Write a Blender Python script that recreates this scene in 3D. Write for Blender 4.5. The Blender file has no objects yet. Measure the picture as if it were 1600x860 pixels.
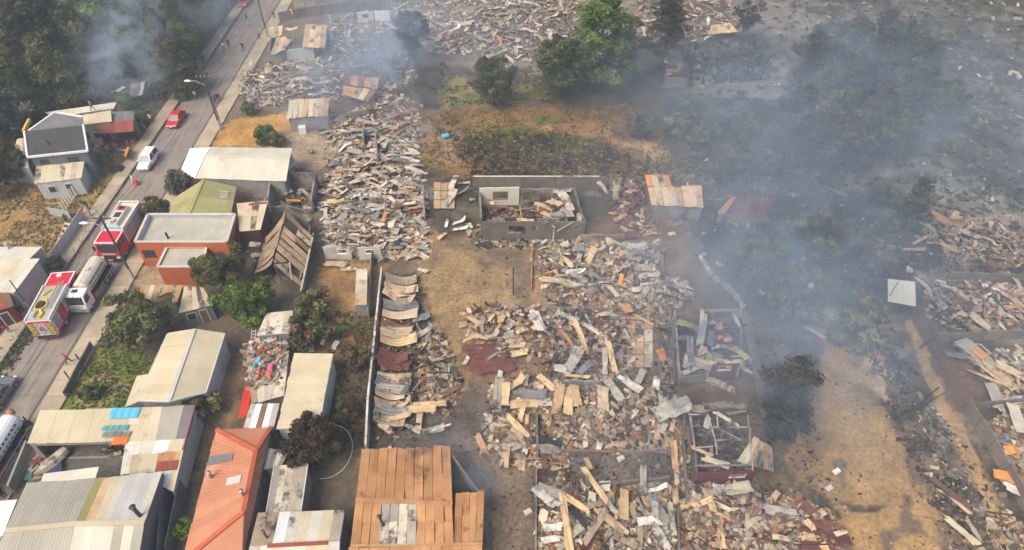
import bpy, math, random
import numpy as np
from mathutils import Vector, Matrix

random.seed(7); np.random.seed(7)
scene = bpy.context.scene
COL = scene.collection
# ------------------------------------------------------------------ camera
CAM_H = 55.0; PITCH = math.radians(44.0); FOC = 1070.0        # focal length in pixels of a 1600 px wide frame
cam_d = bpy.data.cameras.new('camera'); cam = bpy.data.objects.new('camera', cam_d); COL.objects.link(cam)
cam.location = (0, 0, CAM_H); cam.rotation_euler = (math.pi/2 - PITCH, 0, 0)
cam_d.sensor_width = 36.0; cam_d.lens = 36.0*FOC/1600.0
cam_d.clip_start = 0.5; cam_d.clip_end = 4000
scene.camera = cam
# ------------------------------------------------------------------ sky and sun (smoke-filtered daylight)
SUN_EL, SUN_AZ = 52.0, 222.0          # degrees; azimuth clockwise from +Y (the view direction)
world = bpy.data.worlds.new('World'); scene.world = world; world.use_nodes = True
wn = world.node_tree.nodes; wl = world.node_tree.links
bg = wn['Background']; sky = wn.new('ShaderNodeTexSky'); sky.sky_type = 'NISHITA'; sky.sun_disc = False
sky.sun_elevation = math.radians(SUN_EL); sky.sun_rotation = math.radians(SUN_AZ)
sky.air_density = 1.0; sky.dust_density = 6.0; sky.ozone_density = 1.0
wl.new(sky.outputs[0], bg.inputs[0]); bg.inputs[1].default_value = 0.15
sun_d = bpy.data.lights.new('sun', 'SUN'); sun_d.energy = 1.85; sun_d.angle = math.radians(32); sun_d.color = (1.0, 0.90, 0.75)
sun = bpy.data.objects.new('sun', sun_d); COL.objects.link(sun)
el, az = math.radians(SUN_EL), math.radians(SUN_AZ)
sun_dir = Vector((math.sin(az)*math.cos(el), math.cos(az)*math.cos(el), math.sin(el)))
sun.rotation_euler = sun_dir.to_track_quat('Z', 'Y').to_euler(); sun.location = sun_dir*300
scene.view_settings.view_transform = 'Standard'; scene.view_settings.look = 'None'
scene.view_settings.exposure = 0.46; scene.view_settings.gamma = 1.0
scene.render.engine = 'CYCLES'
cy = scene.cycles
cy.use_denoising = True; cy.max_bounces = 5; cy.diffuse_bounces = 3; cy.glossy_bounces = 2; cy.volume_bounces = 2
cy.transparent_max_bounces = 6; cy.volume_step_rate = 2.4; cy.volume_max_steps = 64

# ------------------------------------------------------------------ pixel -> place
SP, CP = math.sin(PITCH), math.cos(PITCH)
def P(px, py, z=0.0):
    """world point at height z seen at pixel (px,py) of the 1600x860 photograph"""
    u = (px-800.0)/FOC; v = -(py-430.0)/FOC
    d = Vector((u, CP+v*SP, -SP+v*CP)); t = (z-CAM_H)/d.z
    return Vector((d.x*t, d.y*t, z))
def to_px(x, y, z=0.0):
    dz = z-CAM_H
    zc = y*CP - dz*SP; up = y*SP + dz*CP
    return 800+FOC*x/zc, 430-FOC*up/zc
def V3(q):
    return P(*q) if not isinstance(q, Vector) else q

# ------------------------------------------------------------------ objects
def tag(o, label=None, cat=None, group=None, kind=None):
    if label: o['label'] = label
    if cat: o['category'] = cat
    if group: o['group'] = group
    if kind: o['kind'] = kind
    return o
def thing(name, label, cat, loc=(0,0,0), rot=0.0, group=None, kind=None):
    o = bpy.data.objects.new(name, None); COL.objects.link(o)
    o.location = loc; o.rotation_euler = (0,0,rot); o.empty_display_size = .3
    return tag(o, label, cat, group, kind)
class MB:
    """collects faces; build() links them as one mesh object"""
    def __init__(s): s.v = []; s.f = []; s.m = []; s.c = []
    def face(s, pts, mi=0, col=None):
        n = len(s.v); s.v += [tuple(p) for p in pts]; s.f.append(tuple(range(n, n+len(pts)))); s.m.append(mi); s.c.append(col)
    def raw(s, vs, fs, mi=0, col=None):
        n = len(s.v); s.v += [tuple(p) for p in vs]
        for f in fs: s.f.append(tuple(n+i for i in f)); s.m.append(mi); s.c.append(col)
    def hexa(s, b, t, mi=0, col=None):
        """b, t: bottom and top rings (same count)"""
        n = len(b)
        s.raw(list(b)+list(t), [tuple(range(n-1,-1,-1)), tuple(range(n, 2*n))]+[(i,(i+1)%n,n+(i+1)%n,n+i) for i in range(n)], mi, col)
    def box(s, x0, x1, y0, y1, z0, z1, mi=0, col=None, tx=0, ty=0):
        s.hexa([(x0,y0,z0),(x1,y0,z0),(x1,y1,z0),(x0,y1,z0)], [(x0+tx,y0+ty,z1),(x1-tx,y0+ty,z1),(x1-tx,y1-ty,z1),(x0+tx,y1-ty,z1)], mi, col)
    def bar(s, a, b, w, h=None, mi=0, col=None, up=Vector((0,0,1))):
        a, b = Vector(a), Vector(b); h = h or w; d = (b-a)
        if d.length < 1e-6: return
        d.normalize()
        if abs(d.dot(up)) > .95: up = Vector((0,1,0))
        r = d.cross(up).normalized()*(w/2); u = r.cross(d).normalized()*(h/2)
        s.hexa([a-r-u, a+r-u, a+r+u, a-r+u], [b-r-u, b+r-u, b+r+u, b-r+u], mi, col)
    def tube(s, pts, rads, n=8, mi=0, col=None, cap=True):
        pts = [Vector(p) for p in pts]; rings = []
        if not hasattr(rads, '__len__'): rads = [rads]*len(pts)
        for i, p in enumerate(pts):
            d = (pts[min(i+1,len(pts)-1)]-pts[max(i-1,0)]).normalized()
            a = Vector((0,0,1)) if abs(d.z) < .9 else Vector((1,0,0))
            r = d.cross(a).normalized(); u = r.cross(d)
            rings.append([p+(r*math.cos(2*math.pi*k/n)+u*math.sin(2*math.pi*k/n))*rads[i] for k in range(n)])
        vs = [q for g in rings for q in g]; fs = []
        for i in range(len(pts)-1):
            for k in range(n): fs.append((i*n+k, i*n+(k+1)%n, (i+1)*n+(k+1)%n, (i+1)*n+k))
        if cap: fs += [tuple(range(n-1,-1,-1)), tuple(range((len(pts)-1)*n, len(pts)*n))]
        s.raw(vs, fs, mi, col)
    def prism_y(s, prof, y0, y1, mi=0, col=None, in0=0.0, in1=0.0):
        """profile in XZ swept along Y"""
        s.hexa([(x,y0,z) for x,z in prof], [(x,y1,z) for x,z in prof], mi, col)
    def prism_x(s, prof, x0, x1, mi=0, col=None):
        s.hexa([(x0,y,z) for y,z in prof], [(x1,y,z) for y,z in prof], mi, col)
    def mesh(s, name, mats, smooth=False):
        me = bpy.data.meshes.new(name); me.from_pydata(s.v, [], s.f)
        if not isinstance(mats, (list, tuple)): mats = [mats]
        for m in mats: me.materials.append(m)
        if len(mats) > 1: me.polygons.foreach_set('material_index', s.m)
        if any(c is not None for c in s.c):
            at = me.color_attributes.new('tone', 'FLOAT_COLOR', 'CORNER')
            arr = []
            for f, c in zip(s.f, s.c):
                c = c if c is not None else (1,1,1)
                arr += [c[0],c[1],c[2],1.0]*len(f)
            at.data.foreach_set('color', arr)
        if smooth: me.polygons.foreach_set('use_smooth', [True]*len(me.polygons))
        me.update()
        return me
    def build(s, name, mats, parent=None, smooth=False, local=False):
        return link(name, s.mesh(name, mats, smooth), parent, local)
def link(name, me, parent=None, local=False):
    o = bpy.data.objects.new(name, me); COL.objects.link(o)
    if parent is not None:
        o.parent = parent
        if not local: o.matrix_parent_inverse = Matrix.Translation(-Vector(parent.location))
    return o

# ------------------------------------------------------------------ materials
MATS = {}
def nodes(name):
    m = bpy.data.materials.new(name); m.use_nodes = True; MATS[name] = m
    return m, m.node_tree.nodes, m.node_tree.links, m.node_tree.nodes['Principled BSDF']
def mixrgb(n, l, fac, a, b, mode='MIX'):
    x = n.new('ShaderNodeMix'); x.data_type = 'RGBA'; x.blend_type = mode
    for sock, v in ((x.inputs[0], fac), (x.inputs[6], a), (x.inputs[7], b)):
        if isinstance(v, bpy.types.NodeSocket): l.new(v, sock)
        elif isinstance(v, (int, float)): sock.default_value = v
        else: sock.default_value = (*v[:3], 1)
    return x.outputs[2]
def noise4(n, l, scale, detail=4, rough=.6, seedmul=37.0, coord='Object', stretch=None):
    tc = n.new('ShaderNodeTexCoord'); vec = tc.outputs[coord]
    if stretch:
        mp = n.new('ShaderNodeMapping'); mp.inputs['Scale'].default_value = stretch; l.new(vec, mp.inputs[0]); vec = mp.outputs[0]
    oi = n.new('ShaderNodeObjectInfo'); mu = n.new('ShaderNodeMath'); mu.operation = 'MULTIPLY'; mu.inputs[1].default_value = seedmul
    l.new(oi.outputs['Random'], mu.inputs[0])
    t = n.new('ShaderNodeTexNoise'); t.noise_dimensions = '4D'
    t.inputs['Scale'].default_value = scale; t.inputs['Detail'].default_value = detail; t.inputs['Roughness'].default_value = rough
    l.new(vec, t.inputs['Vector']); l.new(mu.outputs[0], t.inputs['W'])
    return t.outputs['Fac']
def ramp(n, l, fac, lo, hi):
    r = n.new('ShaderNodeMapRange'); r.interpolation_type = 'SMOOTHSTEP'; l.new(fac, r.inputs[0])
    r.inputs[1].default_value = lo; r.inputs[2].default_value = hi
    return r.outputs[0]
def mat(name, c1, c2=None, scale=1.2, rough=.8, metal=0.0, c3=None, c3amt=.6, bump=0.0, vary=.12, stretch=None, attr=None, spec=.3, cont=False):
    """base colour c1 weathered towards c2, with patches of c3"""
    if name in MATS: return MATS[name]
    m, n, l, b = nodes(name)
    c2 = c2 or tuple(x*.75 for x in c1)
    f = noise4(n, l, scale, stretch=stretch, seedmul=0.0 if cont else 37.0)
    col = mixrgb(n, l, ramp(n, l, f, .32, .68), c1, c2)
    if c3:
        g = noise4(n, l, scale*.55, detail=5, rough=.7, seedmul=0.0 if cont else 91, stretch=stretch)
        col = mixrgb(n, l, ramp(n, l, g, c3amt, c3amt+.12), col, c3)
    fine = noise4(n, l, 9, detail=3, seedmul=13)
    hv = n.new('ShaderNodeHueSaturation'); l.new(col, hv.inputs['Color'])
    mr = n.new('ShaderNodeMapRange'); l.new(fine, mr.inputs[0]); mr.inputs[1].default_value = .2; mr.inputs[2].default_value = .8
    mr.inputs[3].default_value = 1-vary; mr.inputs[4].default_value = 1+vary
    oi = n.new('ShaderNodeObjectInfo'); m2 = n.new('ShaderNodeMapRange'); l.new(oi.outputs['Random'], m2.inputs[0])
    m2.inputs[3].default_value = 1-vary*1.4; m2.inputs[4].default_value = 1+vary*1.2
    mu = n.new('ShaderNodeMath'); mu.operation = 'MULTIPLY'; l.new(mr.outputs[0], mu.inputs[0]); l.new(m2.outputs[0], mu.inputs[1])
    l.new(mu.outputs[0], hv.inputs['Value']); col = hv.outputs[0]
    if attr:
        a = n.new('ShaderNodeAttribute'); a.attribute_name = attr
        col = mixrgb(n, l, 1.0, col, a.outputs['Color'], 'MULTIPLY')
    l.new(col, b.inputs['Base Color'])
    b.inputs['Roughness'].default_value = rough; b.inputs['Metallic'].default_value = metal; b.inputs['Specular IOR Level'].default_value = spec
    if bump:
        bp = n.new('ShaderNodeBump'); bp.inputs['Strength'].default_value = bump; bp.inputs['Distance'].default_value = .05
        l.new(noise4(n, l, 6, detail=4), bp.inputs['Height']); l.new(bp.outputs[0], b.inputs['Normal'])
    return m
def plain(name, c, rough=.5, metal=0.0, emit=0.0, spec=.5):
    if name in MATS: return MATS[name]
    m, n, l, b = nodes(name)
    f = noise4(n, l, 5, detail=3)
    l.new(mixrgb(n, l, f, tuple(x*.86 for x in c), tuple(min(1, x*1.1) for x in c)), b.inputs['Base Color'])
    b.inputs['Roughness'].default_value = rough; b.inputs['Metallic'].default_value = metal; b.inputs['Specular IOR Level'].default_value = spec
    if emit:
        b.inputs['Emission Color'].default_value = (*c, 1); b.inputs['Emission Strength'].default_value = emit
    return m
CHAR = (.022, .02, .019)
# burned and unburned roofing
mat('tan', (.48,.37,.235), (.34,.27,.185), .75, c3=(.075,.06,.05), c3amt=.505, vary=.2)
mat('ochre', (.54,.39,.215), (.44,.30,.16), .7, c3=(.11,.08,.06), c3amt=.53, vary=.18)
mat('pale', (.52,.455,.345), (.37,.325,.255), .75, c3=(.09,.08,.07), c3amt=.505, vary=.2)
mat('ash', (.58,.54,.47), (.40,.375,.33), .8, c3=(.12,.11,.10), c3amt=.53, vary=.18)
mat('zinc', (.27,.26,.235), (.34,.30,.235), .75, c3=(.06,.055,.05), c3amt=.505, rough=.65, vary=.2)
mat('bluegrey', (.22,.23,.23), (.13,.135,.135), .7, c3=(.34,.29,.215), c3amt=.53, rough=.65, vary=.2)
mat('brown', (.20,.12,.075), (.13,.075,.05), 1.0, c3=(.05,.04,.035), c3amt=.6)
mat('redbrown', (.145,.05,.038), (.10,.036,.03), 1.3, c3=(.045,.03,.028), c3amt=.66)
mat('orange', (.60,.26,.06), (.46,.18,.05), 1.5, c3=(.2,.1,.05), c3amt=.7)
mat('rust', (.44,.24,.105), (.33,.16,.065), .55, c3=(.13,.075,.045), c3amt=.54, vary=.07, cont=True)
mat('rustpale', (.44,.31,.17), (.40,.21,.09), .6, c3=(.13,.10,.08), c3amt=.54, vary=.11, cont=True)
mat('plank', (.30,.215,.135), (.20,.14,.09), .9, c3=(.07,.055,.045), c3amt=.54, vary=.16)
mat('soot', (.045,.042,.04), (.03,.028,.026), 1.5, c3=(.10,.09,.08), c3amt=.62)
mat('cream', (.54,.47,.32), (.45,.385,.25), .3, c3=(.33,.28,.19), c3amt=.58, vary=.05, cont=True)
mat('creamy', (.56,.53,.44), (.47,.44,.35), .3, c3=(.36,.33,.26), c3amt=.6, vary=.05, cont=True)
mat('whitepaint', (.74,.73,.70), (.64,.63,.60), .7, vary=.05)
mat('greyroof', (.37,.345,.28), (.31,.285,.23), .35, c3=(.43,.41,.36), c3amt=.6, vary=.04, cont=True)
mat('palegrey', (.50,.49,.46), (.43,.42,.39), .4, c3=(.33,.32,.29), c3amt=.6, vary=.05, cont=True)
mat('darkgrey', (.055,.053,.053), (.042,.041,.041), .8, vary=.08, bump=.2)
mat('midgrey', (.17,.165,.165), (.14,.135,.135), .8, vary=.08)
mat('olive', (.34,.31,.13), (.28,.26,.11), .7, c3=(.22,.21,.10), c3amt=.62)
mat('redroof', (.26,.07,.05), (.21,.055,.04), .9, c3=(.15,.05,.04), c3amt=.66)
mat('orangeroof', (.47,.21,.115), (.40,.165,.09), .35, c3=(.47,.31,.19), c3amt=.57, vary=.07, cont=True)
mat('orangetrim', (.44,.10,.045), (.36,.085,.04), .8)
mat('brick', (.46,.125,.045), (.38,.10,.04), 1.2, vary=.08, bump=.15)
mat('concrete', (.42,.40,.33), (.35,.33,.27), .7, c3=(.27,.25,.20), c3amt=.62, vary=.06)
mat('cwall', (.25,.24,.22), (.19,.18,.165), .9, c3=(.075,.07,.065), c3amt=.58, bump=.25)
mat('burntwall', (.115,.10,.085), (.17,.145,.115), .6, c3=(.035,.032,.03), c3amt=.56, bump=.25)
mat('sootwall', (.25,.22,.185), (.17,.145,.12), .6, c3=(.04,.036,.032), c3amt=.5, bump=.25)
mat('bluewall', (.12,.145,.165), (.10,.12,.14), .9, vary=.06)
mat('palewall', (.42,.45,.45), (.35,.37,.37), .8, c3=(.24,.24,.22), c3amt=.64)
mat('darkwood', (.06,.05,.043), (.045,.038,.034), 1.5)
mat('darkred', (.085,.022,.02), (.06,.018,.017), 1.2)
mat('redwall', (.15,.028,.03), (.11,.022,.025), 1.2)
mat('wood', (.36,.25,.14), (.26,.17,.10), 1.6, stretch=(6,1,1))
mat('charwood', CHAR, (.05,.045,.04), 2.5)
mat('block', (.33,.31,.27), (.26,.245,.215), 1.0, c3=(.17,.155,.13), c3amt=.6, bump=.25)
mat('slabfence', (.20,.165,.135), (.15,.12,.10), .9, c3=(.08,.07,.06), c3amt=.6, bump=.2)
mat('fabric', (.5,.5,.5), (.4,.4,.4), 3.0)
plain('glass', (.03,.04,.05), .12); plain('tyre', (.018,.018,.018), .85); plain('blackmetal', (.025,.025,.027), .5)
plain('truckred', (.55,.012,.022), .3); plain('truckwhite', (.72,.71,.68), .35); plain('truckgrey', (.36,.37,.39), .45)
plain('silver', (.55,.57,.60), .3, .3); plain('carwhite', (.66,.68,.70), .28); plain('steel', (.42,.43,.44), .4, .5)
plain('tankcream', (.58,.54,.42), .45); plain('yellow', (.65,.42,.02), .5); plain('lampglow', (.75,.75,.75), .3)
plain('chromegrey', (.25,.25,.26), .35, .6); plain('skyblue', (.10,.42,.60), .5); plain('navy', (.02,.035,.10), .7)
plain('redplastic', (.60,.05,.02), .45); plain('orangeplastic', (.75,.17,.02), .5); plain('pink', (.65,.12,.25), .6); plain('teal', (.06,.30,.32), .6)
plain('greenpaint', (.10,.22,.17), .6); plain('polewood', (.06,.05,.045), .85); plain('polepale', (.38,.36,.33), .8)
plain('skin', (.42,.24,.16), .6); plain('hair', (.02,.016,.014), .7)
def flame_mat():
    m, n, l, b = nodes('flame')
    b.inputs['Base Color'].default_value = (.9,.2,.02,1); b.inputs['Emission Color'].default_value = (1,.20,.02,1); b.inputs['Emission Strength'].default_value = 2.5
flame_mat()
def tone_mat(name, rough=.85, transl=0.0, sat=1.0):
    """colour taken from the mesh's own tone attribute, varied per object"""
    m, n, l, b = nodes(name)
    a = n.new('ShaderNodeAttribute'); a.attribute_name = 'tone'
    hv = n.new('ShaderNodeHueSaturation'); l.new(a.outputs['Color'], hv.inputs['Color']); hv.inputs['Saturation'].default_value = sat
    oi = n.new('ShaderNodeObjectInfo'); mr = n.new('ShaderNodeMapRange'); l.new(oi.outputs['Random'], mr.inputs[0]); mr.inputs[3].default_value = .82; mr.inputs[4].default_value = 1.2
    l.new(mr.outputs[0], hv.inputs['Value'])
    m3 = n.new('ShaderNodeMapRange'); l.new(oi.outputs['Random'], m3.inputs[0]); m3.inputs[3].default_value = .485; m3.inputs[4].default_value = .512
    l.new(m3.outputs[0], hv.inputs['Hue'])
    l.new(hv.outputs[0], b.inputs['Base Color']); b.inputs['Roughness'].default_value = rough; b.inputs['Specular IOR Level'].default_value = .2
    if transl:
        t = n.new('ShaderNodeBsdfTranslucent'); l.new(hv.outputs[0], t.inputs[0]); ms = n.new('ShaderNodeMixShader'); ms.inputs[0].default_value = transl
        out = [x for x in n if x.type == 'OUTPUT_MATERIAL'][0]
        l.new(b.outputs[0], ms.inputs[1]); l.new(t.outputs[0], ms.inputs[2]); l.new(ms.outputs[0], out.inputs[0])
    return m
tone_mat('rubble', sat=1.12); tone_mat('leaf', .8, .25, sat=1.1); tone_mat('straw', .9)
M = MATS
# ------------------------------------------------------------------ numpy value noise
_R = np.random.RandomState(3).rand(256, 256)
def vnoise(x, y):
    xi = np.floor(x).astype(int); yi = np.floor(y).astype(int); fx = x-xi; fy = y-yi
    fx = fx*fx*(3-2*fx); fy = fy*fy*(3-2*fy)
    a = _R[xi % 256, yi % 256]; b = _R[(xi+1) % 256, yi % 256]; c = _R[xi % 256, (yi+1) % 256]; d = _R[(xi+1) % 256, (yi+1) % 256]
    return (a*(1-fx)+b*fx)*(1-fy)+(c*(1-fx)+d*fx)*fy
def fbm(x, y, o=4):
    s = 0; w = 1; t = 0
    for i in range(o):
        s = s+w*vnoise(x*2**i+17.3*i, y*2**i+9.1*i); t += w; w *= .55
    return s/t
def sdist(px, py, poly):
    """signed distance to a polygon, positive inside"""
    n = len(poly); d = np.full(px.shape, 1e9); ins = np.zeros(px.shape, bool)
    for i in range(n):
        x0, y0 = poly[i]; x1, y1 = poly[(i+1) % n]
        ex, ey = x1-x0, y1-y0; wx, wy = px-x0, py-y0
        t = np.clip((wx*ex+wy*ey)/(ex*ex+ey*ey+1e-9), 0, 1)
        d = np.minimum(d, np.hypot(wx-ex*t, wy-ey*t))
        if abs(y1-y0) > 1e-9:
            c = ((y0 > py) != (y1 > py)) & (px < (x1-x0)*(py-y0)/(y1-y0)+x0)
            ins ^= c
    return np.where(ins, d, -d)
def sdw(X, Y, poly):
    return sdist(X, Y, [(P(a, b).x, P(a, b).y) for a, b in poly])
# ------------------------------------------------------------------ ground sheet
def axis(lo, hi, step):
    fine = np.arange(lo, hi+step/2, step)
    out = []; d = step
    while d < 1600: d *= 1.5; out.append(d)
    out = np.cumsum(out)
    return np.concatenate([(lo-out)[::-1], fine, hi+out])
gx = axis(-90, 100, .32); gy = axis(14, 150, .32)
GX, GY = np.meshgrid(gx, gy)
n1 = fbm(GX*.22, GY*.22, 5); n2 = fbm(GX*.9+40, GY*.9, 4); n3 = fbm(GX*.06+9, GY*.06+3, 4); n4 = fbm(GX*.45+80, GY*.45+31, 4); n5 = fbm(GX*2.3+11, GY*2.3+7, 3)
col = np.zeros(GX.shape+(3,))
def lay(alpha, c, c2=None, nz=None):
    c = np.array(c)
    cc = c if c2 is None else c+(np.array(c2)-c)*np.clip(((n4 if nz is None else nz)-.35)/.3, 0, 1)[..., None]
    col[:] = col*(1-alpha[..., None])+cc*alpha[..., None]
def sm(x, a, b):
    t = np.clip((x-a)/(b-a), 0, 1); return t*t*(3-2*t)
def zone(poly, c, c2=None, soft=.5, rag=1.6, amt=1.0, nz=None):
    d = sdw(GX, GY, poly)+(n1-.5)*rag*4+(n2-.5)*rag*2.2+(n5-.5)*min(1.6, rag*2)
    a = sm(d, -soft*.45, soft*.45)*amt
    lay(a, c, c2, nz); return a
lay(np.ones(GX.shape), (.07,.062,.05), (.115,.095,.07))                      # burned earth
lay(sm(n1, .55, .66)*.75, (.22,.20,.17)); lay(sm(n2*.6+n3*.4, .56, .66)*.7, (.03,.028,.027))
FOREST = [(-900,-260),(430,-60),(300,110),(226,205),(120,250),(0,270),(-900,330)]
zone(FOREST, (.05,.05,.03), (.09,.075,.045), 1, 1)
TOWN = [(460,-40),(560,30),(640,60),(660,200),(665,420),(600,430),(570,870),(200,1100),(-600,1100),(-600,700),(230,330)]
zone(TOWN, (.17,.135,.095), (.11,.09,.07), 1, 1)
zone([(-500,270),(0,285),(130,262),(225,215),(160,325),(100,405),(60,390),(0,385),(-500,380)], (.36,.25,.12), (.25,.17,.085), .7, .8)
zone([(0,330),(60,300),(110,330),(80,390),(0,380)], (.20,.17,.09), (.30,.20,.10), 1, 1.2, .7)
zone([(110,300),(220,225),(235,240),(160,330)], (.15,.17,.05), None, 1, 1.2, .5)
zone([(325,205),(370,185),(450,175),(455,228),(330,232)], (.46,.29,.13), (.36,.22,.10), .5, .6)
zone([(440,205),(520,195),(540,225),(500,265),(455,262)], (.34,.28,.20), (.25,.20,.15), .6, .6)
FIELD = [(655,175),(740,168),(1000,165),(1040,205),(1075,240),(1130,290),(930,285),(735,285),(660,262)]
zone(FIELD, (.22,.14,.075), (.14,.095,.058), 1, 1.2)
zone([(660,195),(720,190),(740,250),(665,262)], (.24,.17,.12), None, .8, .8, .8)
zone([(720,205),(900,200),(945,225),(990,270),(740,280)], (.045,.04,.035), (.09,.075,.05), 1.0, 2.2, .9)
zone([(745,192),(860,190),(940,215),(900,245),(800,230)], (.13,.15,.04), (.09,.11,.035), 1.0, 2.0, .65)
zone([(700,120),(830,130),(850,160),(690,168)], (.24,.18,.09), (.10,.12,.05), 1, 1.2)
zone([(990,215),(1045,235),(1120,285),(1090,280),(1010,245)], (.36,.24,.14), None, .5, .5, .8)
zone([(840,198),(925,190),(940,205),(930,215),(850,206)], (.34,.20,.11), None, .3, .3, .8)
zone([(930,205),(955,195),(960,215),(1000,232),(985,238)], (.36,.22,.13), None, .3, .3, .8)
BURN = [(1010,-120),(1800,-200),(2100,600),(1700,560),(1400,480),(1180,470),(1050,360),(1040,260)]
zone(BURN, (.045,.044,.037), (.085,.077,.06), 1, 1)
zone([(1300,235),(1480,255),(1600,330),(1600,360),(1440,340),(1290,300)], (.30,.28,.23), (.10,.10,.09), 1, 2.2, .8)
zone([(1040,0),(1240,0),(1330,60),(1250,60),(1040,40)], (.28,.24,.20), (.12,.11,.10), 1, 1.6, .7)
lay(sm(sdw(GX, GY, BURN), 0, 3)*sm(n4*.7+n3*.3, .56, .62)*.4, (.20,.185,.155)); lay(sm(sdw(GX, GY, BURN), 0, 3)*sm(n1*.5+n2*.5, .54, .62)*.6, (.035,.04,.03))
lay(sm(sdw(GX, GY, BURN), 0, 3)*sm(n2*.6+n1*.4, .57, .63)*.5, (.12,.11,.05))
HEAPS = [(640,-10),(1000,-10),(1040,60),(850,120),(660,100)]
zone([(1075,98),(1225,95),(1235,140),(1215,155),(1085,150)], (.30,.27,.23), (.20,.18,.155), .8, .8, .9)
zone(HEAPS, (.22,.19,.15), (.13,.115,.095), 1, 1)
RUINS = [(690,365),(1060,330),(1160,470),(1240,760),(1340,870),(1300,1000),(600,1000),(600,860),(690,700)]
zone(RUINS, (.13,.095,.066), (.22,.15,.095), 1, .8)
zone([(850,450),(1040,450),(1050,620),(860,600)], (.22,.16,.12), (.12,.10,.085), 1, 1.5, .8)
YARD = [(662,345),(700,375),(760,378),(845,392),(838,478),(760,478),(722,500),(720,585),(760,612),(752,655),(706,650),(690,560),(668,500),(655,440)]
zone(YARD, (.30,.215,.125), (.20,.15,.10), .7, .6, nz=n4*.5+n1*.5)
zone([(690,365),(745,372),(840,392),(838,470),(800,470),(790,420),(700,385)], (.17,.13,.095), (.12,.10,.075), .8, 1.4, .75)
zone([(833,390),(850,392),(846,445),(832,468)], (.33,.17,.10), None, .2, .2)
zone([(838,395),(855,395),(860,480),(828,470)], (.30,.20,.13), None, .5, .5, .6)
zone([(700,640),(750,590),(770,610),(770,720),(840,720),(842,1000),(705,1000)], (.125,.10,.078), (.19,.15,.11), .5, .8)
zone([(845,700),(1030,700),(1050,745),(930,760),(860,740)], (.10,.088,.078), (.15,.13,.11), .6, .6)
zone([(1160,480),(1190,500),(1235,700),(1200,720)], (.19,.165,.13), (.13,.11,.095), .5, .6, .9)
LOT = [(1275,560),(1300,510),(1335,500),(1352,545),(1375,600),(1400,680),(1448,755),(1478,800),(1480,870),(1470,980),(1340,980),(1330,860),(1300,780),(1225,740),(1240,670),(1280,600)]
zone(LOT, (.325,.225,.125), (.235,.165,.10), .6, .7, nz=n4*.5+n1*.5)
zone([(1303,720),(1318,718),(1325,760),(1315,765)], (.14,.11,.085), None, .3, .3, .9)
zone([(1310,782),(1350,790),(1398,786),(1372,802),(1330,800)], (.05,.045,.04), None, .2, .15, .95)
zone([(1412,772),(1436,776),(1428,800),(1445,818),(1470,850),(1440,838),(1410,835),(1395,870),(1372,870),(1378,828),(1402,815)], (.15,.115,.085), None, .3, .3, .95)
zone([(1380,600),(1420,640),(1500,800),(1510,900),(1480,900),(1440,740)], (.17,.125,.095), (.11,.085,.07), .6, 1.3, .95)
zone([(1306,495),(1340,500),(1395,595),(1380,625),(1350,560)], (.36,.27,.18), None, .5, .7, .9)
zone([(1413,500),(1422,498),(1437,520),(1468,585),(1520,700),(1598,850),(1660,980),(1630,980),(1566,840),(1496,700),(1447,590)], (.38,.27,.15), (.30,.21,.125), .2, .12)
zone([(1455,560),(1525,555),(1540,640),(1490,640)], (.17,.10,.075), (.12,.085,.07), .4, .5, .9)
zone([(1430,430),(1700,420),(1700,530),(1450,530)], (.24,.20,.16), (.13,.115,.10), .6, .8)
zone([(1480,340),(1700,340),(1700,415),(1490,415)], (.25,.20,.16), (.14,.12,.10), .6, .8)
# town block details
zone([(60,640),(112,605),(150,540),(212,540),(245,560),(200,640),(120,650)], (.085,.125,.03), (.17,.18,.055), .5, .8)
zone([(120,600),(150,585),(180,610),(170,640),(110,640)], (.26,.24,.10), (.12,.15,.05), .5, .6, .8)
zone([(144,583),(160,578),(205,608),(196,616)], (.30,.22,.16), None, .12, .1)
zone([(345,560),(392,540),(352,700),(300,760),(318,660)], (.29,.20,.13), (.21,.15,.10), .4, .4)
zone([(500,420),(600,410),(590,490),(520,500),(490,470)], (.30,.19,.10), (.20,.13,.075), .5, .6)
zone([(490,500),(590,490),(575,600),(500,690),(480,640)], (.19,.125,.07), (.10,.085,.045), .6, 1.0)
zone([(520,505),(545,505),(545,525),(518,528)], (.06,.11,.025), None, .3, .3); zone([(555,503),(590,500),(588,530),(560,530)], (.06,.11,.025), None, .3, .3)
zone([(480,690),(560,690),(545,860),(490,800)], (.12,.10,.075), (.075,.065,.055), .6, .6)
zone([(215,415),(300,410),(300,450),(225,450),(205,440)], (.29,.22,.15), None, .3, .3)
zone([(45,695),(195,695),(185,750),(60,790)], (.14,.135,.12), (.11,.105,.095), .3, .2)
zone([(255,690),(315,665),(285,870),(262,870)], (.11,.105,.09), (.08,.078,.068), .3, .3)
zn = .25*(n1-.5)+.12*(n2-.5)
wild = np.maximum(sm(sdw(GX, GY, FIELD), 0, 3), sm(sdw(GX, GY, BURN), 0, 4))
GZ = zn*.35+wild*((n1-.45)*1.0+(n2-.5)*.35)-.06
GZ = np.where((GX > -56.5) & (GX < -42.5), -.06, GZ)
GZ -= .02
ny, nx = GX.shape
vs = np.stack([GX, GY, GZ], -1).reshape(-1, 3)
ii = (np.arange(ny-1)[:, None]*nx+np.arange(nx-1)[None]).reshape(-1)
fs = np.stack([ii, ii+1, ii+1+nx, ii+nx], 1)
me = bpy.data.meshes.new('ground')
me.vertices.add(len(vs)); me.vertices.foreach_set('co', vs.ravel())
me.loops.add(fs.size); me.loops.foreach_set('vertex_index', fs.ravel().astype(np.int32))
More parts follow.
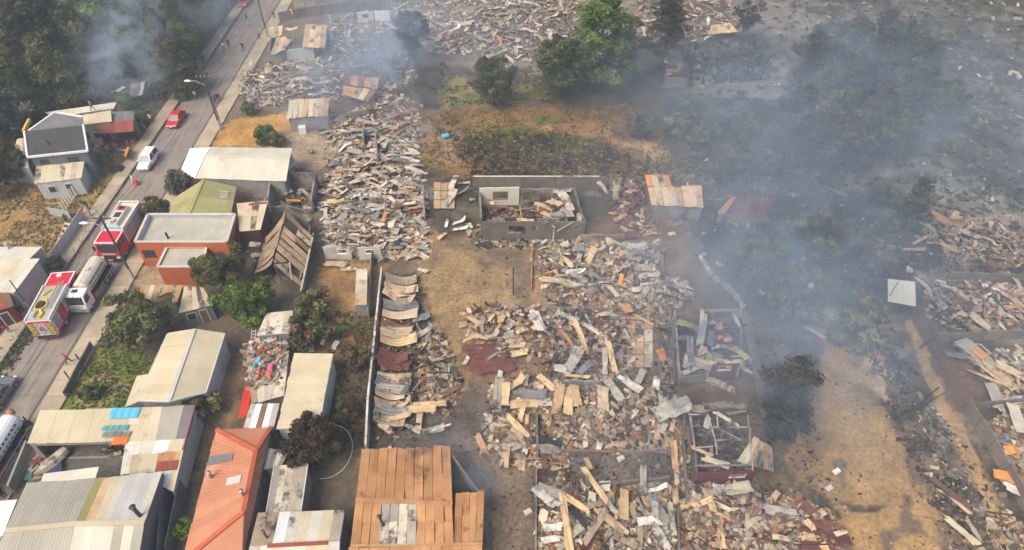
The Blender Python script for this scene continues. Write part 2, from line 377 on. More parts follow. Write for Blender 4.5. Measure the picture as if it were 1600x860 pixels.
me.polygons.add(len(fs)); me.polygons.foreach_set('loop_start', np.arange(0, fs.size, 4, dtype=np.int32)); 
me.update(calc_edges=True)
ca = me.color_attributes.new('tone', 'FLOAT_COLOR', 'POINT')
ca.data.foreach_set('color', np.concatenate([col, np.ones(GX.shape+(1,))], -1).astype(np.float32).ravel())
me.polygons.foreach_set('use_smooth', np.ones(len(fs), bool))
def ground_mat():
    m, n, l, b = nodes('ground')
    a = n.new('ShaderNodeAttribute'); a.attribute_name = 'tone'
    tc = n.new('ShaderNodeTexCoord')
    t = n.new('ShaderNodeTexNoise'); t.inputs['Scale'].default_value = 2.6; t.inputs['Detail'].default_value = 7; t.inputs['Roughness'].default_value = .72; l.new(tc.outputs['Object'], t.inputs['Vector'])
    mr = n.new('ShaderNodeMapRange'); l.new(t.outputs['Fac'], mr.inputs[0]); mr.inputs[1].default_value = .3; mr.inputs[2].default_value = .7; mr.inputs[3].default_value = .55; mr.inputs[4].default_value = 1.4
    t2 = n.new('ShaderNodeTexNoise'); t2.inputs['Scale'].default_value = .5; t2.inputs['Detail'].default_value = 6; l.new(tc.outputs['Object'], t2.inputs['Vector'])
    mr2 = n.new('ShaderNodeMapRange'); l.new(t2.outputs['Fac'], mr2.inputs[0]); mr2.inputs[1].default_value = .3; mr2.inputs[2].default_value = .7; mr2.inputs[3].default_value = .8; mr2.inputs[4].default_value = 1.18
    mu = n.new('ShaderNodeMath'); mu.operation = 'MULTIPLY'; l.new(mr.outputs[0], mu.inputs[0]); l.new(mr2.outputs[0], mu.inputs[1])
    hv = n.new('ShaderNodeHueSaturation'); l.new(a.outputs['Color'], hv.inputs['Color']); l.new(mu.outputs[0], hv.inputs['Value']); hv.inputs['Saturation'].default_value = 1.16
    l.new(hv.outputs[0], b.inputs['Base Color']); b.inputs['Roughness'].default_value = .95; b.inputs['Specular IOR Level'].default_value = .1
    bp = n.new('ShaderNodeBump'); bp.inputs['Strength'].default_value = .5; bp.inputs['Distance'].default_value = .12; l.new(t.outputs['Fac'], bp.inputs['Height']); l.new(bp.outputs[0], b.inputs['Normal'])
    return m
me.materials.append(ground_mat())
g = link('ground', me); tag(g, 'bare and burned earth under the whole neighbourhood', 'ground', kind='structure')
def gz(x, y):
    """ground height by bilinear lookup"""
    i = int(np.clip(np.searchsorted(gx, x)-1, 0, nx-2)); j = int(np.clip(np.searchsorted(gy, y)-1, 0, ny-2))
    fx = (x-gx[i])/(gx[i+1]-gx[i]); fy = (y-gy[j])/(gy[j+1]-gy[j])
    return float((GZ[j,i]*(1-fx)+GZ[j,i+1]*fx)*(1-fy)+(GZ[j+1,i]*(1-fx)+GZ[j+1,i+1]*fx)*fy)

# ------------------------------------------------------------------ road, pavements, kerbs
XL, XR = -51.7, -45.9
def road_mat():
    m, n, l, b = nodes('road')
    tc = n.new('ShaderNodeTexCoord'); mp = n.new('ShaderNodeMapping'); mp.inputs['Scale'].default_value = (2.2, .22, 1); l.new(tc.outputs['Object'], mp.inputs[0])
    t = n.new('ShaderNodeTexNoise'); t.inputs['Scale'].default_value = 1; t.inputs['Detail'].default_value = 6; t.inputs['Roughness'].default_value = .65; l.new(mp.outputs[0], t.inputs['Vector'])
    t2 = n.new('ShaderNodeTexNoise'); t2.inputs['Scale'].default_value = .35; t2.inputs['Detail'].default_value = 5; l.new(tc.outputs['Object'], t2.inputs['Vector'])
    t3 = n.new('ShaderNodeTexNoise'); t3.inputs['Scale'].default_value = 14; t3.inputs['Detail'].default_value = 3; l.new(tc.outputs['Object'], t3.inputs['Vector'])
    c = mixrgb(n, l, ramp(n, l, t.outputs['Fac'], .36, .66), (.275,.23,.19), (.17,.145,.125))
    c = mixrgb(n, l, ramp(n, l, t2.outputs['Fac'], .5, .7), c, (.30,.235,.18))
    c = mixrgb(n, l, t3.outputs['Fac'], mixrgb(n, l, .25, c, (.05,.05,.05)), c)
    l.new(c, b.inputs['Base Color']); b.inputs['Roughness'].default_value = .85
    return m
road_mat()
mat('pave', (.40,.325,.225), (.31,.255,.18), .6, c3=(.20,.17,.13), c3amt=.64, vary=.08)
mat('kerb', (.20,.185,.16), (.14,.13,.115), 1.0)
mb = MB()
for k in range(-4, 60):       # concrete carriageway cast in bays, joints left open
    y0 = k*4.0
    for x0, x1 in ((XL, (XL+XR)/2-.02), ((XL+XR)/2+.02, XR)):
        mb.box(x0, x1, y0+.03, y0+3.97, -.3, .0+random.uniform(-.004, .004))
tag(mb.build('road', M['road']), 'grey concrete street with two emergency trucks queued on it', 'road', kind='structure')
mb = MB(); mb.box(XL, XR, -16, 240, -.4, -.03); tag(mb.build('road_joint_bed', M['kerb']), 'dark joints between the street bays', 'road', kind='structure')
for side, x0, x1, nm, lb in ((0, XL-2.3, XL-.55, 'pavement_left', 'tan pavement along the forest side of the street'), (1, XR+.35, XR+2.5, 'pavement_right', 'tan pavement along the houses side of the street')):
    root = thing(nm, lb, 'pavement', ((x0+x1)/2, 60, 0), kind='structure')
    for k in range(8, 74):
        y0 = k*1.9
        mb = MB(); mb.box(x0+random.uniform(-.03,.03), x1+random.uniform(-.03,.03), y0+.02, y0+1.88, -.25, .10+random.uniform(-.012, .012))
        mb.build('slab', M['pave'], root)
    kb = thing('kerb', 'weathered grey kerb edging the '+('forest' if not side else 'houses')+' side of the street', 'kerb', (x0 if side else x1, 60, 0), kind='structure')
    for k in range(8, 74):
        mb = MB(); a, b_ = (x1+.02, x1+.17) if not side else (x0-.17, x0-.02)
        mb.box(a, b_, k*1.9+.015, k*1.9+1.885, -.25, .115+random.uniform(-.01, .01)); mb.build('kerb_stone', M['kerb'], kb)
# ------------------------------------------------------------------ walls and roofs
def wall(parent, a, b, h, m, t=.2, holes=(), h2=None, z0=-.1, name='wall', jag=0, frame=None, glass=False):
    """upright wall from a to b with openings (u0,u1,zlo,zhi), u in 0..1; jag: broken top edge"""
    a = Vector((a[0], a[1], 0)); b = Vector((b[0], b[1], 0)); L = (b-a).length; d = (b-a)/L; nrm = Vector((-d.y, d.x, 0))*t/2
    h2 = h if h2 is None else h2
    us = {0.0, 1.0}
    for u0, u1, _, _ in holes: us |= {u0, u1}
    k = max(1, int(L/.9)) if jag else (1 if h == h2 else 1)
    if jag: us |= {i/k for i in range(k+1)}
    us = sorted(us); mb = MB()
    jv = {u: random.uniform(-jag, 0)*(1.8 if random.random() < .2 else 1) for u in us}
    def piece(u0, u1, za, zb0, zb1):
        p, q = a+d*L*u0, a+d*L*u1
        mb.hexa([p-nrm+Vector((0,0,za)), q-nrm+Vector((0,0,za)), q+nrm+Vector((0,0,za)), p+nrm+Vector((0,0,za))],
                [p-nrm+Vector((0,0,zb0)), q-nrm+Vector((0,0,zb1)), q+nrm+Vector((0,0,zb1)), p+nrm+Vector((0,0,zb0))])
    for u0, u1 in zip(us[:-1], us[1:]):
        t0, t1 = h+(h2-h)*u0+jv[u0], h+(h2-h)*u1+jv[u1]
        hs = [x for x in holes if x[0] <= u0+1e-6 and x[1] >= u1-1e-6]
        if hs:
            _, _, lo, hi = hs[0]
            if lo > z0+.02: piece(u0, u1, z0, lo, lo)
            if hi < min(t0, t1)-.05: piece(u0, u1, hi, t0, t1)
        else: piece(u0, u1, z0, t0, t1)
    w = mb.build(name, m, parent)
    if frame:
        for u0, u1, lo, hi in holes:
            fb = MB(); p, q = a+d*L*u0, a+d*L*u1; o = nrm*1.25; e = .05
            for s0, s1 in ((p+Vector((0,0,lo)), q+Vector((0,0,lo))), (p+Vector((0,0,hi)), q+Vector((0,0,hi))), (p+Vector((0,0,lo)), p+Vector((0,0,hi))), (q+Vector((0,0,lo)), q+Vector((0,0,hi)))):
                fb.bar(s0, s1, t*1.3, .1) if abs(s0.z-s1.z) < .01 else fb.bar(s0, s1, .1, t*1.3, up=d)
            if glass:
                gb = MB(); g0 = d*.06; gb.hexa([p+g0-nrm*.2+Vector((0,0,lo+.05)), q-g0-nrm*.2+Vector((0,0,lo+.05)), q-g0+nrm*.2+Vector((0,0,lo+.05)), p+g0+nrm*.2+Vector((0,0,lo+.05))],
                               [p+g0-nrm*.2+Vector((0,0,hi-.05)), q-g0-nrm*.2+Vector((0,0,hi-.05)), q-g0+nrm*.2+Vector((0,0,hi-.05)), p+g0+nrm*.2+Vector((0,0,hi-.05))])
                wo = gb.build('window', M['glass'], parent); fo = fb.build('window_frame', frame, None); fo.parent = wo
                fo.matrix_parent_inverse = Matrix.Translation(-Vector(parent.location)); wo.matrix_parent_inverse = Matrix.Translation(-Vector(parent.location))
            else: fb.build('window_frame', frame, parent)
    return w
def wall_poly(parent, tops, m, t=.15, z0=-.1, name='wall'):
    tops = [Vector(p) for p in tops]; d = (tops[-1]-tops[0]); nrm = Vector((-d.y, d.x, 0)).normalized()*t/2
    ring = [Vector((tops[0].x, tops[0].y, z0))]+tops+[Vector((tops[-1].x, tops[-1].y, z0))]
    mb = MB(); mb.hexa([p-nrm for p in ring], [p+nrm for p in ring]); return mb.build(name, m, parent)
def pick(mats):
    return M[random.choice(mats)] if not isinstance(mats, str) else M[mats]
def roof(parent, A, B, C, D, n, mats, rib=.016, name='roof_sheet', seg=1, lift=.012, sag=0.0, pitch=.19, skip=(), warp=0.0, gap=0.0):
    """corrugated sheets side by side from edge A-B down to edge D-C, each its own piece"""
    A, B, C, D = map(V3, (A, B, C, D)); nrm = (B-A).cross(D-A).normalized()
    if nrm.z < 0: nrm = -nrm
    idx = 0
    for i in range(n):
        for j in range(seg):
            if (i, j) in skip: continue
            mm = M[mats[(i*seg+j) % len(mats)]] if isinstance(mats, tuple) else pick(mats)
            u0, u1 = (i+gap*random.random())/n, (i+1-gap*random.random())/n; v0, v1 = j/seg, (j+1)/seg
            v0 = max(0, v0-.03) if j else 0
            e = random.uniform(-.012, .012); v0 += e if j == 0 else 0; v1 += random.uniform(-.012, .012)
            w = ((A.lerp(B, u1)-A.lerp(B, u0)).length); k = max(3, min(10, int(w/pitch)))*2
            li = random.uniform(.0, lift)+(seg-j)*.012+(i % 2)*.006
            tw = [random.uniform(-warp, warp) for _ in range(6)]
            vs, fs = [], []; R = 5 if (sag or warp) else 3
            for r in range(R):
                v = v0+(v1-v0)*r/(R-1)
                for c in range(k+1):
                    u = u0+(u1-u0)*(c/k)
                    p = A.lerp(B, u).lerp(D.lerp(C, u), v)
                    off = li+rib*(1 if c % 2 else 0)
                    off += tw[0]*math.sin(3*v+tw[1]*9)+tw[2]*(c/k-.5)*2*v+tw[3]*math.cos(7*v)*.5
                    vs.append(p+nrm*off-Vector((0,0,1))*sag*math.sin(math.pi*v))
            for r in range(R-1):
                for c in range(k): fs.append((r*(k+1)+c, r*(k+1)+c+1, (r+1)*(k+1)+c+1, (r+1)*(k+1)+c))
            mb = MB(); mb.raw(vs, fs); mb.build(name, mm, parent); idx += 1
def cent(pts):
    c = Vector((0,0,0))
    for p in pts: c += V3(p)
    c /= len(pts); c.z = 0; return c
def inset(pts, d):
    c = sum((Vector(p) for p in pts), Vector())/len(pts)
    return [Vector((p.x+(c.x-p.x)*d/max(.1, math.hypot(c.x-p.x, c.y-p.y)), p.y+(c.y-p.y)*d/max(.1, math.hypot(c.x-p.x, c.y-p.y)), p.z)) for p in pts]
def shed(name, label, cat, cor, n, mats, wm, swap=False, seg=1, ins=.3, group=None, rib=.016, edge=None, warp=0.0, sag=0.0, walls=(0,1,2,3), lift=.012, openings=True):
    """single-pitch building; cor = four roof corners (px,py,z) in order round the roof"""
    c = [V3(q) for q in cor]; root = thing(name, label, cat, cent(c), group=group)
    q = c[1:]+c[:1] if swap else c
    roof(root, q[0], q[1], q[2], q[3], n, mats, seg=seg, rib=rib, warp=warp, sag=sag, lift=lift)
    w = inset(c, ins)
    for i in walls:
        a, b = w[i], w[(i+1) % 4]; dz = Vector((0,0,.10)); wall_poly(root, [a-dz, b-dz], M[wm])
    a, b = w[3], w[2]; L = (b-a).length
    if openings and 2 in walls and L > 3 and min(a.z, b.z) > 2.0:
        d = (b-a)/L; d.z = 0; out = Vector((d.y, -d.x, 0))*.1
        for u, wd, lo, hi, nm, mm in ((.28, .9, .9, 1.8, 'window', 'glass'), (.68, .8, 0, 1.9, 'door', random.choice(['darkwood','redwall','midgrey','brown']))):
            p = a.lerp(b, u); p.z = 0; e = d*wd/2; up = lambda z: Vector((0,0,z))
            mb = MB(); mb.hexa([p-e+out+up(lo), p+e+out+up(lo), p+e+up(lo), p-e+up(lo)], [p-e+out+up(hi), p+e+out+up(hi), p+e+up(hi), p-e+up(hi)]); po = mb.build(nm, M[mm], root)
            mb = MB()
            for s0, s1 in ((p-e+up(lo), p-e+up(hi)), (p+e+up(lo), p+e+up(hi)), (p-e+up(hi), p+e+up(hi))): mb.bar(s0+out, s1+out, .09, .09)
            fo = mb.build('frame', M['palegrey'], root); fo.parent = po
    if edge:
        for i in range(4):
            mb = MB(); mb.bar(c[i]-Vector((0,0,.05)), c[(i+1) % 4]-Vector((0,0,.05)), .10, .14); mb.build('fascia', M[edge], root)
    return root
def gable(name, label, cat, eL0, eL1, r0, r1, eR0, eR1, n, matsL, matsR, wm, seg=1, ins=.3, ridge=None, group=None, edge=None, rib=.016, warp=0.0):
    """two slopes meeting at ridge r0-r1; eL0/eR0 on the r0 end"""
    pts = [V3(q) for q in (eL0, eL1, r0, r1, eR0, eR1)]; eL0, eL1, r0, r1, eR0, eR1 = pts
    root = thing(name, label, cat, cent([eL0, eL1, eR0, eR1]), group=group)
    roof(root, r0, r1, eL1, eL0, n, matsL, seg=seg, rib=rib, warp=warp); roof(root, r0, r1, eR1, eR0, n, matsR, seg=seg, rib=rib, warp=warp)
    w = inset([eL0, eL1, eR1, eR0], ins); dz = Vector((0,0,.12))
    mr0 = Vector(((w[0].x+w[3].x)/2, (w[0].y+w[3].y)/2, r0.z)); mr1 = Vector(((w[1].x+w[2].x)/2, (w[1].y+w[2].y)/2, r1.z))
    wall_poly(root, [w[0]-dz, w[1]-dz], M[wm]); wall_poly(root, [w[3]-dz, w[2]-dz], M[wm])
    wall_poly(root, [w[0]-dz, mr0-dz*1.6, w[3]-dz], M[wm]); wall_poly(root, [w[1]-dz, mr1-dz*1.6, w[2]-dz], M[wm])
    if ridge:
        mb = MB(); mb.bar(r0+Vector((0,0,.05)), r1+Vector((0,0,.05)), .34, .05); mb.build('ridge_cap', M[ridge], root)
    if edge:
        for a, b in ((eL0, eL1), (eR0, eR1), (eL0, r0), (r0, eR0), (eL1, r1), (r1, eR1)):
            mb = MB(); mb.bar(a-Vector((0,0,.03)), b-Vector((0,0,.03)), .14, .16); mb.build('fascia', M[edge], root)
    return root
def pipe_chimney(parent, q, h=.9, r=.11, m='blackmetal', lean=(.0,.0), cap=True):
    p = V3(q); mb = MB(); t = p+Vector((lean[0], lean[1], h)); mb.tube([p-Vector((0,0,.3)), t], r, 8)
    if cap: mb.tube([t+Vector((0,0,.08)), t+Vector((0,0,.12)), t+Vector((0,0,.2))], [r*1.6, r*1.7, .02], 8)
    return mb.build('chimney', M[m], parent, smooth=False)
# ------------------------------------------------------------------ loose roofing sheets
SHEETS = {}
def sheet_mesh(kind, L, W, seed):
    """buckled, torn-edged roofing sheet"""
    r = random.Random(seed); N = 13; K = 8; vs = []; x = z = 0.0; th = 0.0; line = []
    ph = r.uniform(0, 6); amp = r.uniform(.5, 1.2)*r.choice((-1, 1))
    for i in range(N):
        s = i/(N-1); line.append((x, z, th)); ds = L/(N-1)
        k = {'flat': .10*math.sin(5*s+ph), 'arch': -abs(amp)*.2, 'wave': amp*.45*math.sin(2*math.pi*s+ph), 'curl': (0.1 if s < .65 else 1.0*abs(amp)),
             'fold': (1.5*amp if .42 < s < .58 else .1*amp), 'twist': .2*amp, 'crumple': 1.3*math.sin(9*s+ph)*amp}[kind]
        th += k*ds*.8; x += math.cos(th)*ds; z += math.sin(th)*ds
    cx = sum(p[0] for p in line)/N
    tw = amp*.4 if kind == 'twist' else r.uniform(-.12, .12)
    A = {'flat': .05, 'crumple': .13}.get(kind, .08)
    ridges = [(r.uniform(-1.6, 1.6), r.uniform(2.0, 6.5)*r.choice((-1, 1)), r.uniform(0, 6), r.uniform(.4, 1)) for _ in range(2)]+[(r.uniform(2.2, 5), r.uniform(-2.5, 2.5), r.uniform(0, 6), r.uniform(.4, 1.0)) for _ in range(2)]
    notch = [r.uniform(0, .35)*(r.random() < .5) for _ in range(4)]
    for i, (px, pz, t) in enumerate(line):
        s = i/(N-1); a = tw*(s-.5)*2
        for c in range(K+1):
            e = c/K; w = (e-.5)*W*(1+.06*math.sin(7*s+ph)+(r.uniform(-.08, .05) if c in (0, K) else 0))
            cut = notch[0]*(1-s)**3*(e > .6)+notch[1]*(1-s)**3*(e < .4)-notch[2]*s**3*(e > .6)-notch[3]*s**3*(e < .4)
            off = (.010 if c % 2 else 0)
            for kx, kw, p0, g in ridges: off += A*g*(abs(math.sin((kx*s*L+kw*w)*.8+p0))-.6)
            vs.append((px-cx-math.sin(t)*off+cut*L*.4+(r.uniform(-.09,.09) if i in (0, N-1) else 0), w*math.cos(a), pz+math.cos(t)*off+w*math.sin(a)))
    zmin = sorted(v[2] for v in vs)[len(vs)//6]
    vs = [(a, b, c-zmin) for a, b, c in vs]
    fs = [(i*(K+1)+c, i*(K+1)+c+1, (i+1)*(K+1)+c+1, (i+1)*(K+1)+c) for i in range(N-1) for c in range(K)]
    mb = MB(); mb.raw(vs, fs); me = mb.mesh('sheet_'+kind, M['tan']); return me
for kd, cnt in (('flat', 12), ('arch', 8), ('wave', 8), ('curl', 6), ('fold', 8), ('twist', 8), ('crumple', 10)):
    SHEETS[kd] = [sheet_mesh(kd, random.uniform(2.8, 4.8) if kd != 'crumple' else random.uniform(1.2, 2.8), random.uniform(.7, 1.0), hash((kd.__len__(), i, 5)) % 9999) for i in range(cnt)]
ALLS = [m for k in SHEETS for m in SHEETS[k]]
def sheet(parent, loc, ang, m, kind=None, sc=1.0, tilt=(0,0), name='roof_sheet', sy=None):
    me = random.choice(SHEETS[kind] if kind else ALLS)
    o = bpy.data.objects.new(name, me); COL.objects.link(o); o.parent = parent
    o.location = Vector(loc)-(Vector(parent.location) if parent else Vector())
    o.rotation_euler = (tilt[0], tilt[1], ang); o.scale = (sc, sy or sc, sc)
    o.material_slots[0].link = 'OBJECT'; o.material_slots[0].material = M[m] if isinstance(m, str) else m
    return o
PAL = {
 'mix': ['tan']*5+['pale']*8+['zinc']*6+['ash']*3+['ochre']*2+['bluegrey']*4+['brown']*3+['rustpale']*2+['soot'],
 'pale': ['pale']*8+['ash']*4+['tan']*6+['zinc']*4+['bluegrey']*2+['rustpale']*2,
 'house': ['pale']*9+['tan']*5+['ochre']*3+['ash']*5+['zinc']*5+['bluegrey']*2+['brown'],
 'warm': ['tan']*6+['ochre']*4+['pale']*4+['rustpale']*3+['brown']*2+['zinc']*1,
 'red': ['redbrown']*6+['brown']*4+['tan']*2+['orange'],
 'dark': ['zinc']*4+['bluegrey']*4+['soot']*3+['brown']*3+['tan']*2+['pale']*2,
 'yel': ['ochre']*6+['tan']*4+['pale']*3+['zinc']*2+['rustpale']*2,
}
RUB = {'mix': [(.25,.21,.165),(.17,.145,.12),(.09,.08,.07),(.035,.03,.03),(.36,.32,.26),(.22,.145,.095),(.14,.115,.095),(.05,.045,.04)],
       'warm': [(.38,.27,.165),(.45,.36,.25),(.29,.20,.125),(.18,.135,.10),(.08,.068,.058),(.48,.43,.36),(.26,.155,.10),(.05,.045,.04)],
       'dark': [(.035,.03,.03),(.07,.065,.06),(.12,.11,.10),(.17,.15,.13),(.30,.27,.24)],
       'pale': [(.46,.43,.385),(.34,.32,.285),(.24,.22,.195),(.13,.12,.105),(.05,.045,.04),(.28,.21,.15),(.09,.08,.075)],
       'junk': [(.40,.37,.33),(.12,.11,.11),(.30,.24,.2),(.3,.27,.24),(.08,.07,.07),(.36,.28,.2),(.48,.46,.43),(.2,.17,.16),(.25,.21,.17),(.16,.14,.12),(.32,.29,.25),(.3,.07,.08),(.07,.18,.22)]}
SHC = [(.40,.31,.20),(.42,.375,.29),(.27,.26,.235),(.22,.23,.23),(.50,.47,.41),(.20,.12,.075),(.12,.10,.085),(.06,.055,.05),(.30,.25,.19),(.27,.18,.115)]
def shards(parent, poly, n, hm=.4, size=(.3,.95), name='scrap_sheets', cols=None):
    """torn and folded scraps of roofing, too many and small to pick apart"""
    mb = MB(); cols = cols or SHC
    for x, y in scatter(poly, n, 1):
        p = P(x, y); a = random.uniform(0, 6.3); l = random.uniform(*size)*random.uniform(.6, 1.5); w = random.uniform(*size)*.55
        z = gz(p.x, p.y)+.05+min(1, edged(x, y, poly)/22)*hm*random.uniform(.1, 1)
        d = Vector((math.cos(a), math.sin(a), random.gauss(0, .22)))*l/2; q = Vector((-math.sin(a), math.cos(a), random.gauss(0, .3)))*w/2
        k = random.uniform(.65, 1.2); c0 = tuple(v*k for v in random.choice(cols)); h = Vector((0, 0, random.uniform(-.14, .2))); c = Vector((p.x, p.y, z+abs(d.z)*.6+abs(q.z)*.6))
        j = lambda: Vector((random.uniform(-.1,.1), random.uniform(-.1,.1), random.uniform(-.04,.04)))
        v = [c-d-q+j(), c-d+q+j(), c-q+h+j(), c+q+h+j(), c+d-q+j(), c+d+q+j()]
        mb.raw(v, [(0,2,3,1), (2,4,5,3)], 0, c0)
    o = mb.build(name, M['rubble'], parent); o['kind'] = 'stuff'; return o
def warmer(q, k): return (q[0]*1.06*k, q[1]*.98*k, q[2]*.88*k)
SHC = [warmer(q, .9) for q in SHC]; RUB = {k: [warmer(q, 1.0 if k == 'junk' else .78) for q in v] for k, v in RUB.items()}
def inpoly(x, y, poly):
    c = False; n = len(poly)
    for i in range(n):
        x0, y0 = poly[i]; x1, y1 = poly[(i+1) % n]
        if (y0 > y) != (y1 > y) and x < (x1-x0)*(y-y0)/(y1-y0)+x0: c = not c
    return c
def edged(x, y, poly):
    best = 1e9; n = len(poly)
    for i in range(n):
        x0, y0 = poly[i]; x1, y1 = poly[(i+1) % n]; ex, ey = x1-x0, y1-y0
        t = max(0, min(1, ((x-x0)*ex+(y-y0)*ey)/(ex*ex+ey*ey+1e-9))); best = min(best, math.hypot(x-x0-ex*t, y-y0-ey*t))
    return best
def scatter(poly, n, cand=4):
    xs = [p[0] for p in poly]; ys = [p[1] for p in poly]; out = []
    while len(out) < n:
        best = None; bd = -1
        for _ in range(cand):
            for _ in range(60):
                x, y = random.uniform(min(xs), max(xs)), random.uniform(min(ys), max(ys))
                if inpoly(x, y, poly): break
            d = min(((x-a)**2+(y-b)**2*1.6 for a, b in out[-160:]), default=1e9)
            if d > bd: bd = d; best = (x, y)
        out.append(best)
    return out
def rubble(parent, poly, n, pal='mix', size=(.08,.32), hm=.4, name='rubble', slab=.35):
    mb = MB(); cols = RUB[pal]
    for x, y in scatter(poly, n, 1):
        p = P(x, y); s = random.uniform(*size); s *= random.choice((1,1,1,1.6)); a = random.uniform(0, 6.3)
        ca, sa = math.cos(a), math.sin(a)
        l, w, h = s*random.uniform(.7, 2.2), s*random.uniform(.5, 1.2), s*random.uniform(.2, .7)
        if random.random() < slab: h *= .25; l *= 1.5; w *= 1.3
        z = gz(p.x, p.y)+min(1, edged(x, y, poly)/22)*hm*random.uniform(.1, 1)
        tx, ty = random.uniform(-.5, .5), random.uniform(-.5, .5); c0 = random.choice(cols); k = random.uniform(.7, 1.25); c0 = tuple(q*k for q in c0)
        q = []
        for zz in (-.2, 1):
            for (ux, uy) in ((-1,-1),(1,-1),(1,1),(-1,1)):
                lx, ly = ux*l/2*random.uniform(.75, 1.1), uy*w/2*random.uniform(.75, 1.1)
                q.append((p.x+lx*ca-ly*sa, p.y+lx*sa+ly*ca, z+zz*h+lx*tx+ly*ty))
        mb.hexa(q[:4], q[4:], 0, c0)
    o = mb.build(name, M['rubble'], parent); o['kind'] = 'stuff'; return o
def beams(parent, poly, n, hm=.5, m=('charwood','charwood','wood','darkwood','brown'), ln=(1.2,3.6), w=.1):
    for x, y in scatter(poly, n, 2):
        p = P(x, y); a = random.uniform(0, 6.3); L = random.uniform(*ln); z = gz(p.x, p.y)+random.uniform(.15, .3)+hm*min(1, edged(x, y, poly)/20)*random.uniform(.3, 1)
        d = Vector((math.cos(a), math.sin(a), random.uniform(-.22, .22)))*L/2; c = Vector((p.x, p.y, z+abs(d.z)))
        mb = MB(); mb.bar(c-d, c+d, w*random.uniform(.8, 1.4), w*random.uniform(.7, 1.2)); mb.build('beam', pick(m), parent)
KMIX = ['flat']*5+['fold']*3+['arch']*3+['wave']*2+['crumple']*3+['twist']*2+['curl']
def ruin(name, label, poly, ns, ang=0, spread=40, pal='mix', hm=.7, nr=500, nb=6, rpal='mix', kinds=None, sc=(.6,1.0), tilt=.22, group=None, cat='ruin', extra=None, rsize=(.08,.32), wr=(.6,1.25)):
    c = cent(poly); root = thing(name, label, cat, c, group=group)
    if nr:
        rubble(root, poly, int(nr*1.3), rpal, hm=hm*.5, size=rsize); shards(root, poly, int(nr*1.0), hm*.7)
    if nb: beams(root, poly, nb, hm*.7)
    for i, (x, y) in enumerate(scatter(poly, int(ns*1.3), 5)):
        p = P(x, y); z = gz(p.x, p.y)+.06+hm*min(1, edged(x, y, poly)/24)*random.uniform(.1, 1)
        a = math.radians(ang+random.gauss(0, spread)); s = random.uniform(*sc)*.8*(1.4 if random.random() < .1 else 1)
        sheet(root, (p.x, p.y, z), a, random.choice(PAL[pal]), random.choice(kinds or KMIX), s, (random.gauss(0, tilt*.8), random.gauss(0, tilt*.4)), sy=s*random.uniform(*wr))
    return root
def hsheets(parent, rows):
    """hand-placed sheets: (px,py,z,angle,mat,kind,scale[,sy])"""
    for r in rows:
        px, py, z, a, m, k, s = r[:7]; p = P(px, py, z)
        sheet(parent, p, math.radians(a), m, k, s*.7, (random.gauss(0, .1), random.gauss(0, .06)), sy=(r[7] if len(r) > 7 else s)*.85)
# ------------------------------------------------------------------ trees
def np_mesh(name, verts, faces, cols, mt):
    me = bpy.data.meshes.new(name); me.vertices.add(len(verts)); me.vertices.foreach_set('co', verts.astype(np.float32).ravel())
    k = faces.shape[1]; me.loops.add(faces.size); me.loops.foreach_set('vertex_index', faces.astype(np.int32).ravel())
    me.polygons.add(len(faces)); me.polygons.foreach_set('loop_start', np.arange(0, faces.size, k, dtype=np.int32)); me.update(calc_edges=True)
    at = me.color_attributes.new('tone', 'FLOAT_COLOR', 'POINT')
    at.data.foreach_set('color', np.concatenate([cols, np.ones((len(cols), 1))], 1).astype(np.float32).ravel())
    me.materials.append(mt); return me
LEAFGAIN = 1.3
def leaves(centres, radii, per, size, cols, rs, flat=.6, droop=0.0, elong=1.7):
    """leaf-sized faces through each clump's volume"""
    C = np.repeat(centres, per, 0); R = np.repeat(radii, per)
    n = len(C); d = rs.normal(size=(n, 3)); d /= np.linalg.norm(d, axis=1)[:, None]
    r = rs.rand(n)**.45; pos = C+d*(R*r)[:, None]*np.array([1, 1, flat])
    nn = d+rs.normal(size=(n, 3))*.55; nn /= np.linalg.norm(nn, axis=1)[:, None]            # leaves face outward from their clump
    a = rs.normal(size=(n, 3)); a[:, 2] = a[:, 2]*.6-droop; a -= nn*(a*nn).sum(1)[:, None]; a /= np.linalg.norm(a, axis=1)[:, None]
    b = np.cross(a, nn)
    s = (size*(.6+.8*rs.rand(n)))[:, None]
    v = np.stack([pos-a*s*elong*.5, pos+b*s*.45, pos+a*s*elong*.5, pos-b*s*.45], 1).reshape(-1, 3)
    f = np.arange(n*4).reshape(-1, 4)
    ci = np.repeat(rs.randint(0, len(cols), len(centres)), per); base = np.array(cols)[ci]*np.repeat(.65+.7*rs.rand(len(centres)), per)[:, None]
    tone = base*LEAFGAIN*(.6+.8*rs.rand(n))[:, None]
    return v, f, np.repeat(tone, 4, 0)
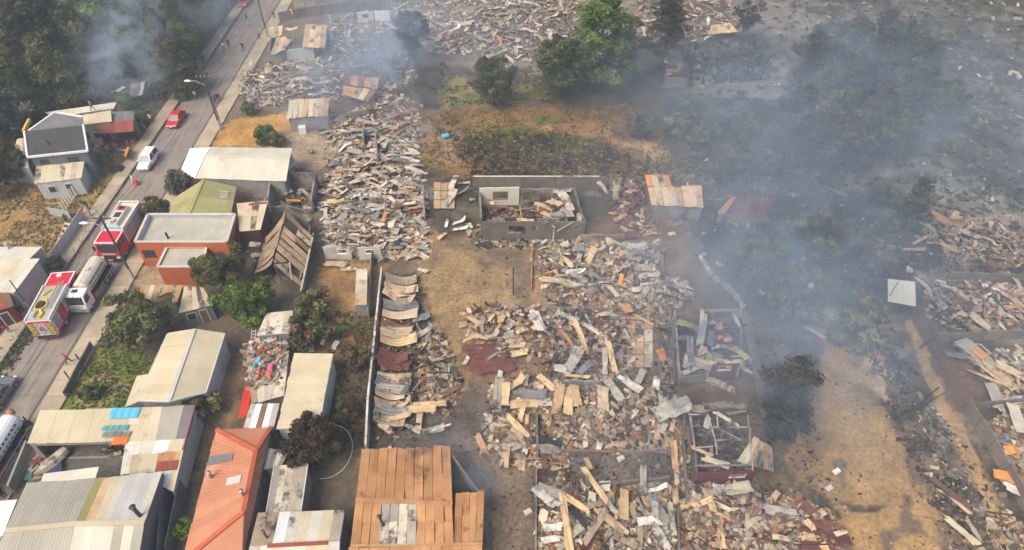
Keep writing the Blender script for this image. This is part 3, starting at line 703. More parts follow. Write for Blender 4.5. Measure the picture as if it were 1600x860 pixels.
def make_tree(name, H, seed, cols, crown, nclump, per, leaf, cr, bark='polewood', trunk_r=.18, limbs=9, flat=.75, base=.3, lean=.2, elong=1.7, droop=0):
    """crown(rs) -> clump centre in 0..1 crown space scaled to metres"""
    rs = np.random.RandomState(seed); rr = random.Random(seed)
    cs = np.array([crown(rs) for _ in range(nclump)]); rad = cr*(.55+.75*rs.rand(nclump))
    v, f, c = leaves(cs, rad, per, leaf, cols, rs, flat, droop, elong)
    cm = np_mesh(name+'_crown', v, f, c, M['leaf'])
    mb = MB(); top = Vector((rr.uniform(-lean, lean), rr.uniform(-lean, lean), H*.9)); mid = top*.5+Vector((rr.uniform(-lean, lean), rr.uniform(-lean, lean), 0))
    mb.tube([(0,0,-.4), mid, top], [trunk_r, trunk_r*.7, trunk_r*.22], 7)
    for k in range(limbs):
        t = cs[rr.randrange(nclump)]; z0 = max(H*base*.6, min(t[2]*.75, H*.8)); s0 = Vector((0,0,0)).lerp(top, z0/(H*.9))
        e = Vector(t); mb.tube([s0, s0.lerp(e, .55)+Vector((0,0,-.05*H*rr.random())), e], [trunk_r*.45, trunk_r*.28, .03], 5)
    return mb.mesh(name+'_trunk', M[bark]), cm
def ell(rx, rz, zc, hollow=.45):
    def g(rs):
        while True:
            d = rs.uniform(-1, 1, 3)
            l = np.linalg.norm(d)
            if hollow < l < 1: break
        k = 1+.28*math.sin(3*math.atan2(d[1], d[0])+1.3)+.12*math.sin(5*d[2])
        return np.array([d[0]*rx*k, d[1]*rx*k, zc+d[2]*rz])
    return g
def cone(r, z0, z1, pw=.8):
    def g(rs):
        t = rs.rand()**1.3; a = rs.rand()*6.283; rad = r*(1-t)**pw*(.35+.65*rs.rand()**.5)*(1+.25*math.sin(7*t*3+a*2))
        return np.array([math.cos(a)*rad, math.sin(a)*rad, z0+(z1-z0)*t])
    return g
def tiers(r, z0, z1, n=9):
    def g(rs):
        k = rs.randint(n); t = (k+.2*rs.rand())/n; a = (k*2.4+rs.randint(5)*1.2566+.25*rs.randn()); rad = r*(1-t*.75)*(.25+.75*rs.rand())
        return np.array([math.cos(a)*rad, math.sin(a)*rad, z0+(z1-z0)*t+rad*.18])
    return g
GRN = [(.075,.115,.025),(.10,.145,.03),(.055,.085,.02),(.13,.16,.04)]
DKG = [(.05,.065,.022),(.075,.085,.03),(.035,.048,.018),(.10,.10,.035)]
OLV = [(.105,.11,.045),(.075,.085,.035),(.14,.125,.05),(.05,.06,.025)]
GRY = [(.075,.085,.06),(.095,.09,.065),(.05,.06,.045),(.12,.115,.075)]
BRN = [(.055,.038,.022),(.04,.03,.018),(.075,.045,.026),(.04,.04,.018)]
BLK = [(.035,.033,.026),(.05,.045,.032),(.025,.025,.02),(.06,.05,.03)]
MIXP = [(.075,.09,.03),(.10,.075,.05),(.12,.07,.06),(.055,.07,.022)]
TREES = {
 'orchard': [make_tree('orchard%d' % i, 5.2, 20+i, OLV if i == 0 else GRN, ell(2.6, 1.8, 3.2), 70, 190, .2, .72) for i in range(2)],
 'mango': [make_tree('mango', 5.0, 31, GRN, ell(2.5, 1.9, 3.1, .6), 84, 180, .19, .62)],
 'tall': [make_tree('tall%d' % i, 13, 40+i, [OLV, DKG, DKG][i], cone(3.6, 2.5, 13), 100, 170, .26, 1.1, limbs=14, trunk_r=.26, droop=.5, elong=2.0) for i in range(3)],
 'broad': [make_tree('broad%d' % i, 9, 50+i, [DKG, GRY, GRN][i], ell(3.4, 3.6, 5.2, .4), 92, 170, .25, 1.05, limbs=12, trunk_r=.25) for i in range(3)],
 'greypine': [make_tree('greypine%d' % i, 8.5, 60+i, [GRY, BLK, GRY][i], ell(2.3, 3.3, 5.0, .2), 56, 110, .22, .75, limbs=16, trunk_r=.17) for i in range(3)],
 'scorch': [make_tree('scorch%d' % i, 7.5, 160+i, BLK if i else GRY, ell(2.0, 2.6, 4.8, .15), 40, 42, .22, .6, limbs=24, trunk_r=.15, bark='charwood') for i in range(2)],
 'upright': [make_tree('upright', 14, 170, GRN, cone(4.0, 2.0, 14, .55), 120, 170, .26, 1.1, limbs=16, trunk_r=.28)],
 'bigpine': [make_tree('bigpine', 15, 70, BLK, tiers(4.4, 6, 15, 10), 110, 60, .26, .75, limbs=46, trunk_r=.3, flat=.5)],
 'bush': [make_tree('bush%d' % i, 2.2, 80+i, [GRN, OLV, MIXP, GRY][i], ell(1.25, .95, 1.1, .3), 30, 120, .16, .46, limbs=7, trunk_r=.08) for i in range(4)],
 'brownred': [make_tree('brownred', 5.0, 90, BRN, ell(2.5, 1.9, 3.0, .4), 70, 170, .2, .72)],
 'cypress': [make_tree('cypress', 7, 95, GRY, cone(1.4, .6, 7, .6), 40, 90, .26, .6, trunk_r=.15)],
 'bare': [make_tree('bare%d' % i, 4.5, 98+i, BLK, ell(1.7, 1.5, 3.0, .3), 22, 10, .2, .6, limbs=22, trunk_r=.12, bark='charwood') for i in range(2)],
}
def tree(name, label, kind, px, py, h, var=0, w=1.0, group=None, cat='tree', at=.6):
    """px,py: where the middle of the crown is seen; at: its height as a share of h"""
    t = TREES[kind][var % len(TREES[kind])]
    H0 = {'orchard':5.2,'mango':5,'tall':13.6,'broad':9,'greypine':8.5,'scorch':7.5,'upright':14,'bigpine':15.5,'bush':2.2,'brownred':5,'cypress':7.3,'bare':4.6}[kind]
    p = P(px, py, h*at); s = h/H0
    r = thing(name, label, cat, (p.x, p.y, gz(p.x, p.y)), random.uniform(0, 6.28), group)
    r.scale = (s*w, s*w, s)
    for nm, me in (('trunk', t[0]), ('crown', t[1])): link(nm, me, r, local=True)
    return r
# ------------------------------------------------------------------ tufts
def tufts(name, label, poly, n, cols, size=.35, hgt=.5, clump=5, cat='grass', soft=0):
    rs = np.random.RandomState(len(name)*7+n); pts = scatter(poly, max(4, n//clump), 1); C = []
    for x, y in pts:
        p = P(x, y); s = rs.rand()*.9+.3
        for _ in range(clump): q = rs.randn(2)*s*.5; C.append((p.x+q[0], p.y+q[1], gz(p.x+q[0], p.y+q[1])+hgt*.25*s))
    C = np.array(C); v, f, c = leaves(C, np.full(len(C), hgt*.8), 9, size*.72, cols, rs, .55, -.6); c = c*.72
    o = link(name, np_mesh(name, v, f, c, M['straw'])); tag(o, label, cat, kind='stuff'); return o
# ================================================================== standing houses, street side
def hgt(bx, by, ty):
    b = P(bx, by); lo, hi = 0, 40
    for _ in range(40):
        m = (lo+hi)/2
        if to_px(b.x, b.y, m)[1] > ty: lo = m
        else: hi = m
    return lo
# --- dark two-slope house by the forest
r = gable('house', 'two-storey house with dark grey shingle roof and white trim by the forest', 'house',
      (37,206,5.0), (131,195,5.0), (52,183,6.1), (130,177,6.1), (0,0,0), (1,1,0), 1, 'darkgrey', 'darkgrey', 'bluewall') if False else None
root = thing('house', 'two-storey house with dark grey roof and white trim by the forest', 'house', P(88, 250))
A = [P(38,206,5.6), P(130,196,5.6), P(137,236,4.6), P(43,246,4.6)]
B = [P(45,205,5.55), P(86,176,6.3), P(129,183,5.6), P(130,196,5.65)]
def slab(parent, pts, m, t=.14, name='roof'):
    mb = MB(); pts = [V3(p) for p in pts]; n = (pts[1]-pts[0]).cross(pts[2]-pts[0]).normalized()
    if n.z < 0: n = -n
    mb.hexa([p-n*t for p in pts], pts); return mb.build(name, m, parent)
slab(root, A, M['darkgrey']); slab(root, B, M['midgrey'], name='rear_roof')
for a, b in ((A[0], A[3]), (A[3], A[2]), (A[2], A[1]), (B[0], B[1]), (B[1], B[2])):
    mb = MB(); mb.bar(a, b, .22, .26); mb.build('trim', M['whitepaint'], root)
mb = MB(); mb.bar(P(37,206,5.4), P(46,188,5.4), .3, .5); mb.build('gutter', M['yellow'], root)
w = inset([A[0], A[1], A[2], A[3]], .35)
wall(root, w[3], w[2], 4.45, M['bluewall'], holes=((.12,.28,2.8,3.9),(.62,.82,2.8,3.9)), frame=M['whitepaint'], glass=True)
wall(root, w[2], w[1], 4.45, M['bluewall'], h2=5.4); wall(root, w[0], w[3], 5.4, M['bluewall'], h2=4.45); wall(root, w[1], w[0], 5.3, M['bluewall'])
pipe_chimney(root, (78,228,4.85), .8, .08)
for i, x in enumerate((139, 145, 151)):
    mb = MB(); p = P(x, 262-i*4); mb.bar(p, p+Vector((0,0,3.2)), .09); mb.build('balcony_post', M['palewall'], root)
mb = MB(); mb.bar(P(137,252), P(150,225,2.8), .12); mb.bar(P(146,250), P(158,222,2.8), .12); mb.build('stair_rail', M['palewall'], root)
shed('lean_to_shed', 'tan corrugated lean-to below the dark grey house', 'shed', [(57,257,3.1),(133,248,3.1),(127,279,2.5),(53,288,2.5)], 8, ['cream','cream','pale'], 'palewall')
shed('side_annex', 'long tan annex with pale wall on the forest side of the dark house', 'shed', [(27,217,3.3),(40,216,3.3),(45,264,2.6),(14,262,2.6)], 3, ['cream','tan'], 'palewall', seg=2)
shed('red_hut', 'small red-roofed hut at the edge of the forest', 'shed', [(6,223,2.4),(24,221,2.4),(24,232,2.1),(6,235,2.1)], 2, ['redroof'], 'darkwood')
shed('rear_shed', 'flat cream shed roof behind the dark grey house', 'shed', [(70,176,3.4),(182,160,3.4),(178,170,3.2),(82,184,3.2)], 8, ['cream','creamy'], 'cwall')
shed('cream_annex', 'cream roofed annex between the dark house and the red roof', 'shed', [(130,180,3.6),(173,173,3.6),(175,190,3.2),(129,196,3.2)], 5, ['cream'], 'cwall')
shed('grey_annex', 'small grey flat annex behind the red roof', 'shed', [(175,175,3.0),(209,174,3.0),(209,188,2.9),(176,190,2.9)], 4, ['midgrey'], 'cwall')
shed('red_porch', 'dark red porch roof beside the forest-side pavement', 'porch', [(152,192,3.0),(208,188,3.0),(209,206,2.5),(153,210,2.5)], 6, ['redroof'], 'darkwood', walls=(0,3))
# burned hut behind
root = thing('burned_hut', 'burned shack with leaning wall under the trees', 'ruin', P(210,152))
wall(root, P(163,160), P(236,153), 1.7, M['burntwall'], jag=.6, t=.12); wall(root, P(236,153), P(240,140), 1.8, M['burntwall'], jag=.5, t=.12)
wall(root, P(172,143), P(238,136), 2.2, M['burntwall'], jag=.7, t=.12)
roof(root, (198,131,2.6), (234,126,2.6), (230,148,1.7), (196,153,1.7), 5, ['zinc','midgrey','soot'], warp=.1)
hsheets(root, [(188,140,1.2,60,'cream','flat',.8,1.3),(172,146,.6,20,'pale','twist',.8),(245,146,.4,-40,'zinc','crumple',.9),(222,152,.3,10,'brown','wave',.7)])
rubble(root, [(165,150),(255,138),(262,158),(175,168)], 260, 'dark', hm=.4); beams(root, [(165,150),(255,138),(262,158),(175,168)], 9, .6)
root = thing('junk_heap', 'heap of household junk beside the forest-side pavement', 'junk', P(185,235))
rubble(root, [(150,215),(200,200),(215,215),(188,245),(165,258),(148,245)], 420, 'junk', hm=.6, size=(.1,.4)); beams(root, [(150,215),(200,200),(188,245),(160,255)], 5)
mb = MB(); mb.hexa([P(193,246),P(199,232),P(203,236),P(197,249)], [P(193,243,1.3),P(199,229,1.3),P(202,231,1.3),P(197,245,1.3)]); tag(mb.build('orange_signboard', M['orange']), 'upright orange panel leaning beside the junk heap', 'panel')
mb = MB(); mb.box(-.9,.9,-.6,.6,0,.5,tx=.2,ty=.15); mb.box(-.4,.5,-.4,.3,.45,.8,tx=.1,ty=.1); o = mb.build('rubbish_bag', M['blackmetal']); o.location = P(184,266); tag(o, 'black rubbish bags dumped on the dry verge', 'bag')
# fence and ramp on the slope
root = thing('picket_fence', 'short white slatted fence on the dry slope', 'fence', P(113,330))
for i in range(7):
    mb = MB(); a = P(101+i*2.9, 331-i*4.2); mb.bar(a, a+Vector((.02,0,1.5)), .22, .05); mb.build('slat', M['palegrey'], root)
mb = MB(); mb.bar(P(100,331,.9), P(121,302,.9), .06); mb.build('rail', M['palegrey'], root)
root = thing('panel_fence', 'grey sheet panel fence below the street pavement', 'fence', P(105,380))
q = [(88,409),(97,396),(106,382),(115,369),(124,356),(133,341)]
for a, b in zip(q[:-1], q[1:]): wall(root, P(*a), P(*b), 1.5, M['palewall'], t=.06, name='panel')
root = thing('ramp', 'wooden ladder ramp with tan rungs below the pavement', 'ramp', P(98,375))
mb = MB(); mb.bar(P(81,399,.2), P(103,346,.6), .16); mb.build('stringer', M['wood'], root)
mb = MB(); mb.bar(P(92,398,.2), P(112,352,.6), .16); mb.build('stringer', M['wood'], root)
for i in range(7):
    t = i/6; mb = MB(); mb.bar(P(82+20*t, 397-48*t, .25+.4*t), P(92+19*t, 395-43*t, .25+.4*t), .3, .06); mb.build('rung', M['cream'], root)
wall(root, P(80,336), P(112,341), 1.2, M['palewall'], t=.06, name='top_panel')
root = thing('rail_fence', 'low pale rail along the edge of the street pavement', 'fence', P(135,385))
for a, b in (((118,396),(152,332)),):
    for z in (.5, .95): mb = MB(); mb.bar(P(*a, z), P(*b, z), .07); mb.build('rail', M['polepale'], root)
    for i in range(5):
        t = i/4; p = P(a[0]+(b[0]-a[0])*t, a[1]+(b[1]-a[1])*t); mb = MB(); mb.bar(p, p+Vector((0,0,1)), .08); mb.build('post', M['polepale'], root)
# pale houses lower left
root = shed('pale_house', 'pale flat-roofed house with white door frames by the street', 'house', [(-30,386,3.2),(66,386,3.2),(44,407,3.1),(-50,404,3.1)], 8, ['creamy','palegrey'], 'palewall')
pipe_chimney(root, (14,389,3.2), .7, .12, 'palegrey')
root = shed('wing_house', 'cream roofed front wing of the pale house by the street', 'house', [(-45,405,3.1),(62,405,3.1),(22,458,2.7),(-80,455,2.7)], 9, ['creamy','cream','creamy'], 'palewall', seg=2)
a, b = P(24,458,0), P(63,407,0)
o = Vector((.35,-.5,0))
for u0, u1, lo, hi, m in ((.3,.52,.7,1.9,'glass'),(.62,.74,0,2.1,'darkred')):
    mb = MB(); p, q = a.lerp(b, u0)+o*.2, a.lerp(b, u1)+o*.2; mb.hexa([p+Vector((0,0,lo)), q+Vector((0,0,lo)), q+o*.15+Vector((0,0,lo)), p+o*.15+Vector((0,0,lo))], [p+Vector((0,0,hi)), q+Vector((0,0,hi)), q+o*.15+Vector((0,0,hi)), p+o*.15+Vector((0,0,hi))]); mb.build('window' if m == 'glass' else 'door', M[m], root)
shed('brown_shed', 'dark red-brown shed at the street edge beside the fire engine', 'shed', [(-40,462,2.6),(14,458,2.6),(22,478,2.4),(-40,500,2.4)], 5, ['redroof','brown'], 'redwall')
root = thing('brown_fence', 'brown board fence beside the crouched onlookers', 'fence', P(10,505))
for i in range(7): wall(root, P(-12+i*4,527-i*5.5), P(-8.4+i*4,522-i*5.5), 1.3, M['redroof'], t=.05, name='board')
# --- right side of street: white-roofed house
root = thing('white_roofed_house', 'long house with cream roof and white end slope above the olive roof', 'house', P(380,280))
e0, e1 = P(306,279,2.7), P(447,284,2.7); k0, k1 = P(321,244,3.7), P(453,248,3.7); u0, u1 = P(332,230,3.2), P(457,232,3.2)
roof(root, k0, k1, e1, e0, 12, ['creamy'], seg=1); roof(root, k0, k1, u1, u0, 12, ['creamy'])
mb = MB(); mb.bar(k0+Vector((0,0,.04)), k1+Vector((0,0,.04)), .4, .06); mb.build('ridge_cap', M['creamy'], root)
slab(root, [P(283,265,2.2), P(297,232,2.9), u0+Vector((-.1,0,0)), k0+Vector((-.1,0,0)), e0+Vector((-.1,0,0))], M['whitepaint'], .06, name='end_slope')
w = inset([u0, u1, e1, e0], .4)
for i in range(4): wall_poly(root, [w[i]-Vector((0,0,.12)), w[(i+1) % 4]-Vector((0,0,.12))], M['cwall'])
sheet(root, P(449,262,2.4), 1.2, 'ash', 'twist', .9, (.4,.2))
# olive roof
root = gable('olive_house', 'house with olive-green roof and a damaged patch of bare sheets', 'house', (268,312,2.4), (264,336,2.4), (318,281,3.6), (296,333,3.6), (369,292,2.4), (361,334,2.4), 4, ['olive'], ['olive'], 'cwall', ridge='olive')
for i in range(9):
    x = 330-i*1.6+random.uniform(-3,3); y = 298+i*4
    a = P(x, y, 3.15-.02*i); b = P(x+27+random.uniform(-4,6), y+2.5, 2.75-.02*i); mb = MB(); mb.bar(a, b, .34, .04); mb.build('bare_board', M[random.choice(['pale','greyroof'])], root)
# brick flat roof house
root = thing('brick_house', 'orange brick house with pale parapeted flat roof beside the fire engine', 'house', P(290,385))
c = [P(211,378,3.5), P(354,378,3.5), P(367,335,3.5), P(231,335,3.5)]
wall(root, c[0], c[1], 3.5, M['brick'], holes=((.03,.17,1.0,2.3),(.55,.68,1.0,2.2)), frame=M['whitepaint'], glass=True); wall(root, c[1], c[2], 3.5, M['brick'], holes=((.4,.62,1.0,2.2),), frame=M['blackmetal'], glass=True)
wall(root, c[2], c[3], 3.5, M['brick']); wall(root, c[3], c[0], 3.5, M['brick'])
d = inset(c, .1)
mb = MB(); mb.hexa([Vector((p.x,p.y,2.85)) for p in inset(c,.25)], [Vector((p.x,p.y,2.95)) for p in inset(c,.25)]); mb.build('roof_deck', M['concrete'], root)
for i in range(4):
    mb = MB(); mb.bar(c[i]+Vector((0,0,.03)), c[(i+1) % 4]+Vector((0,0,.03)), .32, .06); mb.build('coping', M['palegrey'], root)
    a, b = inset(c,.2)[i], inset(c,.2)[(i+1) % 4]; mb = MB(); mb.hexa([Vector((a.x,a.y,2.9)),Vector((b.x,b.y,2.9)),Vector((b.x,b.y,2.9))+(a-b).cross(Vector((0,0,1))).normalized()*.03,Vector((a.x,a.y,2.9))+(a-b).cross(Vector((0,0,1))).normalized()*.03],
        [Vector((a.x,a.y,3.48)),Vector((b.x,b.y,3.48)),Vector((b.x,b.y,3.48))+(a-b).cross(Vector((0,0,1))).normalized()*.03,Vector((a.x,a.y,3.48))+(a-b).cross(Vector((0,0,1))).normalized()*.03]); mb.build('parapet_lining', M['palewall'], root)
pipe_chimney(root, (263,373,2.95), .9, .12, 'blackmetal', cap=False)
c2 = [P(246,417,2.7), P(318,417,2.7), P(322,386,2.7), P(261,386,2.7)]
for i in range(4): wall(root, c2[i], c2[(i+1) % 4], 2.7, M['brick'], name='porch_wall')
mb = MB(); mb.hexa([Vector((p.x,p.y,2.45)) for p in inset(c2,.2)], [Vector((p.x,p.y,2.55)) for p in inset(c2,.2)]); mb.build('porch_deck', M['concrete'], root)
for i in range(4): mb = MB(); mb.bar(c2[i]+Vector((0,0,.03)), c2[(i+1) % 4]+Vector((0,0,.03)), .3, .06); mb.build('porch_coping', M['palegrey'], root)
# tan shed with dark red walls
root = shed('tan_shed', 'tan corrugated roof with dark red walls between brick house and burned house', 'shed', [(370,318,2.9),(419,314,2.9),(407,360,2.6),(374,362,2.6)], 4, ['cream','tan'], 'darkred', seg=2)
mb = MB(); mb.bar(P(389,320,2.95), P(416,317,2.95), .3, .12); mb.build('red_ridge', M['redroof'], root)
# rusty striped shed
shed('rust_striped_shed', 'low shed with rust-striped roof behind the leafy garden tree', 'shed', [(221,445,2.5),(286,446,2.5),(277,473,2.3),(213,472,2.3)], 9, ('rust','rustpale','cream','rust','pale','rust','rustpale','pale','rust'), 'cwall')
shed('tan_low_shed', 'low tan shed with dark grey wall beside the garden trees', 'shed', [(288,448,2.5),(318,450,2.5),(333,477,2.3),(279,490,2.3)], 5, ['tan','cream'], 'midgrey')
# tan gable house
root = gable('tan_house', 'house with long tan gabled roof beside the green lawn', 'house', (262,522,2.8), (214,626,2.8), (304,515,3.7), (264,627,3.7), (351,522,2.8), (322,613,2.8), 9, ['cream'], ['cream'], 'palewall', ridge='palegrey', edge='palegrey')
roof(root, (236,584,2.75), (214,588,2.5), (195,637,2.4), (214,630,2.7), 3, ['cream'])
# grey small shed
shed('grey_shed', 'small grey shed with tan lean roof beside the purple bush', 'shed', [(417,490,2.5),(457,486,2.5),(452,520,2.1),(402,524,2.1)], 4, ['pale','creamy','tan'], 'palewall', edge='palegrey')
root = thing('ladder', 'short pale ladder leaning beside the grey shed', 'ladder', P(395,540))
for dx in (-.2,.2): mb = MB(); mb.bar(P(395,545)+Vector((dx,0,0)), P(395,520,2.2)+Vector((dx,0.4,0)), .07); mb.build('rail', M['palegrey'], root)
for i in range(6): mb = MB(); q = P(395,545).lerp(P(395,520,2.2)+Vector((0,.4,0)), (i+.5)/6); mb.bar(q-Vector((.2,0,0)), q+Vector((.2,0,0)), .06); mb.build('rung', M['palegrey'], root)
J = [(388,556),(450,546),(455,562),(446,616),(398,630)]
root = shed('junk_roof', 'flat low roof loaded with salvaged junk', 'shed', [(386,558,1.9),(452,548,1.9),(444,618,1.9),(393,632,1.9)], 5, ['pale','tan'], 'cwall', seg=2)
def raise_z(o, z): o.location.z += z
o = rubble(root, J, 330, 'junk', size=(.12,.42), hm=.5, name='junk_pile'); raise_z(o, 1.9)
for q, m, s in (((423,573,2.4),'pink',.5),((405,562,2.3),'skyblue',.45),((421,586,2.4),'orangeplastic',.35),((398,572,2.3),'teal',.35)):
    p = P(*q); mb = MB(); mb.box(p.x-s/2,p.x+s/2,p.y-s,p.y+s*.6,p.z-.15,p.z+.25,tx=.05,ty=.12); mb.build('bundle', M[m], root)
shed('cream_long_roof', 'long cream flat roof of nine sheets beside the scrubby lot', 'shed', [(460,552,2.7),(520,553,2.7),(499,668,2.6),(432,671,2.6)], 9, ['cream'], 'palewall', swap=True)
shed('white_small_roof', 'small white roof with brown skylight strip behind the orange roof', 'shed', [(392,631,2.7),(437,631,2.7),(427,672,2.5),(380,669,2.5)], 5, ('ash','whitepaint','brown','whitepaint','ash'), 'cwall')
mb = MB(); mb.hexa([P(371,655,.6),P(382,603,.6),P(395,602,.6),P(386,650,.6)], [P(371,655,.9),P(382,603,1.0),P(395,602,.75),P(386,650,.7)]); mb.bar(P(376,640), P(376,640,.7), .1); mb.bar(P(390,615), P(390,615,.7), .1)
tag(mb.build('orange_cart', M['redplastic']), 'bright orange-red tipped cart beside the dirt alley', 'cart')
# patchwork house
root = thing('patchwork_house', 'courtyard house with patchwork roof of tan, grey, white and rusty sheets', 'house', P(180,720))
roof(root, (63,642,2.8), (205,638,2.8), (197,690,2.6), (42,694,2.6), 10, ['cream'])
roof(root, (205,638,2.85), (254,636,2.8), (243,690,2.7), (197,690,2.7), 3, ['cream','creamy'], seg=2)
roof(root, (254,636,2.8), (304,633,2.8), (291,685,2.7), (242,690,2.7), 3, ['midgrey','greyroof'])
roof(root, (197,691,2.7), (290,686,2.7), (283,706,2.65), (193,712,2.65), 4, ('ash','creamy','whitepaint','cream'))
roof(root, (193,712,2.65), (248,708,2.65), (242,738,2.55), (188,742,2.55), 4, ['cream','creamy','cream'])
roof(root, (248,707,2.65), (285,704,2.65), (279,734,2.55), (242,738,2.55), 4, ('rust','redroof','rustpale','redroof'), seg=2)
roof(root, (236,738,2.55), (279,734,2.5), (270,768,2.4), (232,752,2.4), 4, ('bluegrey','palegrey','whitepaint','cream'))
for q, m, wd in (((172,644,2.95, 218,643),'skyblue',.8),((171,652,2.95,215,650),'skyblue',.4),((160,670,2.9,200,668),'teal',.5),((160,680,2.9,203,678),'bluegrey',.5),((176,690,2.8,200,688),'orangeplastic',.8)):
    a, b = P(q[0],q[1],q[2]), P(q[3],q[4],q[2]); mb = MB()
    vs = []
    for i in range(9):
        p = a.lerp(b, i/8); dz = .06*(i % 2); vs += [p+Vector((0,-wd/2,dz)), p+Vector((0,wd/2,dz+.02))]
    mb.raw(vs, [(2*i,2*i+2,2*i+3,2*i+1) for i in range(8)]); mb.build('patch_sheet', M[m], root)
wm = M['cwall']
wall(root, P(66,645,2.8), P(46,692,2.6), 2.45, wm); wall(root, P(46,692,2.6), P(195,688,2.6), 2.4, wm, holes=((.05,.95,0,2.2),)); wall(root, P(302,637,2.8), P(268,765,2.4), 2.3, M['palewall']); wall(root, P(68,645,2.8), P(300,637,2.8), 2.6, wm); wall(root, P(196,692,2.6), P(188,742,2.5), 2.3, M['palewall'], t=.1)
mb = MB(); mb.bar(P(305,634,2.85), P(286,704,2.7), .12, .2); mb.build('red_gutter', M['redroof'], root)
mb = MB(); mb.bar(P(286,704,2.7), P(271,768,2.5), .10, .16); mb.build('gutter', M['cream'], root)
wall(root, P(50,700), P(22,770), 1.2, M['block'], name='court_wall')
root = thing('boat', 'pale upturned dinghy on blue tarpaulin in the courtyard', 'boat', P(80,728))
p = P(80,728); mb = MB(); vs = []
for i, (t, w_) in enumerate(((0,.05),(.2,.45),(.5,.6),(.8,.55),(1,.42))):
    c_ = Vector((p.x-.6+1.5*t, p.y-1.2+2.6*t, .35)); n_ = Vector((.866,-.5,0))
    vs += [c_-n_*w_, c_-n_*w_*.6+Vector((0,0,.4)), c_+n_*w_*.6+Vector((0,0,.4)), c_+n_*w_]
mb.raw(vs, [(4*i+j, 4*i+j+1, 4*i+5+j, 4*i+4+j) for i in range(4) for j in range(3)]+[(16,17,18,19)]); mb.build('hull', M['pale'], root)
mb = MB(); mb.hexa([P(62,750),P(98,748),P(98,722),P(82,708)], [P(64,748,.35),P(97,746,.3),P(96,724,.35),P(83,711,.3)]); tag(mb.build('tarpaulin', M['navy']), 'crumpled dark blue tarpaulin under the dinghy', 'tarpaulin')
root = thing('courtyard_clutter', 'clutter of tubs and tools along the courtyard wall', 'junk', P(60,735)); rubble(root, [(55,705),(75,705),(60,750),(40,760)], 70, 'junk', size=(.15,.5)); rubble(root, [(165,690),(195,692),(190,715),(160,705)], 40, 'pale', size=(.15,.5), name='crate_litter')
# big grey gable in the foreground
root = thing('grey_gable_house', 'large house with grey-beige gabled roof and stovepipe in the near corner', 'house', P(120,840))
k0, k1, k2 = P(8,830,4.2), P(118,819,4.2), P(226,817,4.2)
roof(root, k0, k1, (150,748,3.2), (42,755,3.2), 7, ['greyroof'], seg=2); roof(root, k1, k2, (254,737,3.2), (150,748,3.2), 8, ('olive','ochre','cream','creamy','palegrey','palegrey','palegrey','creamy'))
roof(root, k0, k1, (100,905,3.2), (-25,915,3.2), 7, ['greyroof']); roof(root, k1, k2, (212,900,3.2), (100,905,3.2), 7, ['creamy','creamy','greyroof'])
for a, b in ((k0,k1),(k1,k2)): mb = MB(); mb.bar(a+Vector((0,0,.05)), b+Vector((0,0,.05)), .42, .07); mb.build('ridge_cap', M['cream'], root)
mb = MB(); mb.bar(P(65,750,3.15), P(152,739,3.15), 1.1, .08); mb.build('eave_board', M['creamy'], root)
pipe_chimney(root, (219,806,4.2), 1.1, .16, 'blackmetal', lean=(-.2,.1))
wall_poly(root, [P(253,740,3.05), P(226,817,4.0), P(211,898,3.05)], M['midgrey'], t=.1); wall(root, P(46,758,3.2), P(250,741,3.2), 3.0, M['cwall']); wall(root, P(-22,905,3.2), P(46,758,3.2), 3.0, M['cwall'])
for i in range(9):
    t = i/9; a = P(268,757).lerp(P(258,900), t); b = P(268,757).lerp(P(258,900), t+1/9.3); wall(root, a, b, 2.5-.12*(i % 2)-t*.4, M['midgrey'], t=.06, name='wall_sheet')
shed('white_corner_roof', 'plain white roof at the near corner beside the grey gable', 'shed', [(-60,788,2.9),(27,781,2.9),(4,838,2.7),(-90,845,2.7)], 5, ['whitepaint'], 'palewall')
# orange hip roof
root = thing('orange_roofed_house', 'house with orange hipped roof, skylight and two flue pipes', 'house', P(355,770))
W0, E0, S0, S1 = P(338,672,2.7), P(424,668,2.7), P(284,880,2.7), P(378,876,2.7); r0, r1 = P(400,705,3.7), P(381,800,3.7)
for q, n_, nm in (([r0, r1, S0, W0], 11, 'a'), ([r0, r1, S1, E0], 11, 'b')): roof(root, *q, n_, ['orangeroof'], rib=.02)
mb = MB(); mb.hexa([p-Vector((0,0,.05)) for p in (W0, r0, E0)], [W0+Vector((0,0,.02)), r0+Vector((0,0,.02)), E0+Vector((0,0,.02))]); mb.build('hip_slope', M['orangeroof'], root)
mb = MB(); mb.hexa([p-Vector((0,0,.05)) for p in (S0, S1, r1)], [S0+Vector((0,0,.02)), S1+Vector((0,0,.02)), r1+Vector((0,0,.02))]); mb.build('hip_slope', M['orangeroof'], root)
for a, b in ((W0,r0),(r1,S0),(r0,r1),(r0,E0)): mb = MB(); mb.bar(a+Vector((0,0,.09)), b+Vector((0,0,.09)), .38, .1); mb.build('hip_cap', M['orangetrim'], root)
def on_roof(px, py, q, lift=.06):
    a, b, c_ = q; n_ = (b-a).cross(c_-a); u = (px-800)/FOC; v = -(py-430)/FOC; d_ = Vector((u, CP+v*SP, -SP+v*CP)); o_ = Vector((0,0,CAM_H)); t = (a-o_).dot(n_)/d_.dot(n_); return o_+d_*t+Vector((0,0,lift))
WP = (W0, r0, r1)
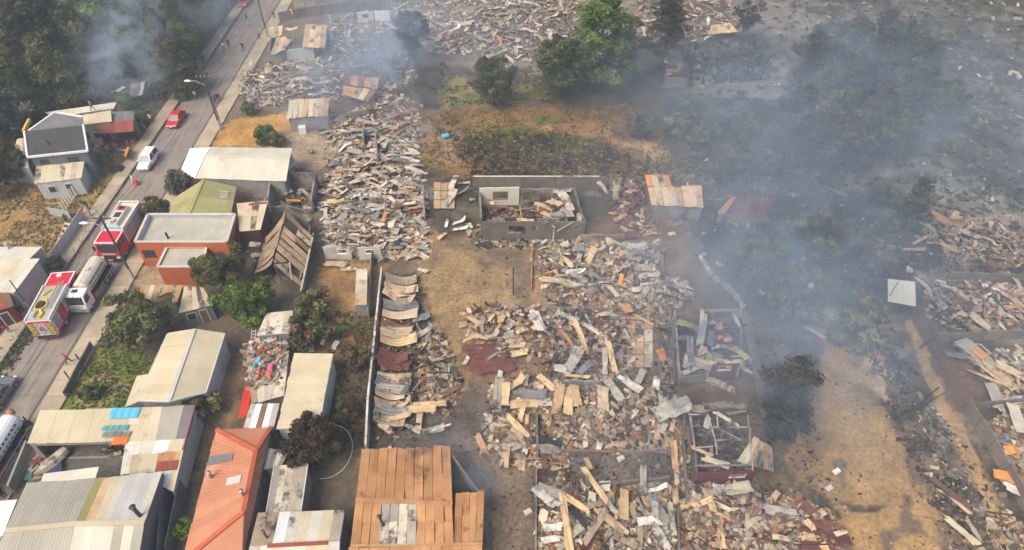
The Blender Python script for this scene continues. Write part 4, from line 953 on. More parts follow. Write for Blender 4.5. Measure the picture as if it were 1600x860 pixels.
for q, m, nm in (([(328,714),(365,709),(363,720),(324,729)],'midgrey','roof_patch'),([(356,748),(378,743),(375,755),(353,760)],'palegrey','skylight')):
    pts = [on_roof(x, y, WP) for x, y in q]; mb = MB(); mb.hexa(pts, [p+Vector((0,0,.06)) for p in pts]); s_ = mb.build(nm, M[m], root)
    if nm == 'skylight':
        for i in range(3):
            mb = MB(); t0, t1 = i/3+.05, (i+1)/3-.05; L_ = lambda t, k: pts[0].lerp(pts[1], t).lerp(pts[3].lerp(pts[2], t), k)+Vector((0,0,.07))
            mb.face([L_(t0,.1), L_(t1,.1), L_(t1,.9), L_(t0,.9)]); g_ = mb.build('pane', M['glass'], None); g_.parent = s_; g_.matrix_parent_inverse = Matrix.Translation(-Vector(root.location)); 
for q in ((331,747),(381,775)):
    p = on_roof(*q, WP); pipe_chimney(root, p, .7, .12, 'chromegrey')
wi = inset([W0, E0, S1, S0], .35)
for i in range(4): wall_poly(root, [wi[i]-Vector((0,0,.1)), wi[(i+1) % 4]-Vector((0,0,.1))], M['cwall'])
mb = MB(); mb.bar(P(406,697,2.75), P(392,752,2.75), .5, .08); mb.build('white_gutter', M['whitepaint'], root)
shed('tan_flat_roof', 'tan stained flat roof with grey strip between orange and rusty roofs', 'shed', [(428,729,2.6),(481,725,2.6),(470,799,2.4),(416,802,2.4)], 5, ('zinc','pale','pale','pale','pale'), 'cwall', edge='palegrey')
shed('grey_lean_roof', 'narrow grey strip roof beside the orange roofed house', 'shed', [(418,700,2.3),(452,706,2.3),(440,728,2.3),(412,735,2.3)], 4, ['palegrey','zinc'], 'cwall')
root = thing('patched_gable_house', 'near house with white and tan patched roof beside the rusty roof', 'house', P(465,845))
roof(root, (403,802,2.7), (539,797,2.7), (531,846,3.3), (390,854,3.3), 8, ('tan','tan','whitepaint','ash','cream','creamy','cream','pale')); roof(root, (390,854,3.3), (531,846,3.3), (528,905,2.7), (380,912,2.7), 8, ['creamy','cream','ash'])
mb = MB(); mb.bar(P(418,853,3.38), P(512,848,3.38), .3, .08); mb.build('ridge_cap', M['redroof'], root)
pipe_chimney(root, (418,841,3.2), .9, .1, 'redroof', lean=(-.15,.1))
wl = [P(405,806,2.6), P(535,801,2.6), P(526,902,2.6), P(384,908,2.6)]
for i in range(4): wall_poly(root, [wl[i], wl[(i+1) % 4]], M['cwall'])
# alley walls
def boundary(name, label, pts, h, m, t=.15, cat='wall', n_each=None, jag=0, group=None):
    root = thing(name, label, cat, cent(pts), group=group)
    for a, b in zip(pts[:-1], pts[1:]):
        a, b = P(*a), P(*b); k = n_each or max(1, round((b-a).length/2.2))
        for i in range(k): wall(root, a.lerp(b, i/k)+ (b-a).normalized()*.03, a.lerp(b, (i+1)/k)-(b-a).normalized()*.03, h+random.uniform(-.05,.05), M[m], t=t, name='panel', jag=jag)
    return root
boundary('alley_wall', 'grey board wall along the narrow alley', [(304,700),(268,870)], 1.7, 'midgrey', .08)
boundary('garden_wall', 'low tan garden wall beside the street pavement and lawn', [(146,542),(104,622)], .9, 'slabfence', .12)
root = thing('garden_gate', 'dark metal gate posts at the lawn entrance', 'gate', P(125,590))
for q in ((129,570),(141,590),(112,597),(122,616)):
    mb = MB(); mb.bar(P(*q), P(*q)+Vector((0,0,1.7)), .1); mb.build('post', M['blackmetal'], root)
mb = MB(); mb.bar(P(100,615,1.4), P(122,617,1.4), .07); mb.bar(P(100,617,.7), P(122,617,.7), .07); mb.build('rail', M['blackmetal'], root)
boundary('back_fence', 'dark thin fence behind the burned brown roof lot', [(583,400),(577,500)], 1.4, 'cwall', .08)
shed('outhouse', 'narrow tan outhouse roof in the scrubby back lot', 'shed', [(557,421,2.0),(574,420,2.0),(573,477,1.9),(554,477,1.9)], 3, ['tan','pale'], 'cwall', swap=True)
# trampoline ring and odd white things
mb = MB(); p = P(512,705,.8)
mb.tube([p+Vector((2.2*math.cos(t), 2.6*math.sin(t), .25*math.sin(t))) for t in np.linspace(-1.7, 1.9, 22)], .032, 6); mb.bar(P(500,722), P(500,722,.8), .06); mb.bar(P(520,690), P(520,690,.9), .06)
tag(mb.build('trampoline_frame', M['palegrey'], smooth=True), 'thin curved white metal hoop beside the burned red-brown tree', 'frame')
for q, s in (((486,545),.5),((525,540),.55),((505,535),.4),((610,702),.3)):
    mb = MB(); mb.box(-s,s,-s*.6,s*.6,0,s*.5,tx=s*.2,ty=s*.1); o = mb.build('litter_block', M['ash']); o.location = P(*q); o.rotation_euler.z = random.random()*3
    tag(o, {486:'white litter scrap beside the purple bush',525:'pale block on the dirt path below the grass patches',505:'small white scrap left of the pale block',610:'small white scrap on the rusty roof edge'}[q[0]], 'litter')
# ================================================================== garden trees and bushes
tree('tree', 'leafy olive-green tree overhanging the pavement beside the white tanker', 'orchard', 214, 500, 5.6, 0, 1.12)
tree('tree', 'dark green tree in front of the brick house', 'orchard', 342, 422, 5.2, 0, 1.0)
tree('tree', 'rounded bright green tree below the burned brown roof', 'mango', 386, 472, 5.0, 0, 1.05)
tree('tree', 'dark reddish burned tree beside the white hoop', 'brownred', 487, 692, 4.8, 0, 1.0)
for lab, q, h, v, w in (('grey-green bush at the corner of the white-roofed house', (276,285), 3.2, 3, .85), ('green bush behind the red fire engine', (241,326), 3.6, 1, .8), ('low bush at the lower end of the tan gabled roof', (316,632), 2.6, 1, 1.1),
        ('purple-leaved bush beside the small grey shed', (478,522), 3.2, 2, 1.0), ('dark green bush below the burned brown roof', (487,477), 3.4, 1, .95), ('green bush on the orange soil by the pavement', (415,210), 2.6, 0, 1.0), ('small green bush beside the power poles', (386,168), 2.2, 0, .8),
        ('dark green bush in the near orange plot', (432,218), 2.2, 1, .9), ('bush at the kerb opposite the red car', (286,145), 2.3, 0, .9), ('light green shrub in front of the burned shack', (197,157), 2.6, 0, .9), ('shrub beside the red porch', (218,185), 2.2, 0, .8),
        ('small green bush in the narrow alley', (286,826), 1.8, 0, .9), ('shrub at the gate of the pale house', (86,412), 1.8, 3, .9), ('brown scrub bush beside the white boundary wall', (560,560), 2.4, 2, .9), ('dry bush low beside the white boundary wall', (540,640), 2.2, 2, .9),
        ('bush between lawn and tan gabled house', (140,612), 1.6, 1, 1.0), ('low shrub under the lean-to shed', (118,270), 1.6, 0, 1.1), ('green shrub beside the junk heap', (158,248), 1.8, 0, 1.0)):
    tree('bush', lab, 'bush', q[0], q[1], h, v, w, cat='bush', at=.5)
tufts('verge_grass', 'strip of dark grass between kerb and pavement', [(0,575),(45,505),(55,512),(0,600)], 260, DKG, .22, .4)
tufts('lawn_grass', 'short green lawn in the garden of the tan house', [(112,605),(150,545),(212,542),(245,560),(200,635),(115,640)], 900, GRN+[(.2,.2,.07)], .16, .18)
tufts('slope_grass', 'dry orange grass on the slope below the street', [(0,285),(130,265),(222,220),(160,322),(100,395),(0,385)], 1500, [(.38,.25,.11),(.30,.19,.09),(.16,.15,.06),(.42,.30,.15)], .24, .3)
tufts('lot_scrub', 'brown and green scrub in the back lot', [(500,490),(590,480),(572,690),(500,690),(525,600)], 900, [(.16,.09,.05),(.10,.09,.035),(.20,.12,.06),(.06,.075,.025)], .22, .35)
# ================================================================== burned buildings, street side
# collapsed brown gable house
root = thing('collapsed_house', 'burned house with sagging brown plank roof and white edge beam', 'ruin', P(445,420))
roof(root, (447,326,3.4), (425,414,2.6), (397,428,1.5), (416,372,1.9), 7, ['plank','plank','brown','tan'], warp=.12, sag=.2, rib=.02, gap=.22)
roof(root, (450,332,3.3), (426,414,2.5), (470,450,2.2), (489,368,2.4), 8, ['plank','plank','plank','brown','tan'], warp=.07, rib=.02, seg=2, gap=.2, skip=((1,0),(6,1)))
for q in ([(447,328,3.0),(425,416,2.2),(399,430,1.1),(417,374,1.5)],[(450,334,2.9),(426,416,2.1),(468,450,1.8),(487,370,2.0)]): slab(root, q, M['soot'], .04, 'gap_shade_sheet')  # dark sheet added under each slope, standing in for shade in the gaps
mb = MB(); mb.bar(P(490,365,2.5), P(470,455,2.3), .2, .14); mb.build('edge_beam', M['pale'], root)
for a, b in (((427,412,2.6),(452,410,2.6)),((428,414,2.5),(440,438,2.0)),((452,410,2.6),(456,438,2.3)),((388,394,1.6),(418,392,1.8)),((412,378,1.5),(395,430,.6)),((424,415,2.0),(408,432,.5)),((400,410,1.3),(415,432,.5))):
    mb = MB(); mb.bar(P(*a), P(*b), .16, .12); mb.build('rafter', M[random.choice(['charwood','wood','charwood'])], root)
hsheets(root, [(398,382,1.4,-10,'tan','flat',.75,1.3),(402,400,1.2,30,'pale','fold',.7,1.2),(395,395,1.0,0,'tan','flat',.6)])
wall(root, P(489,372), P(475,455), 2.2, M['sootwall'], jag=.3); wall(root, P(472,455), P(440,448), 1.6, M['burntwall'], jag=.5); wall(root, P(447,340), P(489,372), 2.6, M['burntwall'], jag=.5)
rubble(root, [(395,395),(440,360),(485,380),(470,450),(400,440)], 220, 'dark', hm=.4)
# roofless concrete room
root = thing('roofless_room', 'roofless grey concrete room with soot-stained walls and debris inside', 'ruin', P(462,310))
q = [P(430,292), P(498,292), P(490,333), P(425,330)]
wall(root, q[0], q[1], 2.3, M['sootwall']); wall(root, q[1], q[2], 2.3, M['sootwall'], h2=1.9); wall(root, q[3], q[0], 2.3, M['cwall']); wall(root, q[2], q[3], 1.0, M['sootwall'], jag=.4); wall(root, P(421,332), P(410,378), 2.3, M['cwall'])
rubble(root, [(432,294),(496,294),(488,330),(430,328)], 260, 'mix', hm=.5)
hsheets(root, [(460,314,.9,5,'orange','flat',.7,.6),(470,300,.6,60,'bluegrey','crumple',.9),(450,300,.7,20,'zinc','crumple',1.1),(478,304,.8,-30,'zinc','fold',.7),(482,325,.5,0,'tan','flat',.8),(475,340,.4,-5,'tan','arch',1.0),(470,345,.4,0,'pale','flat',.9)])
# ---- long heap of collapsed houses behind the white wall
H1 = [(505,215),(560,205),(600,212),(648,222),(655,250),(662,300),(664,345),(508,345),(505,285),(535,245)]
ruin('collapsed_row', 'long heap of pale bent roofing sheets beside the bare yard', H1, 150, 4, 24, 'house', .7, 900, 12, 'mix', sc=(.5,.85), wr=(1.0,1.9), tilt=.14, kinds=['flat','flat','fold','arch','arch','wave','crumple'])
H2 = [(508,345),(665,345),(666,402),(600,408),(560,400),(510,400)]
root = ruin('collapsed_row', 'heap of grey and tan sheets around the standing window wall', H2, 66, 2, 20, 'house', .8, 500, 8, 'pale', kinds=['flat','arch','flat','fold','wave'], sc=(.5,.8), wr=(.9,1.7), tilt=.16)
wall(root, P(509,404), P(551,405), 2.0, M['ash'], t=.14, holes=((.5,.85,.8,1.6),), frame=M['whitepaint'], jag=.2); wall(root, P(562,405), P(597,404), 1.9, M['ash'], t=.14, holes=((.3,.72,.8,1.5),), frame=M['whitepaint'], jag=.25)
hsheets(root, [(560,330,1.0,0,'bluegrey','wave',1.2),(600,340,1.0,85,'orange','flat',.7),(612,350,1.1,95,'pale','arch',.9,1.4),(620,360,1.0,80,'zinc','arch',.9,1.3),(645,325,.9,5,'orange','flat',.55),(640,318,1.1,0,'ash','flat',.8),(650,380,.8,60,'orange','crumple',.8),(652,395,.7,80,'orange','crumple',.6),(590,350,1.2,-35,'pale','flat',1.0),(525,413,.6,0,'tan','flat',1.0,1.2),(545,420,.2,0,'tan','flat',1.0)])
H3 = [(470,180),(545,180),(600,140),(655,165),(652,222),(600,212),(560,205),(505,212),(495,200)]
root = ruin('collapsed_row', 'smoking heap of tan, red and grey sheets above the pale heap', H3, 80, 15, 45, 'warm', .8, 700, 12, 'warm', sc=(.4,.7), wr=(.7,1.5))
hsheets(root, [(625,180,1.0,35,'redroof','wave',.9,1.2),(632,192,.9,30,'rust','flat',.8,1.1),(618,200,.8,40,'orange','fold',.7),(560,205,.6,10,'zinc','wave',1.3),(575,193,.8,12,'pale','wave',1.2),(590,222,1.0,60,'tan','flat',1.0),(578,225,1.2,90,'zinc','flat',.9),(603,224,1.2,80,'greyroof','flat',.9),(640,240,.7,0,'pale','flat',.9)])
wall(root, P(570,232), P(570,215), 1.9, M['cwall'], jag=.2); wall(root, P(570,218), P(592,218), 1.9, M['cwall'], holes=((.25,.8,0,1.5),), jag=.2)
# ---- top-left block
root = thing('tan_roof_ruin', 'burned house with torn orange-tan roof sheets next to the street', 'ruin', P(460,85))
roof(root, (477,38,2.9), (511,40,2.9), (508,76,2.2), (472,74,2.2), 4, ['tan','ochre','ochre'], warp=.12); roof(root, (432,58,3.0), (456,60,2.8), (445,78,2.2), (423,88,2.0), 3, ['ochre','tan'], warp=.15); roof(root, (421,42,2.9), (442,41,2.9), (440,56,2.2), (420,62,2.2), 3, ['ochre','tan'], warp=.15)
wall(root, P(424,98), P(450,95), 2.0, M['sootwall']); wall(root, P(450,95), P(492,90), 1.9, M['palegrey']); wall(root, P(511,50), P(508,84), 2.0, M['sootwall']); wall(root, P(424,98), P(430,60), 1.9, M['sootwall'])
hsheets(root, [(455,46,2.4,-15,'ochre','wave',1.0),(450,68,2.2,0,'tan','fold',.8),(520,45,1.2,70,'tan','flat',.9),(524,38,1.4,0,'tan','crumple',1.0)])
rubble(root, [(425,60),(515,50),(515,90),(430,95)], 200, 'mix')
T1 = [(378,108),(420,98),(520,90),(535,108),(538,150),(520,160),(450,158),(440,165),(400,165),(372,150)]
root = ruin('burned_plot', 'plot of white ash and twisted scrap beside the street pavement', T1, 46, 20, 60, 'pale', .6, 900, 14, 'pale', sc=(.45,.8), rsize=(.1,.4))
hsheets(root, [(478,128,.8,20,'ochre','fold',1.0,1.2),(391,100,1.0,80,'ash','flat',.7),(396,118,.5,-15,'ash','twist',.8),(505,130,.7,10,'zinc','wave',1.2),(510,145,.6,5,'zinc','wave',1.0)])
root = thing('shed_ruin', 'standing tan shed roof above blue smoke', 'shed', P(480,185))
roof(root, (452,156,2.6), (515,154,2.6), (512,181,2.2), (448,186,2.2), 8, ['cream','tan','pale','ochre'], warp=.12)
w_ = inset([P(452,156,2.6), P(515,154,2.6), P(512,181,2.2), P(448,186,2.2)], .4)
for i in range(4): wall_poly(root, [w_[i]-Vector((0,0,.15)), w_[(i+1) % 4]-Vector((0,0,.15))], M['sootwall'])
root = thing('brown_roof_ruin', 'tilted brown corrugated roof fallen in folds amid smoke', 'ruin', P(565,150))
roof(root, (538,118,2.6), (593,122,2.4), (590,140,1.9), (537,132,2.1), 5, ['brown','tan','rust'], warp=.12, rib=.04); roof(root, (536,134,2.0), (589,142,1.7), (575,160,.8), (536,148,1.2), 5, ['brown','rust','tan'], warp=.15, rib=.04)
rubble(root, [(535,118),(600,118),(600,165),(535,160)], 200, 'dark'); beams(root, [(535,118),(600,118),(600,165),(535,160)], 6)
T8 = [(514,34),(556,22),(640,12),(652,55),(560,56),(518,60)]
ruin('far_heap', 'heap of ash-grey and tan scrap in front of the pale window wall', T8, 44, 10, 60, 'house', .6, 420, 8, 'pale', sc=(.5,.85), wr=(.8,1.6))
T9 = [(425,100),(515,92),(530,112),(450,122),(400,118)]
ruin('far_heap', 'buckled sheets spilling below the torn orange-tan roofs', T9, 26, 5, 50, 'warm', .6, 260, 5, 'mix', sc=(.55,.9), wr=(.9,1.6))
T2 = [(515,60),(560,55),(640,80),(650,130),(600,140),(590,118),(540,112),(520,92)]
ruin('smoking_plot', 'smoking ash plot behind the fallen brown roof', T2, 34, 10, 60, 'pale', .5, 500, 10, 'pale', sc=(.4,.8))
root = thing('window_wall_ruin', 'pale standing wall with a window hole at the far end of the block', 'ruin', P(585,34))
wall(root, P(560,38), P(585,36), 2.3, M['palegrey'], holes=((.3,.7,.9,1.8),), jag=.2); wall(root, P(587,35), P(610,34), 2.2, M['whitepaint'], jag=.15); rubble(root, [(545,40),(615,38),(610,62),(540,66)], 320, 'warm', hm=.4)
boundary('long_far_wall', 'long pale boundary wall across the top of the burned block', [(437,34),(480,26),(560,14)], 1.7, 'slabfence', .14)
boundary('far_yard_wall', 'low grey wall at the top edge beyond the burned block', [(460,12),(560,2),(640,-4)], 1.4, 'block', .14)
# ---- top centre heaps
T3 = [(665,22),(700,14),(735,18),(748,50),(740,84),(665,82),(655,50)]
root = ruin('far_heap', 'far heap of white and red roofing beyond the field', T3, 50, 0, 60, 'house', .8, 420, 6, 'warm', sc=(.5,.9), wr=(.9,1.8))
hsheets(root, [(700,52,1.2,20,'redplastic','fold',.9,1.2),(715,50,1.2,-20,'redroof','wave',.9),(690,56,1.0,30,'orange','wave',.8)])
T4 = [(745,12),(790,10),(800,60),(800,100),(750,90)]
root = ruin('far_heap', 'far heap of pale sheets next to the tall green tree', T4, 42, 20, 60, 'pale', .9, 360, 6, 'pale', sc=(.55,1.0), wr=(.9,1.8))
T5 = [(800,-10),(905,-10),(900,50),(870,95),(805,100)]
ruin('far_heap', 'far heap of tan and white scrap left of the dark green tree', T5, 50, 30, 60, 'house', .7, 500, 6, 'warm', sc=(.5,.9), wr=(.9,1.7))
T6 = [(985,-5),(1130,-20),(1150,45),(1100,62),(1000,60)]
root = ruin('far_heap', 'far heap of pale and orange sheets behind the tall pine', T6, 50, 0, 60, 'pale', .7, 420, 6, 'warm', sc=(.5,1.0))
roof(root, (1112,40,2.2), (1140,36,2.2), (1152,50,1.6), (1105,55,1.6), 3, ['tan','ochre'], warp=.1)
T7 = [(600,-12),(700,-14),(810,-14),(800,6),(610,14)]
ruin('far_heap', 'row of grey scrap along the far top edge', T7, 36, 0, 50, 'pale', .6, 320, 4, 'pale', sc=(.5,.9))
root = thing('small_ruin', 'small burned hut with broken tiled roof below the tall pine', 'ruin', P(1052,128))
wall(root, P(1038,135), P(1072,136), 1.8, M['burntwall'], jag=.4); wall(root, P(1040,112), P(1038,135), 1.8, M['burntwall'], jag=.3); wall(root, P(1072,136), P(1072,112), 1.8, M['burntwall'], jag=.3)
hsheets(root, [(1038,95,1.4,105,'pale','flat',.8),(1052,110,1.7,10,'rust','flat',.9,1.1),(1060,108,1.7,60,'ochre','fold',.8),(1046,116,1.7,30,'tan','flat',.7)]); rubble(root, [(1036,110),(1080,110),(1085,136),(1036,138)], 160, 'warm')
boundary('pine_wall', 'pale broken wall along the row of burned pines', [(1100,142),(1215,134)], 1.1, 'block', .14, jag=.25)
root = thing('ash_plot', 'white ash and scrap behind the pale broken wall', 'ruin', P(1150,125)); rubble(root, [(1075,110),(1220,108),(1225,130),(1090,138)], 260, 'pale', size=(.15,.5)); hsheets(root, [(1215,117,.3,20,'ochre','flat',.7),(1212,132,.3,0,'ash','flat',.8),(1110,130,.3,0,'ash','crumple',.8)])
# ================================================================== centre: burned house with standing walls
boundary('brown_back_wall', 'long brown boundary wall with pale coping behind the burned house', [(736,296),(948,296)], 2.0, 'burntwall', .16)
mb = MB(); mb.bar(P(740,296)+Vector((0,0,2.1)), P(935,296)+Vector((0,0,2.1)), .22, .07); tag(mb.build('wall_coping', M['pale']), 'thin pale coping on the long brown wall', 'coping')
root = thing('burned_house', 'roofless burned house with grey front wall and three small windows', 'ruin', P(832,345))
f0, f1, b0, b1 = P(754,373), P(912,372), P(750,320), P(897,318)
wall(root, f0, f1, 2.65, M['burntwall'], t=.22, holes=((.245,.425,.9,2.1),(.49,.54,1.4,2.1),(.905,.945,1.4,2.0)), frame=M['sootwall'], jag=.06)
wall(root, b0, P(811,319), 2.7, M['creamy'], t=.2, holes=((.33,.72,.9,2.1),), frame=M['burntwall'], jag=.05); wall(root, P(813,319), b1, 2.5, M['sootwall'], t=.2, holes=((.05,.22,.6,2.0),(.35,.5,.2,1.9),(.6,.72,.9,1.9)), jag=.15)
wall(root, b0, f0, 2.7, M['sootwall'], jag=.7); wall(root, b1, f1, 2.5, M['burntwall'], h2=2.6, jag=.7); wall(root, P(880,320), P(884,371), 2.3, M['burntwall'], jag=.5)
IN = [(758,325),(890,323),(905,365),(760,368)]
rubble(root, IN, 420, 'warm', hm=.6); beams(root, IN, 16, .8, w=.13)
hsheets(root, [(768,318,1.8,-70,'ochre','curl',.8),(775,345,.8,10,'bluegrey','crumple',1.2),(805,350,.9,0,'ochre','crumple',1.3),(820,344,1.0,0,'ochre','flat',.8),(830,335,1.2,30,'soot','fold',1.0),(850,325,2.0,-10,'ochre','arch',1.0),(870,318,2.3,-30,'ochre','curl',1.2,1.4),(884,318,2.5,-60,'pale','arch',1.1,1.5),(870,335,2.3,15,'zinc','flat',1.1),(878,300,2.3,-5,'tan','wave',1.0),(862,345,1.6,-25,'ochre','fold',1.0),(885,335,2.3,-75,'pale','wave',1.1,1.3),(845,352,1.4,15,'zinc','flat',1.0,.4),(905,340,2.0,85,'tan','flat',.8)])
for a, b in (((848,352,2.6),(884,337,2.6)),((850,345,2.3),(868,356,2.0)),((870,362,1.8),(896,347,2.6)),((866,352,2.2),(864,378,.4))): mb = MB(); mb.bar(P(*a), P(*b), .14); mb.build('bent_channel', M['zinc'], root)
root = thing('scrap_fringe', 'fringe of grey scrap along the front of the burned house', 'debris', P(820,382))
FR = [(725,345),(750,350),(756,374),(905,374),(900,388),(800,388),(755,388),(735,375)]
rubble(root, FR, 420, 'pale', hm=.25); hsheets(root, [(718,347,.3,20,'ash','curl',.7),(735,352,.3,-70,'ash','flat',.5),(720,358,.2,5,'ash','twist',.8),(770,378,.2,-10,'ochre','flat',.5),(755,382,.3,15,'soot','curl',.8),(840,378,.3,20,'bluegrey','wave',.8),(850,378,.3,50,'ash','flat',.5),(690,369,.2,55,'ochre','flat',.5,.6),(698,350,.2,80,'ash','twist',.5),(725,300,.3,10,'bluegrey','twist',.9),(738,312,.3,0,'bluegrey','crumple',.9)])
root = thing('toppled_wall', 'toppled tan wall slab and curved sheet left of the burned house', 'ruin', P(695,310))
for i in range(3):
    for j in range(3):
        mb = MB(); x, y = 678+i*11, 285+j*14; mb.hexa([P(x,y+13),P(x+10.3,y+13),P(x+10.3,y),P(x,y)], [P(x,y+13,.25),P(x+10.3,y+13,.25),P(x+10.3,y,.3),P(x,y,.3)]); mb.build('slab', M[random.choice(['tan','pale','rustpale'])], root)
hsheets(root, [(702,310,.6,65,'pale','curl',1.3,1.3),(708,285,1.0,75,'pale','flat',.9,.9),(725,286,.4,0,'tan','flat',.6)])
# right of it: brown shack heap and tan roof shed
E1 = [(952,282),(1005,280),(1012,340),(1030,365),(985,372),(965,352),(955,320)]
root = ruin('collapsed_shack', 'heap of brown and dark red sheets beside the tan shed', E1, 34, 20, 60, 'red', 1.2, 300, 8, 'mix', sc=(.45,.8))
mb = MB(); mb.hexa([P(958,316,0),P(967,316,0),P(967,314,0),P(958,314,0)], [P(959,280,2.8),P(970,280,2.8),P(970,278,2.8),P(959,278,2.8)]); mb.build('standing_sheet', M['tan'], root)
hsheets(root, [(942,296,.8,-50,'pale','twist',.9),(985,300,1.5,30,'rustpale','crumple',1.2),(990,318,1.2,50,'redbrown','fold',.8),(980,368,.4,15,'redbrown','flat',1.2,1.5),(1000,352,.6,-10,'ochre','wave',1.0),(995,385,.4,0,'ash','flat',1.2),(1015,385,.4,-3,'bluegrey','flat',1.0)])
root = shed('tan_roof_shed', 'surviving shed with wavy tan roof and grey walls above the heaps', 'shed', [(1012,293,2.6),(1096,290,2.6),(1100,325,2.2),(1018,321,2.2)], 8, ['ochre','tan','rustpale','ochre'], 'sootwall', warp=.13, openings=False)
roof(root, (1007,273,2.9), (1045,274,2.9), (1050,291,2.6), (1012,292,2.6), 4, ('orange','tan','tan','orange'), warp=.06)
root = shed('rust_roof_shed', 'low shed with rusty red roof at the edge of the thicket', 'shed', [(1143,308,2.2),(1200,308,2.2),(1210,333,1.6),(1120,334,1.6)], 7, ['redbrown','rust','brown','redbrown'], 'sootwall', warp=.15, openings=False)
root = thing('scorched_floor', 'scorched panels lying in front of the rusty shed', 'debris', P(1160,350)); hsheets(root, [(1135,345,.1,80,'brown','flat',.8),(1150,348,.1,85,'zinc','flat',.8),(1168,350,.1,80,'pale','flat',.6,.5),(1050,366,.1,0,'tan','crumple',.9),(1085,342,.1,-20,'ash','flat',.6),(1058,350,.1,20,'bluegrey','curl',.6)])
# ================================================================== central heaps
C1 = [(842,392),(905,376),(1028,382),(1034,440),(1020,462),(930,462),(850,448)]
root = ruin('sheet_heap', 'heap of pale upright and fallen sheets below the burned house', C1, 84, 6, 40, 'pale', .8, 700, 10, 'mix', sc=(.5,.8), wr=(.7,1.3))
hsheets(root, [(868,400,1.4,80,'zinc','wave',1.0,1.4),(874,402,1.4,95,'ochre','flat',1.0,.7),(886,410,.9,-50,'ochre','arch',1.0),(910,392,1.0,0,'bluegrey','arch',1.1,1.4),(922,402,1.0,70,'ochre','fold',.9),(952,378,1.0,100,'ochre','wave',.8,1.2),(955,390,.7,90,'ash','flat',.6),(870,440,.5,-8,'ochre','flat',1.4),(885,446,.5,-5,'pale','wave',1.3),(900,432,.8,-40,'zinc','flat',1.3),(970,438,.8,75,'orange','curl',.7),(835,412,.1,105,'ash','flat',.9,.7),(1010,400,.7,-4,'bluegrey','wave',1.3,1.3),(1015,430,.6,5,'ash','flat',1.1),(1005,452,.6,8,'pale','flat',1.0,1.2),(1000,418,.8,-8,'tan','flat',1.3,1.8)])
C1b = [(870,452),(1030,455),(1040,478),(1000,490),(940,480),(870,478)]
ruin('sheet_heap', 'strip of scrap and pink-brown rubble under the pale sheet heap', C1b, 16, 0, 40, 'mix', .4, 420, 5, 'warm', sc=(.5,.8))
C2 = [(725,490),(760,474),(850,482),(862,520),(845,556),(800,560),(760,548),(730,530)]
root = ruin('sheet_heap', 'heap of short tan sheets at the edge of the bare yard', C2, 50, 10, 60, 'yel', .7, 200, 5, 'mix', kinds=['flat','arch','fold','crumple','flat'], sc=(.45,.7), wr=(.9,1.5))
for i in range(5):
    p0 = P(722+i*2.5, 541+i*9, .5-.03*i); sheet(root, P(754+i*5, 543+i*8.5, .45), math.radians(3+i*1.5), 'redbrown', 'flat', 1.15, (.12, 0), sy=1.0)
hsheets(root, [(752,527,.9,-4,'ochre','flat',1.0),(738,500,.6,-35,'ochre','flat',1.2,.8),(728,565,.4,60,'ash','fold',.5),(765,560,.7,40,'zinc','flat',.7,.4),(842,500,.9,-75,'ash','flat',1.2,.9),(836,505,.9,-70,'pale','wave',1.1),(808,505,.9,20,'orange','crumple',.5),(808,540,.6,5,'ochre','flat',.9),(812,552,.6,8,'ochre','flat',.9)])
C3 = [(865,486),(935,490),(985,500),(985,575),(960,600),(860,590),(850,560),(868,530)]
root = ruin('sheet_heap', 'scattered sheets and grey scrap in the burned lot centre', C3, 24, 60, 55, 'mix', .5, 620, 12, 'dark', sc=(.45,.75))
hsheets(root, [(887,495,.6,-35,'zinc','flat',1.2,.8),(925,515,.5,-35,'pale','flat',1.1,.7),(905,527,.7,-68,'ochre','twist',1.2,.9),(890,535,.6,-60,'rust','flat',1.3,.7),(955,560,.9,-82,'ochre','wave',1.4,.9),(945,562,.8,85,'pale','flat',1.3,.8),(895,565,.9,60,'zinc','fold',1.0,1.3),(915,575,.9,50,'bluegrey','arch',1.1),(880,578,.6,-15,'ash','wave',1.0,1.3),(900,588,.6,-12,'ochre','flat',1.3,.6),(1005,500,.5,-45,'ochre','flat',1.0,.6),(980,483,.7,-70,'orange','flat',.65,1.2),(1033,555,.3,92,'orange','wave',.7,1.2)])
# tiled floor slab
root = thing('floor_slab', 'exposed tan floor slab of a vanished house', 'floor slab', P(1005,535))
for i in range(3):
    for j in range(4):
        x0, x1 = 980+i*13.5, 980+(i+1)*13.5-.8; y0, y1 = 495+j*20, 495+(j+1)*20-1
        mb = MB(); mb.hexa([P(x0,y1,-.05),P(x1,y1,-.05),P(x1,y0,-.05),P(x0,y0,-.05)], [P(x0,y1,.06),P(x1,y1,.06),P(x1,y0,.06),P(x0,y0,.06)]); mb.build('floor_panel', M[['rustpale','pale','rustpale','tan','pale'][(i+j*2) % 5]], root)
C4 = [(765,600),(850,590),(960,605),(1050,612),(1060,660),(1045,700),(960,705),(885,700),(860,660),(770,650)]
root = ruin('sheet_heap', 'broad heap of upright tan sheets and crumbled tiles in the burned lot', C4, 62, 75, 35, 'mix', .7, 1300, 10, 'warm', sc=(.45,.75))
